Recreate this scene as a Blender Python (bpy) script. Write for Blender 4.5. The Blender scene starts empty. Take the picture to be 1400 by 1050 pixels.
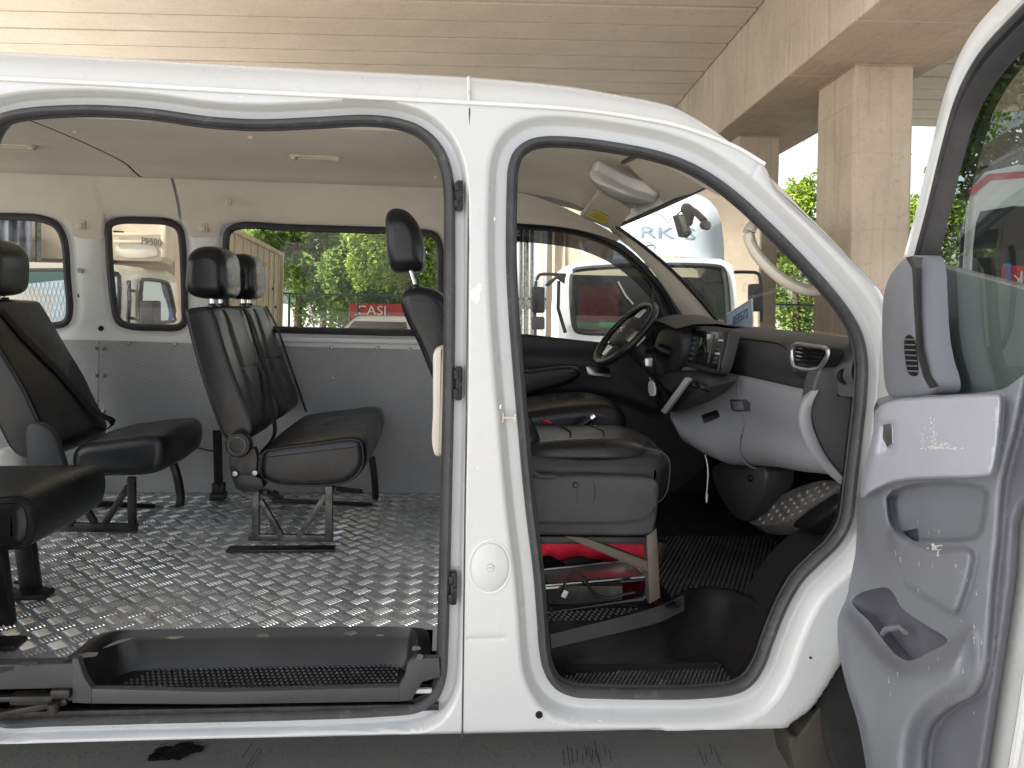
import bpy, bmesh, math, random
import numpy as np
from mathutils import Vector, Matrix
from mathutils.bvhtree import BVHTree
from mathutils.geometry import delaunay_2d_cdt, tessellate_polygon
random.seed(7); rng = np.random.default_rng(11)
scene = bpy.context.scene
col = scene.collection

# ------------------------------------------------------------------ camera
F = 1052.0; PX0, PY0 = 700.0, 415.0; W0, H0 = 1400, 1050
YAW = math.radians(4.9); ROLL = 0.022; CAM = Vector((0, 0, 1.29))
FWD = Vector((math.sin(YAW), math.cos(YAW), 0)); RGT = Vector((math.cos(YAW), -math.sin(YAW), 0)); UP = Vector((0, 0, 1))
cr, sr = math.cos(ROLL), math.sin(ROLL)
cd = bpy.data.cameras.new('camera'); cam = bpy.data.objects.new('camera', cd); col.objects.link(cam)
r_ = cr * RGT + sr * UP; u_ = -sr * RGT + cr * UP
M4 = Matrix.Identity(4)
for i in range(3):
    M4[i][0] = r_[i]; M4[i][1] = u_[i]; M4[i][2] = -FWD[i]; M4[i][3] = CAM[i]
cam.matrix_world = M4
cd.sensor_width = 36; cd.lens = F / W0 * 36; cd.shift_y = -(525 - PY0) / W0
cd.clip_start = 0.02; cd.clip_end = 600
scene.camera = cam

# ------------------------------------------------------------------ light
SUN_EL, SUN_AZ = math.radians(42), math.radians(250)     # azimuth clockwise from +Y
w = bpy.data.worlds.new("World"); scene.world = w; w.use_nodes = True
nt = w.node_tree; nt.nodes.clear()
sky = nt.nodes.new('ShaderNodeTexSky'); sky.sky_type = 'NISHITA'; sky.sun_disc = False
sky.sun_elevation = SUN_EL; sky.sun_rotation = SUN_AZ; sky.air_density = 1.0; sky.dust_density = 2.0; sky.ozone_density = 1.0
hs = nt.nodes.new('ShaderNodeHueSaturation'); hs.inputs['Saturation'].default_value = 0.30
bg = nt.nodes.new('ShaderNodeBackground'); bg.inputs['Strength'].default_value = 0.10
wo = nt.nodes.new('ShaderNodeOutputWorld')
nt.links.new(sky.outputs[0], hs.inputs['Color']); nt.links.new(hs.outputs[0], bg.inputs[0]); nt.links.new(bg.outputs[0], wo.inputs[0])
sd = bpy.data.lights.new('sun', 'SUN'); sd.energy = 5.0; sd.angle = math.radians(4); sd.color = (1, .96, .9)
so = bpy.data.objects.new('sun', sd); col.objects.link(so)
to_sun = Vector((math.sin(SUN_AZ) * math.cos(SUN_EL), math.cos(SUN_AZ) * math.cos(SUN_EL), math.sin(SUN_EL)))
so.rotation_euler = to_sun.to_track_quat('Z', 'Y').to_euler(); so.location = to_sun * 30
scene.view_settings.view_transform = 'Standard'; scene.view_settings.look = 'None'
scene.view_settings.exposure = 1.68; scene.view_settings.gamma = 1.0; scene.view_settings.use_curve_mapping = False
scene.render.engine = 'CYCLES'
scene.cycles.max_bounces = 10; scene.cycles.diffuse_bounces = 5; scene.cycles.transparent_max_bounces = 24
scene.cycles.use_denoising = True

# ------------------------------------------------------------------ pixel -> place (tracing aid, every trace gets its own depth)
def ray(px, py):
    a = (float(px) - PX0) / F; b = (PY0 - float(py)) / F
    a0 = a * cr - b * sr; b0 = a * sr + b * cr
    return FWD + a0 * RGT + b0 * UP
def P(px, py, Y):
    d = ray(px, py); return CAM + d * float((Y - CAM.y) / d.y)
def PX(px, py, X):
    d = ray(px, py); return CAM + d * float((X - CAM.x) / d.x)
def PZ(px, py, Z):
    d = ray(px, py); return CAM + d * (float(Z - CAM.z) / d.z)
def PD(px, py, D):
    return CAM + ray(px, py) * float(D)
def PPl(px, py, p0, n):
    d = ray(px, py); return CAM + d * ((p0 - CAM).dot(n) / d.dot(n))
def yb(z): return 1.75 + 0.10 * max(0.0, (z - 0.95) / 0.85) ** 2
def PB(px, py, off=0.0):
    Y = 1.75
    for _ in range(6):
        p = P(px, py, Y + off); Y = yb(p.z)
    return P(px, py, Y + off)

# ------------------------------------------------------------------ scene bookkeeping
def tag(o, label=None, cat=None, group=None, kind=None):
    if label: o['label'] = label
    if cat: o['category'] = cat
    if group: o['group'] = group
    if kind: o['kind'] = kind
    return o
def empty(name, loc=(0, 0, 0), parent=None, rz=0):
    o = bpy.data.objects.new(name, None); col.objects.link(o); o.location = loc; o.rotation_euler = (0, 0, rz)
    o.empty_display_size = .1
    if parent: o.parent = parent
    return o
def copy_tree(o, parent=None):
    c = o.copy(); col.objects.link(c)
    if parent: c.parent = parent
    for ch in o.children: copy_tree(ch, c)
    return c

# ------------------------------------------------------------------ mesh builder
class MB:
    def __init__(s): s.v = []; s.f = []
    def add(s, vs, fs):
        b = len(s.v); s.v += [tuple(v) for v in vs]; s.f += [tuple(i + b for i in f) for f in fs]; return s
    def box(s, c, d, rot=None, bev=0.0):
        bm = bmesh.new(); bmesh.ops.create_cube(bm, size=1)
        bmesh.ops.scale(bm, vec=d, verts=bm.verts)
        if bev > 0: bmesh.ops.bevel(bm, geom=list(bm.edges), offset=min(bev, min(d) * .49), segments=2, profile=.5, affect='EDGES')
        if rot is not None: bmesh.ops.rotate(bm, matrix=rot, verts=bm.verts)
        bmesh.ops.translate(bm, vec=c, verts=bm.verts)
        bm.verts.index_update()
        s.add([v.co[:] for v in bm.verts], [[v.index for v in f.verts] for f in bm.faces]); bm.free(); return s
    def bar(s, a, b, w, h=None, up=(0, 0, 1), bev=.002):
        a = Vector(a); b = Vector(b); h = h or w; d = b - a; L = d.length; x = d.normalized(); up = Vector(up)
        if abs(x.dot(up)) > .98: up = Vector((0, 1, 0))
        y = up.cross(x).normalized(); z = x.cross(y)
        R = Matrix((x, y, z)).transposed()
        return s.box((a + b) / 2, (L, w, h), R, bev)
    def tube(s, pts, r, n=10, closed=False, cap=True, flat=None, up=(0, 0, 1)):
        """r number or list; flat=(ru,rv) elliptical scale with u along the reference normal"""
        pts = [Vector(p) for p in pts]; N = len(pts); vs = []; fs = []
        rs = r if isinstance(r, (list, tuple)) else [r] * N
        up = Vector(up)
        for i, p in enumerate(pts):
            t = (pts[(i + 1) % N] - pts[i - 1]) if closed else (pts[min(i + 1, N - 1)] - pts[max(i - 1, 0)])
            t.normalize(); ref = up if abs(t.dot(up)) < .97 else Vector((1, 0, 0))
            a = t.cross(ref).normalized(); b = a.cross(t)
            fu, fv = flat or (1, 1)
            for k in range(n):
                q = 2 * math.pi * k / n
                vs.append(p + a * (math.cos(q) * rs[i] * fu) + b * (math.sin(q) * rs[i] * fv))
        M = N if closed else N - 1
        for i in range(M):
            j = (i + 1) % N
            for k in range(n):
                l = (k + 1) % n
                fs.append((i * n + k, i * n + l, j * n + l, j * n + k))
        if cap and not closed:
            fs.append(tuple(range(n))[::-1]); fs.append(tuple((N - 1) * n + k for k in range(n)))
        return s.add(vs, fs)
    def loft(s, rings, closed=True, caps=(False, False)):
        n = len(rings[0]); vs = [p for r in rings for p in r]; fs = []
        for i in range(len(rings) - 1):
            for k in range(n if closed else n - 1):
                l = (k + 1) % n
                fs.append((i * n + k, i * n + l, (i + 1) * n + l, (i + 1) * n + k))
        if caps[0]: fs.append(tuple(range(n))[::-1])
        if caps[1]: fs.append(tuple((len(rings) - 1) * n + k for k in range(n)))
        return s.add(vs, fs)
    def prism(s, poly, d, bev=0.0):
        """closed 3-D polygon (planar) extruded by vector d, optional rounded front edge at poly side"""
        poly = [Vector(p) for p in poly]; d = Vector(d); n = len(poly)
        if bev <= 0: return s.loft([poly, [p + d for p in poly]], True, (True, True))
        dn = d.normalized(); L = d.length
        def ins(o):
            out = []
            for i in range(n):
                e1 = (poly[i] - poly[i - 1]); e2 = (poly[(i + 1) % n] - poly[i])
                e1 = e1.normalized() if e1.length > 1e-9 else e2.normalized(); e2 = e2.normalized() if e2.length > 1e-9 else e1
                n1 = dn.cross(e1); n2 = dn.cross(e2); m = n1 + n2
                m = m.normalized() if m.length > 1e-6 else n1
                c = max(.5, m.dot(n1)); out.append(poly[i] + m * (o / c))
            return out
        area = sum(((poly[i]).cross(poly[(i + 1) % n])).dot(dn) for i in range(n))
        sg = 1 if area > 0 else -1
        rings = [ins(sg * bev), ins(sg * bev * .3), poly, [p + d for p in poly]]
        rings[0] = list(rings[0]); rings[1] = [p + dn * bev * .3 for p in rings[1]]; rings[2] = [p + dn * bev for p in poly]
        return s.loft(rings, True, (True, True))
    def slab(s, prof, y0, y1, r, m=5, crown=0.0, nw=6, head=False):
        """side profile [(x,z)...] closed, swept from y0 to y1 with rounded ends (radius r)"""
        pr = [Vector((a, b)) for a, b in prof]; n = len(pr)
        area = sum(pr[i].x * pr[(i + 1) % n].y - pr[(i + 1) % n].x * pr[i].y for i in range(n)); sg = 1 if area > 0 else -1
        nr = []
        for i in range(n):
            t = pr[(i + 1) % n] - pr[i - 1]; t.normalize(); nr.append(Vector((t.y, -t.x)) * sg)
        sts = [(y0 + r * (1 - math.cos(math.pi / 2 * k / m)), -r * (1 - math.sin(math.pi / 2 * k / m))) for k in range(m + 1)]
        mid = [(y0 + r + (y1 - y0 - 2 * r) * k / nw, 0) for k in range(1, nw)]
        end = [(y0 + y1 - a, b) for a, b in sts[::-1]]
        rings = []
        for y, off in sts + mid + end:
            q = (y - y0) / (y1 - y0); c = crown * math.sin(math.pi * q)
            if head:
                ce = sum(pr, Vector((0, 0))) / n; R = sum((p - ce).length for p in pr) / n; k = 1 + (off * .8 + c) / R
                rings.append([(ce.x + (p.x - ce.x) * k, y, ce.y + (p.y - ce.y) * k) for p in pr]); continue
            rings.append([(pr[i].x + nr[i].x * (off + c), y, pr[i].y + nr[i].y * (off + c)) for i in range(n)])
        return s.loft(rings, True, (True, True))
    def lathe(s, prof, c, axis=(0, 0, 1), n=24, cap=True):
        """prof [(radius, along)]"""
        ax = Vector(axis).normalized(); t = Vector((1, 0, 0)) if abs(ax.x) < .9 else Vector((0, 1, 0))
        a = ax.cross(t).normalized(); b = ax.cross(a); c = Vector(c)
        rings = [[c + ax * h + (a * math.cos(2 * math.pi * k / n) + b * math.sin(2 * math.pi * k / n)) * r for k in range(n)] for r, h in prof]
        return s.loft(rings, True, (cap, cap))
    def build(s, name, m, parent=None, smooth=True, ang=35, label=None, kind=None):
        me = bpy.data.meshes.new(name); me.from_pydata(s.v, [], s.f); me.validate(verbose=False)
        bm = bmesh.new(); bm.from_mesh(me); bmesh.ops.recalc_face_normals(bm, faces=bm.faces)
        if smooth:
            th = math.radians(ang)
            for f in bm.faces: f.smooth = True
            for e in bm.edges:
                if len(e.link_faces) == 2 and e.calc_face_angle(0) > th: e.smooth = False
        bm.to_mesh(me); bm.free()
        return link(name, me, m, parent, label, kind)
def link(name, me, m, parent=None, label=None, kind=None):
    o = bpy.data.objects.new(name, me); col.objects.link(o)
    if m is not None: me.materials.append(m)
    if parent: o.parent = parent
    if label: o['label'] = label
    if kind: o['kind'] = kind
    return o
def fastmesh(name, V, Fa, m, parent=None, smooth=False, kind=None):
    me = bpy.data.meshes.new(name); me.from_pydata([tuple(v) for v in V], [], [tuple(f) for f in Fa])
    if smooth:
        for p in me.polygons: p.use_smooth = True
    me.update(); return link(name, me, m, parent, None, kind)

# ------------------------------------------------------------------ curves
def spline(pts, n=8, closed=False):
    """Catmull-Rom through points, n samples per span (works for 2-D and 3-D)"""
    P_ = [np.array(p, float) for p in pts]; N = len(P_); out = []
    M = N if closed else N - 1
    for i in range(M):
        p1 = P_[i]; p2 = P_[(i + 1) % N]
        p0 = P_[i - 1] if (closed or i > 0) else 2 * p1 - p2
        p3 = P_[(i + 2) % N] if (closed or i + 2 < N) else 2 * p2 - p1
        d1 = max(np.linalg.norm(p1 - p0), 1e-6) ** .5; d2 = max(np.linalg.norm(p2 - p1), 1e-6) ** .5; d3 = max(np.linalg.norm(p3 - p2), 1e-6) ** .5
        for k in range(n):
            t = d1 + d2 * k / n
            A1 = (d1 - t) / d1 * p0 + t / d1 * p1
            A2 = (d1 + d2 - t) / d2 * p1 + (t - d1) / d2 * p2
            A3 = (d1 + d2 + d3 - t) / d3 * p2 + (t - d1 - d2) / d3 * p3
            B1 = (d1 + d2 - t) / (d1 + d2) * A1 + t / (d1 + d2) * A2
            B2 = (d1 + d2 + d3 - t) / (d2 + d3) * A2 + (t - d1) / (d2 + d3) * A3
            out.append((d1 + d2 - t) / d2 * B1 + (t - d1) / d2 * B2)
    if not closed: out.append(P_[-1])
    return [tuple(o) for o in out]
def chaikin(pts, it=2, closed=True, q=.25):
    pts = [np.array(p, float) for p in pts]
    for _ in range(it):
        o = []; N = len(pts)
        rngi = range(N) if closed else range(N - 1)
        if not closed: o.append(pts[0])
        for i in rngi:
            a, b = pts[i], pts[(i + 1) % N]; o += [a * (1 - q) + b * q, a * q + b * (1 - q)]
        if not closed: o.append(pts[-1])
        pts = o
    return [tuple(p) for p in pts]
def rrect(x0, y0, x1, y1, r, n=5):
    out = []
    for cx, cy, a0 in ((x1 - r, y1 - r, 0), (x0 + r, y1 - r, 90), (x0 + r, y0 + r, 180), (x1 - r, y0 + r, 270)):
        for k in range(n + 1):
            q = math.radians(a0 + 90 * k / n); out.append((cx + r * math.cos(q), cy + r * math.sin(q)))
    return out
def resample(pts, step, closed=True):
    p = np.array(pts, float)
    if closed: p = np.vstack([p, p[:1]])
    d = np.r_[0, np.cumsum(np.linalg.norm(np.diff(p, axis=0), axis=1))]
    n = max(3, int(round(d[-1] / step))); t = np.linspace(0, d[-1], n + 1)
    q = np.stack([np.interp(t, d, p[:, k]) for k in range(p.shape[1])], 1)
    return q[:-1] if closed else q
def offset2(loop, d):
    """offset closed 2-D loop (Nx2), positive = outward"""
    p = np.array(loop); t = np.roll(p, -1, 0) - np.roll(p, 1, 0); t /= np.linalg.norm(t, axis=1)[:, None] + 1e-12
    ar = np.sum(p[:, 0] * np.roll(p[:, 1], -1) - np.roll(p[:, 0], -1) * p[:, 1]); s = 1 if ar > 0 else -1
    return p + np.stack([t[:, 1], -t[:, 0]], 1) * s * d
def inside(pts, poly):
    x, y = pts[:, 0], pts[:, 1]; r = np.zeros(len(pts), bool); p = np.asarray(poly); q = np.roll(p, 1, 0)
    for (x1, y1), (x2, y2) in zip(p, q):
        c = ((y1 > y) != (y2 > y)) & (x < (x2 - x1) * (y - y1) / ((y2 - y1) if y2 != y1 else 1e-12) + x1); r ^= c
    return r
def dist_poly(pts, poly, closed=True):
    p = np.asarray(poly); q = np.roll(p, -1, 0)
    if not closed: p, q = p[:-1], q[:-1]
    best = np.full(len(pts), 1e9)
    for a, b in zip(p, q):
        ab = b - a; t = np.clip(((pts - a) @ ab) / (ab @ ab + 1e-12), 0, 1)
        best = np.minimum(best, np.linalg.norm(pts - a - t[:, None] * ab, axis=1))
    return best
def sstep(a, b, x):
    t = np.clip((x - a) / (b - a), 0, 1); return t * t * (3 - 2 * t)
def cdt_sheet(outer, holes, extra, step, lines=()):
    """triangulate a 2-D region with holes on a grid of points -> (pts Nx2, tris)"""
    outer = np.asarray(outer); mn, mx = outer.min(0), outer.max(0)
    gx, gy = np.meshgrid(np.arange(mn[0], mx[0], step), np.arange(mn[1], mx[1], step)); g = np.stack([gx.ravel(), gy.ravel()], 1)
    ok = inside(g, outer) & (dist_poly(g, outer) > step * .5)
    for h, clr in holes:
        ok &= ~inside(g, h) & (dist_poly(g, h) > clr)
    g = g[ok]
    vs = []; es = []
    for loop in [outer] + [h for h, _ in holes]:
        b = len(vs); n = len(loop); vs += [Vector((float(a), float(c))) for a, c in loop]; es += [(b + i, b + (i + 1) % n) for i in range(n)]
    if len(extra):
        ex = np.asarray(extra); okx = inside(ex, outer) & (dist_poly(ex, outer) > .003)
        for h, _ in holes: okx &= ~inside(ex, h)
        vs += [Vector((float(a), float(c))) for a, c in ex[okx]]
    vs += [Vector((float(a), float(c))) for a, c in g]
    for ln in lines:
        b = len(vs); vs += [Vector((float(a), float(c))) for a, c in ln]; es += [(b + i, b + i + 1) for i in range(len(ln) - 1)]
    ov, oe, of, *_ = delaunay_2d_cdt(vs, es, [], 0, 1e-6)
    pts = np.array([v[:] for v in ov]); tri = np.array([f[:] for f in of if len(f) == 3])
    c = pts[tri].mean(1); ok = inside(c, outer)
    for h, _ in holes: ok &= ~inside(c, h)
    return pts, tri[ok]
def sheet_obj(name, pts3, tris, m, parent=None, smooth=True, label=None):
    me = bpy.data.meshes.new(name); me.from_pydata([tuple(p) for p in pts3], [], [tuple(int(i) for i in t) for t in tris])
    if smooth:
        me.polygons.foreach_set('use_smooth', [True] * len(me.polygons))
    me.update(); return link(name, me, m, parent, label)
def text_mesh(body, size, extrude=0.001):
    cu = bpy.data.curves.new('lettering', 'FONT'); cu.body = body; cu.size = size; cu.extrude = extrude; cu.align_x = 'CENTER'; cu.align_y = 'CENTER'
    cu.resolution_u = 3
    ob = bpy.data.objects.new('lettering', cu); col.objects.link(ob)
    bpy.context.view_layer.update()
    me = bpy.data.meshes.new_from_object(ob.evaluated_get(bpy.context.evaluated_depsgraph_get()))
    bpy.data.objects.remove(ob); bpy.data.curves.remove(cu)
    return me
def put_text(name, body, size, m, parent, loc, xdir, ydir, extrude=.001, wide=1.0):
    me = text_mesh(body, size, extrude); me.materials.clear()
    x = Vector(xdir).normalized(); y = Vector(ydir).normalized(); z = x.cross(y)
    T = Matrix.Translation(Vector(loc)) @ Matrix((x, y, z)).transposed().to_4x4() @ Matrix.Diagonal((wide, 1, 1, 1))
    me.transform(T); return link(name, me, m, parent)

def caster(mb_):
    t = BVHTree.FromPolygons([Vector(v) for v in mb_.v], mb_.f)
    def hit(px, py, lift=0.0, fallback=None):
        d = ray(px, py).normalized(); loc, nrm, i, dist = t.ray_cast(CAM, d)
        if loc is None: return fallback(px, py) if fallback else None
        if nrm.dot(d) > 0: nrm = -nrm
        return loc + nrm * lift
    return hit
# ------------------------------------------------------------------ materials
MT = {}
def mat(name, color, rough=.5, metal=0.0, var=None, bump=None, coat=0.0, spec=.5, rvar=None, color2=None, trans=0.0, ior=1.45, emit=None, bdist=None):
    """var=(scale, amount) brightness noise; bump=(scale,strength[,distance]); rvar=(scale,amount)"""
    m = bpy.data.materials.new(name); m.use_nodes = True; n = m.node_tree.nodes; l = m.node_tree.links; b = n['Principled BSDF']
    b.inputs['Base Color'].default_value = (*color, 1); b.inputs['Roughness'].default_value = rough; b.inputs['Metallic'].default_value = metal
    b.inputs['Specular IOR Level'].default_value = spec; b.inputs['Coat Weight'].default_value = coat; b.inputs['Coat Roughness'].default_value = .06
    b.inputs['Transmission Weight'].default_value = trans; b.inputs['IOR'].default_value = ior
    tc = n.new('ShaderNodeTexCoord')
    if var:
        no = n.new('ShaderNodeTexNoise'); no.inputs['Scale'].default_value = var[0]; no.inputs['Detail'].default_value = 6; no.inputs['Roughness'].default_value = .65
        l.new(tc.outputs['Object'], no.inputs['Vector'])
        rp = n.new('ShaderNodeValToRGB'); k = var[1]
        c2 = color2 or tuple(min(1, c * (1 + k)) for c in color); c1 = tuple(c * (1 - k) for c in color) if not color2 else color
        rp.color_ramp.elements[0].color = (*c1, 1); rp.color_ramp.elements[1].color = (*c2, 1)
        rp.color_ramp.elements[0].position = .35; rp.color_ramp.elements[1].position = .68
        l.new(no.outputs['Fac'], rp.inputs['Fac']); l.new(rp.outputs['Color'], b.inputs['Base Color'])
    if rvar:
        n2 = n.new('ShaderNodeTexNoise'); n2.inputs['Scale'].default_value = rvar[0]; n2.inputs['Detail'].default_value = 5
        l.new(tc.outputs['Object'], n2.inputs['Vector'])
        mr = n.new('ShaderNodeMapRange'); mr.inputs['From Min'].default_value = .3; mr.inputs['From Max'].default_value = .7
        mr.inputs['To Min'].default_value = max(0.02, rough - rvar[1]); mr.inputs['To Max'].default_value = min(1, rough + rvar[1])
        l.new(n2.outputs['Fac'], mr.inputs['Value']); l.new(mr.outputs['Result'], b.inputs['Roughness'])
    if bump:
        nb = n.new('ShaderNodeTexNoise'); nb.inputs['Scale'].default_value = bump[0]; nb.inputs['Detail'].default_value = 4
        l.new(tc.outputs['Object'], nb.inputs['Vector'])
        bp = n.new('ShaderNodeBump'); bp.inputs['Strength'].default_value = bump[1]; bp.inputs['Distance'].default_value = bump[2] if len(bump) > 2 else .002
        l.new(nb.outputs['Fac'], bp.inputs['Height']); l.new(bp.outputs['Normal'], b.inputs['Normal'])
    if emit:
        b.inputs['Emission Color'].default_value = (*emit[0], 1); b.inputs['Emission Strength'].default_value = emit[1]
    MT[name] = m; return m
def glass(name, tint=(.9, .95, .92), boost=1.0, ior=1.5, rough=0.0):
    m = bpy.data.materials.new(name); m.use_nodes = True; n = m.node_tree.nodes; l = m.node_tree.links; n.clear()
    o = n.new('ShaderNodeOutputMaterial'); tr = n.new('ShaderNodeBsdfTransparent'); tr.inputs[0].default_value = (*tint, 1)
    gl = n.new('ShaderNodeBsdfGlossy'); gl.inputs['Roughness'].default_value = rough
    fr = n.new('ShaderNodeFresnel'); ge = n.new('ShaderNodeNewGeometry'); mi = n.new('ShaderNodeMath'); mi.operation = 'MULTIPLY_ADD'
    mi.inputs[1].default_value = 1 / ior - ior; mi.inputs[2].default_value = ior; l.new(ge.outputs['Backfacing'], mi.inputs[0]); l.new(mi.outputs[0], fr.inputs[0])
    ml = n.new('ShaderNodeMath'); ml.operation = 'MULTIPLY'; ml.use_clamp = True; ml.inputs[1].default_value = boost
    mx = n.new('ShaderNodeMixShader')
    l.new(fr.outputs[0], ml.inputs[0]); l.new(ml.outputs[0], mx.inputs[0]); l.new(tr.outputs[0], mx.inputs[1]); l.new(gl.outputs[0], mx.inputs[2]); l.new(mx.outputs[0], o.inputs[0])
    MT[name] = m; return m

def nodes_of(m): return m.node_tree.nodes, m.node_tree.links, m.node_tree.nodes['Principled BSDF']

mat('white_paint', (.60, .615, .625), .32, coat=.5, var=(2.2, .03), rvar=(9, .08), bump=(140, .03, .001))
# dusty film and scuffs on the white body: broad pale dirt, stronger low down on the sills
def dirt(m, col_d, scale, lo, hi, zfade=None):
    n, l, b = nodes_of(m); tc = n.new('ShaderNodeTexCoord'); no = n.new('ShaderNodeTexNoise'); no.inputs['Scale'].default_value = scale; no.inputs['Detail'].default_value = 9; no.inputs['Roughness'].default_value = .72
    l.new(tc.outputs['Object'], no.inputs['Vector'])
    mr = n.new('ShaderNodeMapRange'); mr.inputs['From Min'].default_value = lo; mr.inputs['From Max'].default_value = hi
    l.new(no.outputs['Fac'], mr.inputs['Value']); fac = mr.outputs['Result']
    if zfade:
        sp = n.new('ShaderNodeSeparateXYZ'); l.new(tc.outputs['Object'], sp.inputs[0])
        m2 = n.new('ShaderNodeMapRange'); m2.inputs['From Min'].default_value = zfade[0]; m2.inputs['From Max'].default_value = zfade[1]; m2.inputs['To Min'].default_value = zfade[2]; m2.inputs['To Max'].default_value = zfade[3]
        l.new(sp.outputs['Z'], m2.inputs['Value']); mu = n.new('ShaderNodeMath'); mu.operation = 'MULTIPLY'; l.new(fac, mu.inputs[0]); l.new(m2.outputs['Result'], mu.inputs[1]); fac = mu.outputs[0]
    mx = n.new('ShaderNodeMixRGB'); mx.inputs['Color2'].default_value = (*col_d, 1); l.new(fac, mx.inputs['Fac'])
    src = b.inputs['Base Color'].links
    if src: l.new(src[0].from_socket, mx.inputs['Color1'])
    else: mx.inputs['Color1'].default_value = b.inputs['Base Color'].default_value
    l.new(mx.outputs[0], b.inputs['Base Color'])
dirt(MT['white_paint'], (.52, .49, .44), 5.5, .58, .86, (.3, .8, .7, .03))
mat('white_metal', (.78, .79, .79), .42, var=(4, .05), bump=(60, .05, .001))
mat('rubber', (.035, .035, .038), .55, var=(14, .25), bump=(90, .15, .001))
dirt(MT['rubber'], (.09, .085, .08), 16, .58, .85)
mat('seal_grey', (.055, .056, .06), .5, var=(10, .2), bump=(60, .2, .001))
dirt(MT['seal_grey'], (.2, .19, .18), 22, .56, .82)
mat('leather', (.0105, .0115, .0135), .31, var=(5, .25), bump=(260, .22, .0012), rvar=(6, .08), spec=.55)
mat('leather_sheen', (.035, .035, .036), .40, var=(5, .2), bump=(320, .2, .001), rvar=(5, .06))  # paler than the leather: sheen put into the colour
mat('black_fabric', (.012, .012, .013), .75, var=(30, .3), bump=(500, .3, .001))
mat('black_plastic', (.012, .012, .013), .36, var=(8, .2), bump=(400, .12, .0008), rvar=(6, .08))
mat('black_gloss', (.010, .010, .012), .16, rvar=(10, .05))
mat('dash_black', (.034, .035, .038), .52, var=(6, .15), bump=(500, .2, .0008))
mat('dash_grey', (.225, .23, .25), .5, var=(5, .06), bump=(500, .12, .0008))
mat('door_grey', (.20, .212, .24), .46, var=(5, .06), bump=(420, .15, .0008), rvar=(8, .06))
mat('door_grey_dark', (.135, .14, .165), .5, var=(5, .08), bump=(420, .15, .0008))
mat('seat_trim', (.052, .054, .058), .5, var=(7, .12), bump=(400, .15, .0008), rvar=(9, .08))
mat('stitch', (.05, .05, .052), .6)
mat('pale_trim', (.55, .56, .58), .3, var=(6, .05))
mat('stud_plate', (.22, .215, .205), .38, .5, var=(12, .35), rvar=(14, .15))
mat('headliner', (.70, .645, .56), .9, var=(3, .06), bump=(260, .2, .001))
mat('beige_plastic', (.64, .58, .49), .55, var=(4, .05), bump=(300, .1, .0006))
mat('cream_plastic', (.66, .62, .53), .45, var=(4, .06))
mat('steel_dark', (.045, .043, .042), .42, .6, var=(18, .4), bump=(90, .2, .001), rvar=(20, .15))
mat('steel_worn', (.10, .098, .095), .4, .75, var=(24, .5), bump=(80, .25, .001), rvar=(18, .18))
mat('bronze_steel', (.115, .098, .082), .45, .35, var=(9, .2), rvar=(9, .1))
mat('chrome', (.75, .75, .76), .14, 1.0)
mat('silver', (.55, .56, .57), .3, .9)
mat('screw_zinc', (.38, .38, .37), .35, .9)
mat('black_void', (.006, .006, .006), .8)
mat('screen', (.012, .016, .018), .07, coat=.6)
mat('white_plastic', (.78, .78, .76), .4)
mat('yellow_label', (.80, .62, .03), .6, var=(60, .1))
mat('red_cloth', (.75, .02, .06), .6, var=(7, .25), bump=(25, .5, .01))
mat('tyre', (.022, .022, .022), .8, var=(10, .25), bump=(40, .3, .002))
mat('mudflap', (.055, .048, .042), .6, var=(5, .3), bump=(20, .2, .002))
mat('paint_cream', (.70, .65, .55), .35, var=(2, .06), coat=.3)
mat('paint_truck', (.75, .77, .78), .35, var=(2, .04), coat=.3)
mat('truck_box', (.60, .50, .37), .65, var=(1.5, .12), bump=(8, .1, .01))
dirt(MT['truck_box'], (.30, .17, .08), 2.2, .58, .74)
mat('teal_glass', (.01, .10, .085), .08, coat=.5)
mat('silver_shade', (.62, .70, .70), .35, .2, var=(40, .1))
mat('blue_plastic', (.05, .07, .30), .5)
mat('green_cloth', (.03, .35, .06), .8)
mat('tarp', (.22, .24, .28), .4, var=(3, .4), bump=(4, .5, .03))
mat('sign_red', (.50, .03, .03), .5)
mat('sign_white', (.8, .8, .78), .5)
mat('sign_blue', (.12, .25, .60), .5)
mat('plate_blue', (.42, .56, .72), .4, var=(20, .06))
mat('pole_green', (.03, .10, .06), .5)
mat('bark', (.10, .075, .05), .9, var=(12, .35), bump=(20, .6, .02))
def foliage(name, c1, c2, c3):
    m = mat(name, c1, .55); n, l, b = nodes_of(m)
    oi = n.new('ShaderNodeTexNoise'); oi.inputs['Scale'].default_value = 1.6; oi.inputs['Detail'].default_value = 5; tc = n.new('ShaderNodeTexCoord'); l.new(tc.outputs['Object'], oi.inputs['Vector'])
    rp = n.new('ShaderNodeValToRGB'); e = rp.color_ramp.elements; e[0].color = (*c1, 1); e[0].position = .3; e[1].color = (*c3, 1); e[1].position = .72; k = e.new(.52); k.color = (*c2, 1)
    l.new(oi.outputs['Fac'], rp.inputs['Fac']); l.new(rp.outputs[0], b.inputs['Base Color'])
    tr = n.new('ShaderNodeBsdfTranslucent'); l.new(rp.outputs[0], tr.inputs[0]); mx = n.new('ShaderNodeMixShader'); mx.inputs[0].default_value = .4
    l.new(b.outputs[0], mx.inputs[1]); l.new(tr.outputs[0], mx.inputs[2]); l.new(mx.outputs[0], n['Material Output'].inputs[0]); return m
foliage('leaf_mid', (.10, .165, .035), (.18, .28, .06), (.30, .41, .10))
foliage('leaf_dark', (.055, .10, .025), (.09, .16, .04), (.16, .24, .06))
foliage('leaf_bright', (.13, .20, .025), (.22, .32, .04), (.34, .42, .06))
glass('clear_glass', (.93, .96, .95), 1.0)
glass('windscreen_glass', (.90, .93, .93), 1.0)
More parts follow.
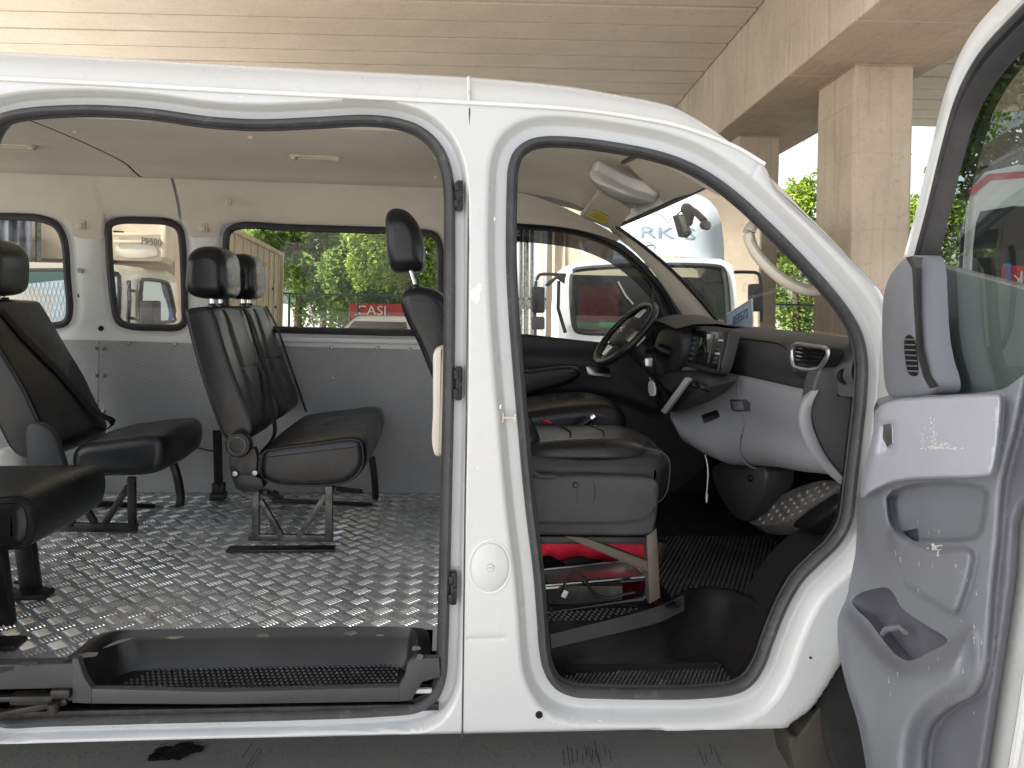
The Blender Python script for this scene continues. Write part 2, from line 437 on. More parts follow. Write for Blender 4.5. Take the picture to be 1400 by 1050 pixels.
glass('door_glass', (.42, .47, .46), 1.8)
glass('smoke_glass', (.05, .05, .055), 1.0)
glass('tint_glass', (.42, .48, .46), 1.3)

# concrete: cloudy grey-beige paste, fine pores, a few drips and rust blooms
def concrete(name, base, base2, streak=(1, 1, .2), stain=(.28, .17, .09), amt=.35, grain=24.0):
    m = mat(name, base, .88); n, l, b = nodes_of(m); tc = n.new('ShaderNodeTexCoord')
    def noise(sc, det, vec=None, ro=.65):
        t = n.new('ShaderNodeTexNoise'); t.inputs['Scale'].default_value = sc; t.inputs['Detail'].default_value = det; t.inputs['Roughness'].default_value = ro
        l.new(vec or tc.outputs['Object'], t.inputs['Vector']); return t.outputs['Fac']
    mp = n.new('ShaderNodeMapping'); mp.inputs['Scale'].default_value = streak; l.new(tc.outputs['Object'], mp.inputs[0])
    cloud = noise(.9, 10, None, .62); drip = noise(4.0, 6, mp.outputs[0], .6); pore = noise(grain, 5, None, .8); blot = noise(1.7, 8, None, .72)
    def mix(fac_sock, lo, hi, c1, c2, k):
        mr = n.new('ShaderNodeMapRange'); mr.inputs['From Min'].default_value = lo; mr.inputs['From Max'].default_value = hi; mr.inputs['To Max'].default_value = k; l.new(fac_sock, mr.inputs['Value'])
        mx = n.new('ShaderNodeMixRGB'); l.new(mr.outputs[0], mx.inputs['Fac'])
        if hasattr(c1, 'links'): l.new(c1, mx.inputs['Color1'])
        else: mx.inputs['Color1'].default_value = (*c1, 1)
        mx.inputs['Color2'].default_value = (*c2, 1); return mx.outputs[0]
    c = mix(cloud, .35, .68, base, base2, .8)
    c = mix(drip, .52, .78, c, tuple(x * .72 for x in base2), amt)
    c = mix(pore, .56, .70, c, tuple(x * .5 for x in base2), .5)
    c = mix(pore, .42, .30, c, tuple(min(1, x * 1.12) for x in base), .5)
    c = mix(blot, .60, .76, c, stain, .45)
    l.new(c, b.inputs['Base Color'])
    bp = n.new('ShaderNodeBump'); bp.inputs['Strength'].default_value = .3; bp.inputs['Distance'].default_value = .012; l.new(pore, bp.inputs['Height']); l.new(bp.outputs[0], b.inputs['Normal'])
    return m
concrete('concrete_deck', (.72, .645, .555), (.63, .56, .475), (.5, 3, 3), (.42, .33, .25), .22, 9)
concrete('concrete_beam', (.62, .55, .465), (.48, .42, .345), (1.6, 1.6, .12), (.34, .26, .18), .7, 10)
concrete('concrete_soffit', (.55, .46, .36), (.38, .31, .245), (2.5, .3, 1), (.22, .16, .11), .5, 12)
concrete('concrete_column', (.62, .535, .435), (.47, .40, .32), (1.8, 1.8, .10), (.40, .26, .16), .75, 10)
concrete('concrete_ground', (.40, .385, .36), (.31, .30, .28), (1, 1, 1), (.12, .115, .105), .4, 40)
# ================================================================== LARGE STRUCTURE
def bridge(x, y, z):               # frame of the overpass: x right, y away, z above the ground
    return float(x) * RGT + float(y) * FWD + float(z) * UP
# ground
mb = MB().loft([[(-150, y, z) for y, z in ((-80, 0), (-6, 0), (12, 0), (15.5, -.45), (40, -.5), (260, -.5))], [(150, y, z) for y, z in ((-80, 0), (-6, 0), (12, 0), (15.5, -.45), (40, -.5), (260, -.5))]], False)
ground = mb.build('ground', MT['concrete_ground'], smooth=False); tag(ground, kind='structure')
# saw-cut drainage grooves brushed into the slab by the kerb, fine real bars a few mm proud
gv, gf = [], []
for (px_, n_, L0, sl_) in ((205, 5, .025, .01), (768, 8, .035, .008), (800, 6, .03, .004), (336, 3, .05, .012), (958, 4, .03, .01)):
    for k in range(n_):
        p = PZ(px_ + k * 6.5 + rng.uniform(-1.5, 1.5), 1034 + rng.uniform(-8, 8), 0); L = L0 * rng.uniform(.6, 1.6); b = len(gv); dx = .0011
        gv += [(p.x - dx, p.y - L, .004), (p.x + dx, p.y - L, .004), (p.x + dx + sl_, p.y + L, .004), (p.x - dx + sl_, p.y + L, .004)]; gf.append((b, b + 1, b + 2, b + 3))
o = fastmesh('ground_groove', gv, gf, mat('groove_dust', (.10, .095, .09), .9), ground, kind='stuff')
# oil stain
st = PZ(240, 1031, 0); q = []
for a in np.linspace(0, 2 * math.pi, 64, endpoint=False):
    r = 1 + .18 * math.sin(2 * a + .4) + .12 * math.sin(5 * a + 1) + .05 * math.sin(11 * a + 2) + rng.uniform(-.04, .04)
    q.append((st.x + .062 * r * math.cos(a), st.y + .045 * r * math.sin(a), .007))
o = fastmesh('oil_stain', q, [tuple(range(64))], mat('wet_oil', (.035, .03, .027), .25, var=(30, .5)))
tag(o, 'small black oil stain on the concrete ground under the van sill', 'stain')

# overpass
HD = CAM.z + 5.7; HC = CAM.z + 3.93
ov = empty('concrete_overpass', bridge(5.5, 13, 0)); tag(ov, 'beige concrete overpass with planked underside on square columns above the vans', 'overpass')
def child(o, par):
    o.parent = par; o.matrix_parent_inverse = Matrix.Translation(par.location).inverted(); return o
def bbox(mb_, x0, x1, y0, y1, z0, z1, bev=0.0):
    R = Matrix((RGT, FWD, UP)).transposed()
    mb_.box(bridge((x0 + x1) / 2, (y0 + y1) / 2, (z0 + z1) / 2), (x1 - x0, y1 - y0, z1 - z0), R, bev); return mb_
edges = [14.59 + 1.007 * k for k in range(-17, 10)]
for a, b in zip(edges[:-1], edges[1:]):
    if 4.6 < a < 8.0: continue                     # unseen strip left open to let sun reach trucks and far windows
    dz = rng.uniform(-.012, .012)
    for x0, x1 in ((-12.8, 4.54), (6.74, 17)):
        child(bbox(MB(), x0, x1, a + .045, b - .045, HD + dz, HD + .5, .015).build('deck_beam', MT['concrete_deck'], smooth=False), ov)
for y0_, y1_ in ((edges[0], max(e for e in edges if e <= 5.6)), (min(e for e in edges if e >= 8.0), edges[-1])):
    child(bbox(MB(), -12.8, 17, y0_, y1_, HD + .5, HD + .8).build('deck_slab', MT['concrete_deck'], smooth=False), ov)
cap = child(bbox(MB(), 4.56, 6.72, 4.0, 24.6, HC, HD + .49, .03).build('cap_beam', MT['concrete_beam'], smooth=False), ov)
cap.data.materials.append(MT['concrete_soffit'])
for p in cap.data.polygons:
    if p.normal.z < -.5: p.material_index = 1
child(bbox(MB(), 5.36, 6.30, 12.2, 13.7, -.05, HC - .003, .05).build('column', MT['concrete_column'], smooth=False), ov)
child(bbox(MB(), 5.04, 5.98, 17.4, 18.9, -.05, HC - .003, .05).build('column', MT['concrete_column'], smooth=False), ov)
for (x0, x1, y0, y1) in ((5.36, 6.30, 12.2, 13.7), (5.04, 5.98, 17.4, 18.9)):
    for z in (HC - .62, HC - 1.42, HC - 2.64):
        child(bbox(MB(), x0 - .006, x1 + .006, y0 - .006, y1 + .006, z, z + .008).build('form_joint', MT['concrete_column'], smooth=False), ov)
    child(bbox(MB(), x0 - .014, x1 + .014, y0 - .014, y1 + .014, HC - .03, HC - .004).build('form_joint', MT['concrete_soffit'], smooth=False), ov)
for y in (10.4, 12.9, 15.4, 17.9, 20.4):
    child(bbox(MB(), 4.552, 6.728, y, y + .010, HC - .006, HD - .02).build('form_joint', MT['concrete_beam'], smooth=False), ov)
mb = MB(); mb.tube([bridge(6.55, 13.9, HC - 1.0), bridge(6.95, 14.4, HC - .25), bridge(7.3, 14.9, HD - .1)], .09, 12)
child(mb.build('drain_pipe', MT['steel_worn']), ov)

# ------------------------------------------------------------------ the van: painted side with both door openings
van = empty('passenger_van', (-.4, 2.55, 0)); tag(van, 'white passenger van with its sliding door and front door open', 'van')
def part(o, parent=None):
    return child(o, van) if parent is None else o
def vb(mb_, name, m, **k): return child(mb_.build(name, MT[m], **k), van)
def grp(name, loc):                 # a part made of sub-parts
    e = empty(name, loc); return child(e, van)
def sub(mb_, name, m, par, **k): return child2(mb_.build(name, MT[m], **k), par)
def child2(o, par):                 # par is a direct child of the van whose own matrix already places the van frame
    o.parent = par
    o.matrix_parent_inverse = Matrix.Translation(-Vector(par.location)) if par.type == 'EMPTY' else Matrix.Identity(4)
    return o

SL = [(-40, 300), (-40, 215), (-35, 178), (-20, 157), (6, 147), (40, 142), (70, 140), (120, 139), (200, 144), (280, 155), (350, 159), (430, 156), (500, 153), (545, 158), (577, 170), (602, 193), (615, 220), (621, 255), (622, 320),
      (622, 420), (621, 520), (618, 660), (615, 800), (612, 900), (609, 940), (598, 966), (572, 983), (520, 989), (400, 994), (200, 999), (60, 1003), (-10, 1004), (-34, 990), (-44, 945), (-44, 700)]
FR = [(694, 350), (695, 260), (697, 225), (705, 203), (722, 189), (745, 183), (790, 184), (850, 192), (900, 202), (940, 215), (980, 236), (1020, 266), (1060, 303), (1100, 343), (1140, 386), (1170, 424), (1187, 455), (1195, 490),
      (1194, 545), (1187, 610), (1180, 670), (1172, 722), (1155, 752), (1128, 778), (1104, 803), (1084, 838), (1066, 882), (1053, 918), (1036, 944), (1014, 957), (960, 964), (893, 965), (830, 964), (785, 961), (760, 949), (746, 925), (740, 894), (737, 850), (732, 790), (722, 708), (716, 650), (710, 580), (703, 500), (697, 420)]
GUT = [(-420, 87), (-200, 99), (0, 109), (160, 117), (320, 126), (480, 134), (640, 142), (760, 149), (810, 154), (860, 161), (920, 172), (970, 188), (1010, 205), (1045, 226)]
SIL = [(1085, 265), (1130, 307), (1180, 356), (1212, 388), (1228, 420), (1230, 560), (1224, 700), (1212, 790), (1190, 870), (1155, 935), (1120, 985), (1095, 1003)]
BOT = [(900, 1007), (628, 1013), (300, 1020), (0, 1028), (-420, 1040)]
def loop_xz(px, n=8, step=.012, closed=True):
    s_ = spline(px, n, closed); return resample([(PB(*q).x, PB(*q).z) for q in s_], step, closed)
sl2, fr2 = loop_xz(SL), loop_xz(FR)
top2 = resample([(PB(*q).x, PB(*q).z) for q in spline(GUT + SIL, 6)], .012, False)
bot2 = resample([(PB(*q).x, PB(*q).z) for q in BOT], .012, False)
lft = resample([bot2[-1], top2[0]], .03, False)[1:-1]
outer2 = np.vstack([top2, bot2[1:], lft])
extra = []
for lp in (sl2, fr2):
    for d in (.008, .016, .0225, .0255, .029, .033, .037, .043, .050, .058): extra.append(offset2(lp, d))
def line_xz(px): return resample([(PB(*q).x, PB(*q).z) for q in px], .008, False)
seams = [(line_xz([(640, 874), (688, 873)]), .0025),
         (line_xz([(1030, 240), (1038, 222)]), .003)]
for ln, dep in seams:
    t = np.gradient(ln, axis=0); t /= np.linalg.norm(t, axis=1)[:, None] + 1e-9; nn = np.stack([t[:, 1], -t[:, 0]], 1)
    for d in (-.006, -.0025, 0, .0025, .006): extra.append(ln + nn * d)
for d in (.005, .010, .015, .020, .025, .030, .036): extra.append(bot2 + np.array([0, d]))
extra = np.vstack(extra)
d_a, d_b = dist_poly(extra, sl2), dist_poly(extra, fr2)
extra = extra[(d_a > .004) & (d_b > .004)]; lim_pts = PB(200, 1006).z
strip = (dist_poly(extra, bot2, False) < .050) & (dist_poly(extra, sl2) < .066); extra = extra[~strip]
gx_, gz_ = np.meshgrid(np.arange(-1.7, .06, .005), np.arange(.22, .40, .0035)); gg = np.stack([gx_.ravel(), gz_.ravel()], 1)
gg = gg[inside(gg, outer2) & ~inside(gg, sl2)]; gg = gg[(dist_poly(gg, sl2) < .07) & (dist_poly(gg, sl2) > .003) & (dist_poly(gg, bot2, False) < .052) & (dist_poly(gg, bot2, False) > .002)]
extra = np.vstack([extra, gg])
pts, tri = cdt_sheet(outer2, [(sl2, .062), (fr2, .062)], extra, .014)
def field(p):
    z = p[:, 1]; y = 1.75 + .10 * np.maximum(0, (z - .95) / .85) ** 2
    d1, d2 = dist_poly(p, sl2), dist_poly(p, fr2)
    y = y + .050 * (1 - sstep(.0235, .033, d1)) + .042 * (1 - sstep(.026, .050, d2))
    for ln, dep in seams:
        y = y + dep * np.exp(-(dist_poly(p, ln, False) / .0035) ** 2)
    ds = dist_poly(p, top2, False)                                  # roll over towards the roof and windscreen
    y = y + .05 * (1 - sstep(0, .05, ds)) ** 2 * sstep(PB(1040, 232).x, PB(1075, 258).x, p[:, 0])
    db = dist_poly(p, bot2, False); y = y + .03 * (1 - sstep(0, .028, db)) ** 2
    return y
side = sheet_obj('body_side', np.stack([pts[:, 0], field(pts), pts[:, 1]], 1), tri, MT['white_paint']); child(side, van)
# reveal (jamb) of each opening and its rubber seal
def seal_path(px, inset, off, step=.014):
    l2 = offset2(loop_xz(px, 8, step), -inset); return [Vector((a, yb(c) + off, c)) for a, c in l2]
for px in (SL, FR):
    l2 = loop_xz(px)
    r0 = [(a, yb(c) + .046, c) for a, c in l2]; r1 = [(a, yb(c) + .11, c) for a, c in offset2(l2, .006)]; r2 = [(a, yb(c) + .14, c) for a, c in offset2(l2, .02)]
    vb(MB().loft([r0, r1, r2]), 'door_jamb', 'black_plastic')
for px in (SL, FR):
    s1 = MB().tube(seal_path(px, .010, .036), .0115, 10, True, flat=(1, 1.5), up=(0, 1, 0)).build('door_seal', MT['seal_grey']); child(s1, van)
    s2 = MB().tube(seal_path(px, .022, .046), .004, 6, True, up=(0, 1, 0)).build('seal_lip', MT['rubber']); s2.parent = s1
# drip rail and roof
gp = [PB(*q) for q in spline(GUT, 6)]
vb(MB().tube([p + Vector((0, -.004, .002)) for p in gp], .005, 8), 'drip_rail', 'white_metal')
sec = [(0, 0), (.004, .028), (.026, .058), (.065, .080), (.10, .094), (.2, .110), (.45, .124), (.80, .128)]
rings = []
for i, p in enumerate(gp):
    k = 1 - .15 * float(sstep(.0, .6, p.x)) - .72 * float(sstep(PB(925, 173).x, PB(1045, 226).x, p.x)); wY = 3.46 - p.y
    up_ = [(p.y + .002 + a, p.z + h * k) for a, h in sec]; dn = [(3.46 - a, p.z + h * k) for a, h in sec[::-1][1:]]
    rings.append([(p.x, y, z) for y, z in up_ + dn])
roof = vb(MB().loft(rings, False), 'roof', 'white_paint', ang=60)
p = PB(640, 142); roofjoint = MB().tube([p + Vector((.001, -.006, 0)), p + Vector((.001, .0, .03)), p + Vector((.001, .028, .060)), p + Vector((.001, .07, .083))], .004, 6)
vb(roofjoint, 'roof_joint', 'white_metal')
vb(MB().tube([PB(*q) + Vector((0, .0005, 0)) for q in ((642, 148), (640, 330), (638, 520), (635, 760), (632, 1008))], .0022, 6), 'pillar_seam', 'seal_grey')
# scuffs, chips and a yellowed drip on the pillar paint, laid a hair above the surface
sc_mb, dr_mb = MB(), MB()
def chip(mb_, x, y, w_, h_):
    n_ = 9; mb_.add([PB(x + w_ * math.cos(t) * rng.uniform(.5, 1), y + h_ * math.sin(t) * rng.uniform(.5, 1)) + Vector((0, -.0008, 0)) for t in np.linspace(0, 6.283, n_, endpoint=False)], [tuple(range(n_))])
for x, y, w_, h_ in ((650, 404, 8, 17), (656, 392, 5, 8), (684, 556, 2, 5), (653, 640, 2, 3), (676, 300, 1.5, 4), (820, 985, 4, 1), (330, 133, 5, 1.5)): chip(sc_mb, x, y, w_, h_)
vb(sc_mb, 'paint_chip', 'white_plastic', kind='stuff', smooth=False)
# fuel flap, plug and strikers on the B-pillar
c = PB(670, 775); mb = MB(); mb.lathe([(0.0, -.004), (.039, -.004), (.042, -.002), (.043, .01)], (0, 0, 0), (0, 1, 0), 40)
mb.v = [(x * 1.0 + c.x, y + c.y - .001, z * 1.28 + c.z) for x, y, z in mb.v]
flap = vb(mb, 'fuel_flap', 'white_paint')
mb = MB().lathe([(.045, -.0005), (.0475, -.0025), (.050, .002)], (0, 0, 0), (0, 1, 0), 40, False); mb.v = [(x + c.x, y + c.y, z * 1.27 + c.z) for x, y, z in mb.v]
o = mb.build('flap_rim', MT['white_metal']); o.parent = flap
mb = MB().lathe([(0, -.007), (.008, -.007), (.010, -.004), (.010, .004)], c, (0, 1, 0), 20); mb.bar(c + Vector((-.005, -.0075, 0)), c + Vector((.005, -.0075, 0)), .002, .002)
o = mb.build('lock', MT['silver']); o.parent = flap
c = PB(737, 977); vb(MB().lathe([(0, -.003), (.008, -.003), (.009, .004)], c, (0, 1, 0), 16), 'drain_plug', 'black_void')
c = PB(1108, 899); vb(MB().lathe([(0, -.002), (.003, -.002), (.003, .004)], c, (0, 1, 0), 10), 'drain_plug', 'black_void')
for (x, y, h) in ((628, 268, .072), (627, 524, .078), (620, 803, .075)):
    c = PB(x, y, .036); mb = MB().box(c + Vector((0, -.002, 0)), (.016, .022, h), None, .004)
    mb.box(c + Vector((-.006, -.012, h * .28)), (.012, .010, h * .28), None, .003); mb.box(c + Vector((-.006, -.012, -h * .28)), (.012, .010, h * .28), None, .003)
    mb.lathe([(.0, -.004), (.005, -.004), (.005, .004)], c + Vector((.003, -.014, 0)), (0, 1, 0), 10)
    vb(mb, 'door_striker', 'black_plastic')
c = PB(697, 571, .02); mb = MB().bar(c + Vector((-.016, 0, 0)), c + Vector((.012, 0, 0)), .005); mb.bar(c + Vector((-.016, 0, -.012)), c + Vector((-.016, 0, .012)), .005); mb.bar(c + Vector((.012, 0, -.01)), c + Vector((.012, 0, .01)), .005)
vb(mb, 'door_striker', 'cream_plastic', label='small pale striker loop on the front door jamb')

# ------------------------------------------------------------------ cabin shell
YF = 3.35; ZFL = 1.29 - (677 - PY0) / F * 3.35 + .008
# cargo floor with five-bar tread
xs0, xs1 = -2.6, P(690, 600, 2.3).x
pst0 = PZ(150, 866, ZFL); pst1 = PZ(575, 862, ZFL)     # back corners of the step well
y_step = (pst0.y + pst1.y) / 2
x_l, x_r = PZ(95, 930, ZFL).x, PZ(590, 905, ZFL).x
fl = MB()
fl.add([(xs0, y_step, ZFL), (xs1, y_step, ZFL), (xs1, YF, ZFL), (xs0, YF, ZFL)], [(0, 1, 2, 3)])
fl.add([(xs0, 1.80, ZFL), (x_l - .06, 1.80, ZFL), (x_l + .075, y_step, ZFL), (xs0, y_step, ZFL)], [(0, 1, 2, 3)])
fl.add([(x_r, 1.83, ZFL), (xs1, 1.83, ZFL), (xs1, y_step, ZFL), (x_r, y_step, ZFL)], [(0, 1, 2, 3)])
m = mat('tread_plate', (.56, .58, .60), .30, .6, var=(7, .2), rvar=(5, .16), bump=(30, .05, .001))
dirt(m, (.28, .28, .27), 5, .58, .84)
m2 = mat('tread_bar', (.85, .88, .92), .26, .7, var=(20, .12), rvar=(12, .1))
floor = vb(fl, 'cargo_floor', 'tread_plate', smooth=False)
cell = .050; V, Fa = [], []
ca, sa = math.cos(math.radians(45)), math.sin(math.radians(45))
Lb, wb, hb = .019, .0030, .0022
for i in range(-60, 61):
    for j in range(-60, 61):
        cx, cy = -.75 + (i * ca - j * sa) * cell, 2.6 + (i * sa + j * ca) * cell
        if not (xs0 + .03 < cx < xs1 - .03 and 1.84 < cy < YF - .02): continue
        if cy < y_step + .02 and x_l - .06 - .02 + (cy - 1.80) * .6 < cx < x_r + .03: continue
        if cx < -2.0: continue
        od = (i + j) % 2; a = math.radians(45 + 90 * od); dx, dy = math.cos(a), math.sin(a); nx, ny = -dy, dx
        for k in (-2, -1, 0, 1, 2):
            ox, oy = cx + nx * k * .0092, cy + ny * k * .0092; b = len(V)
            for t, wv, z in ((-1, 0, 0), (-.55, 1, 0), (.55, 1, 0), (1, 0, 0), (.55, -1, 0), (-.55, -1, 0)):
                V.append((ox + dx * Lb * t + nx * wb * wv, oy + dy * Lb * t + ny * wb * wv, ZFL + .0002))
            for t, wv in ((-.62, .38), (.62, .38), (.62, -.38), (-.62, -.38)):
                V.append((ox + dx * Lb * t + nx * wb * wv, oy + dy * Lb * t + ny * wb * wv, ZFL + hb))
            Fa += [(b + 6, b + 9, b + 8, b + 7), (b + 1, b + 6, b + 7, b + 2), (b + 2, b + 7, b + 3), (b + 3, b + 7, b + 8), (b + 3, b + 8, b + 4),
                   (b + 4, b + 8, b + 9, b + 5), (b, b + 5, b + 9), (b, b + 9, b + 6), (b, b + 6, b + 1)]
tb = fastmesh('tread_pattern', V, Fa, m2, None, kind='stuff'); tb.parent = floor

# far side wall: white metal with three glazed windows, beige cant trim, embossed grey lower panels
def PFp(px, py, off=0.0): return P(px, py, YF + off)
WIN = [[(-150, 296), (-60, 296), (20, 296), (60, 299), (80, 308), (90, 330), (94, 380), (97, 425), (92, 441), (70, 447), (-20, 445), (-150, 443), (-165, 420), (-165, 320)],
       [(148, 322), (150, 308), (162, 302), (200, 301), (235, 304), (247, 312), (251, 335), (254, 420), (254, 440), (246, 448), (215, 449), (178, 447), (162, 440), (155, 415)],
       [(308, 330), (312, 314), (325, 309), (400, 311), (500, 314), (575, 317), (594, 320), (601, 332), (603, 390), (602, 445), (596, 455), (560, 456), (460, 454), (380, 451), (365, 447), (352, 442), (335, 430), (310, 380)]]
WIN[2] = [(308, 340), (311, 318), (325, 309), (400, 311), (500, 314), (575, 317), (594, 321), (602, 334), (604, 390), (604, 440), (596, 455), (560, 456), (460, 454), (365, 451), (322, 448), (311, 440), (308, 420), (308, 380)]
def far_xz(px, step=.02, closed=True, n=5):
    return resample([(PFp(*q).x, PFp(*q).z) for q in spline(px, n, closed)], step, closed)
win2 = [far_xz(wp) for wp in WIN]
xl, xr = -3.0, PFp(697, 400).x
z_hi, z_lo = 1.80, ZFL - .01
outer = resample([(xl, z_lo), (xr, z_lo), (xr, z_hi), (xl, z_hi)], .05)
ex = np.vstack([offset2(w_, d) for w_ in win2 for d in (.012, .022, .03, .04)])
rib = [far_xz([(112, 330), (113, 380), (118, 440)], .015, False), far_xz([(268, 326), (270, 440)], .015, False), far_xz([(283, 326), (285, 440)], .015, False), far_xz([(125, 330), (130, 430)], .015, False)]
wp, wt = cdt_sheet(outer, [(w_, .045) for w_ in win2], ex, .025)
def wallfield(p):
    y = np.full(len(p), YF) 
    for w_ in win2: y = y + .018 * (1 - sstep(.014, .034, dist_poly(p, w_)))
    for r in rib: y = y - .012 * np.exp(-(dist_poly(p, r, False) / .018) ** 2)
    return y + .14 * np.clip((p[:, 1] - 1.5) / .3, 0, 1) ** 2 * -1
wall = child(sheet_obj('far_side_wall', np.stack([wp[:, 0], wallfield(wp), wp[:, 1]], 1), wt, MT['white_metal']), van)
for w_, wl in zip(win2, ('leftmost far side window behind the rear seat', 'small square far side window beside the pillar', 'wide far side window showing trees')):
    ring = [Vector((a, YF - .004 - .14 * max(0, (c - 1.5) / .3) ** 2, c)) for a, c in offset2(w_, -.004)]
    fr_ = vb(MB().tube(ring, .015, 8, True, flat=(1, .8), up=(0, 1, 0)), 'window_frame', 'rubber')
    hh = [(a, c) for a, c in offset2(w_, -.006)]
    tr_ = tessellate_polygon([[Vector((a, c, 0)) for a, c in hh]])
    o = fastmesh('pane', [(a, YF + .014 - .14 * max(0, (c - 1.5) / .3) ** 2, c) for a, c in hh], tr_, MT['clear_glass']); o.parent = fr_
# beige cant trim above the windows (wavy lower edge), cut round the windows
trim_px = [(-300, 310), (-160, 312), (100, 322), (112, 326), (150, 326), (200, 322), (250, 322), (263, 325), (300, 323), (312, 322), (603, 331), (640, 331), (700, 331)]
def tumble(z): return -.14 * max(0.0, (z - 1.5) / .3) ** 2
low = [(PFp(*q).x, PFp(*q).z) for q in spline(trim_px, 4)]
low = resample(low, .02, False)
# lower outline of the trim with the window tops cut out of it
topz = 1.775
def trim_piece(x0, x1):
    xs = np.arange(x0, x1 + 1e-6, .012); rows = []
    for x in xs:
        zl = float(np.interp(x, low[:, 0], low[:, 1]))
        for w_ in win2:
            wo_ = offset2(w_, .014)
            if wo_[:, 0].min() < x < wo_[:, 0].max():
                up_ = [c for a, c in wo_ if abs(a - x) < .022 and c > w_[:, 1].mean()]
                if up_: zl = max(zl, max(up_))
        r = []
        for k in range(9):
            t = k / 8; z = zl + (topz - zl) * t
            r.append((x, YF - .020 + tumble(z) - .02 * t * t + (.012 if k == 0 else 0), z))
        rows.append(r)
    return MB().loft(rows, False)
xj = PFp(252, 300).x
vb(trim_piece(-2.4, xj - .003), 'cant_trim', 'headliner', ang=70); vb(trim_piece(xj + .003, PFp(697, 330).x), 'cant_trim', 'headliner', ang=70)
# trim clips and coat hooks
for px, py in ((110, 307), (278, 311)):
    c = P(px, py, YF - .035); mb = MB().box(c, (.038, .012, .040), None, .004); mb.box(c + Vector((0, -.008, -.004)), (.022, .010, .022), None, .003); vb(mb, 'trim_clip', 'beige_plastic')
c = P(312, 277, YF - .13); mb = MB().box(c, (.026, .012, .03), None, .003); mb.box(c + Vector((0, -.008, -.003)), (.012, .008, .014), None, .002); vb(mb, 'coat_hook', 'beige_plastic')
for px, py in ((112, 370), (110, 404), (138, 449)):
    c = P(px, py, YF); vb(MB().lathe([(0, -.02 if py == 370 else -.005), (.010, -.02 if py == 370 else -.005), (.012, 0), (.013, .005)], c, (0, 1, 0), 14), 'wall_fixing', 'black_plastic' if py > 400 else 'silver')
# embossed grey lower panels with screw heads
m = mat('embossed_panel', (.36, .365, .37), .42, .2, var=(3, .06), rvar=(4, .08))
n, l, b = nodes_of(m); tc = n.new('ShaderNodeTexCoord'); mp = n.new('ShaderNodeMapping'); mp.inputs['Scale'].default_value = (62, 62, 62); l.new(tc.outputs['Object'], mp.inputs[0])
vo = n.new('ShaderNodeTexVoronoi'); vo.inputs['Randomness'].default_value = 0.0; vo.inputs['Scale'].default_value = 1.0
sp = n.new('ShaderNodeSeparateXYZ'); cb = n.new('ShaderNodeCombineXYZ'); l.new(mp.outputs[0], sp.inputs[0])
ad = n.new('ShaderNodeMath'); ad.operation = 'ADD'; sb = n.new('ShaderNodeMath'); sb.operation = 'SUBTRACT'
l.new(sp.outputs['X'], ad.inputs[0]); l.new(sp.outputs['Z'], ad.inputs[1]); l.new(sp.outputs['X'], sb.inputs[0]); l.new(sp.outputs['Z'], sb.inputs[1]); l.new(ad.outputs[0], cb.inputs['X']); l.new(sb.outputs[0], cb.inputs['Y'])
l.new(cb.outputs[0], vo.inputs['Vector']); bp = n.new('ShaderNodeBump'); bp.invert = True; bp.inputs['Strength'].default_value = .8; bp.inputs['Distance'].default_value = .004
l.new(vo.outputs['Distance'], bp.inputs['Height']); l.new(bp.outputs[0], b.inputs['Normal'])
def panel(px0, px1, ytop0, ytop1):
    a, d = P(px0, ytop0, YF - .006), P(px1, ytop1, YF - .006)
    mb = MB().prism([(a.x, YF - .008, ZFL + .004), (d.x, YF - .008, ZFL + .004), (d.x, YF - .008, d.z), (a.x, YF - .008, a.z)], (0, .006, 0))
    return vb(mb, 'lower_panel', 'embossed_panel', smooth=False)
pa = [panel(-260, 135.5, 463, 465), panel(138, 330, 465, 472), panel(331.5, 697, 472, 481)]
scr = MB().lathe([(0, -.006), (.006, -.005), (.0085, -.001), (.0085, .002)], (0, 0, 0), (0, 1, 0), 10); sm = None
def screw(px, py, par, Y):
    global sm
    c = P(px, py, Y)
    if sm is None: o_ = scr.build('screw', MT['screw_zinc']); sm = o_
    else: o_ = sm.copy(); col.objects.link(o_)
    o_.location = c; o_.parent = par; o_.matrix_parent_inverse = Matrix.Identity(4); return o_
for px, py in ((131, 476), (131, 513), (131, 562)): screw(px, py, pa[0], YF - .009)
for px, py in ((142, 476), (142, 513), (142, 562), (176, 470), (240, 471), (238, 592)): screw(px, py, pa[1], YF - .009)
for px, py in ((388, 474), (453, 475), (516, 476), (454, 518), (392, 591), (560, 478)): screw(px, py, pa[2], YF - .009)
# sill ledge under the wide window
a, d = P(300, 462, YF), P(640, 468, YF)
vb(MB().box(((a.x + d.x) / 2, YF - .012, (a.z + d.z) / 2), (d.x - a.x, .03, .022), None, .006), 'window_ledge', 'white_metal')

# headliner: one lofted lining from the near door head across to the far cant rail
hs_ = [(1.945, 1.715), (1.95, 1.735), (1.975, 1.755), (2.06, 1.771), (2.4, 1.785), (2.8, 1.785), (2.98, 1.776), (3.08, 1.755), (3.13, 1.752), (3.16, 1.760), (3.20, 1.768)]
hs_ = spline(hs_, 4)
xf = .60
def hrow(x):
    # lining dips gently between the roof bows and runs down to the windscreen header
    dip = 0.0
    return [(x, y, z - dip) for y, z in hs_]
xseam = PZ(110, 196, 1.78).x
def hpiece(x0, x1):
    return MB().loft([hrow(x) for x in np.linspace(x0, x1, 12)], False)
hl = vb(hpiece(-2.6, xseam - .004), 'headliner', 'headliner', ang=60)
hl2 = vb(hpiece(xseam + .004, .12), 'headliner', 'headliner', ang=60)
vb(MB().loft([[(xseam - .006, y, z + .004) for y, z in hs_], [(xseam + .006, y, z + .004) for y, z in hs_]], False), 'lining_joint', 'black_plastic')
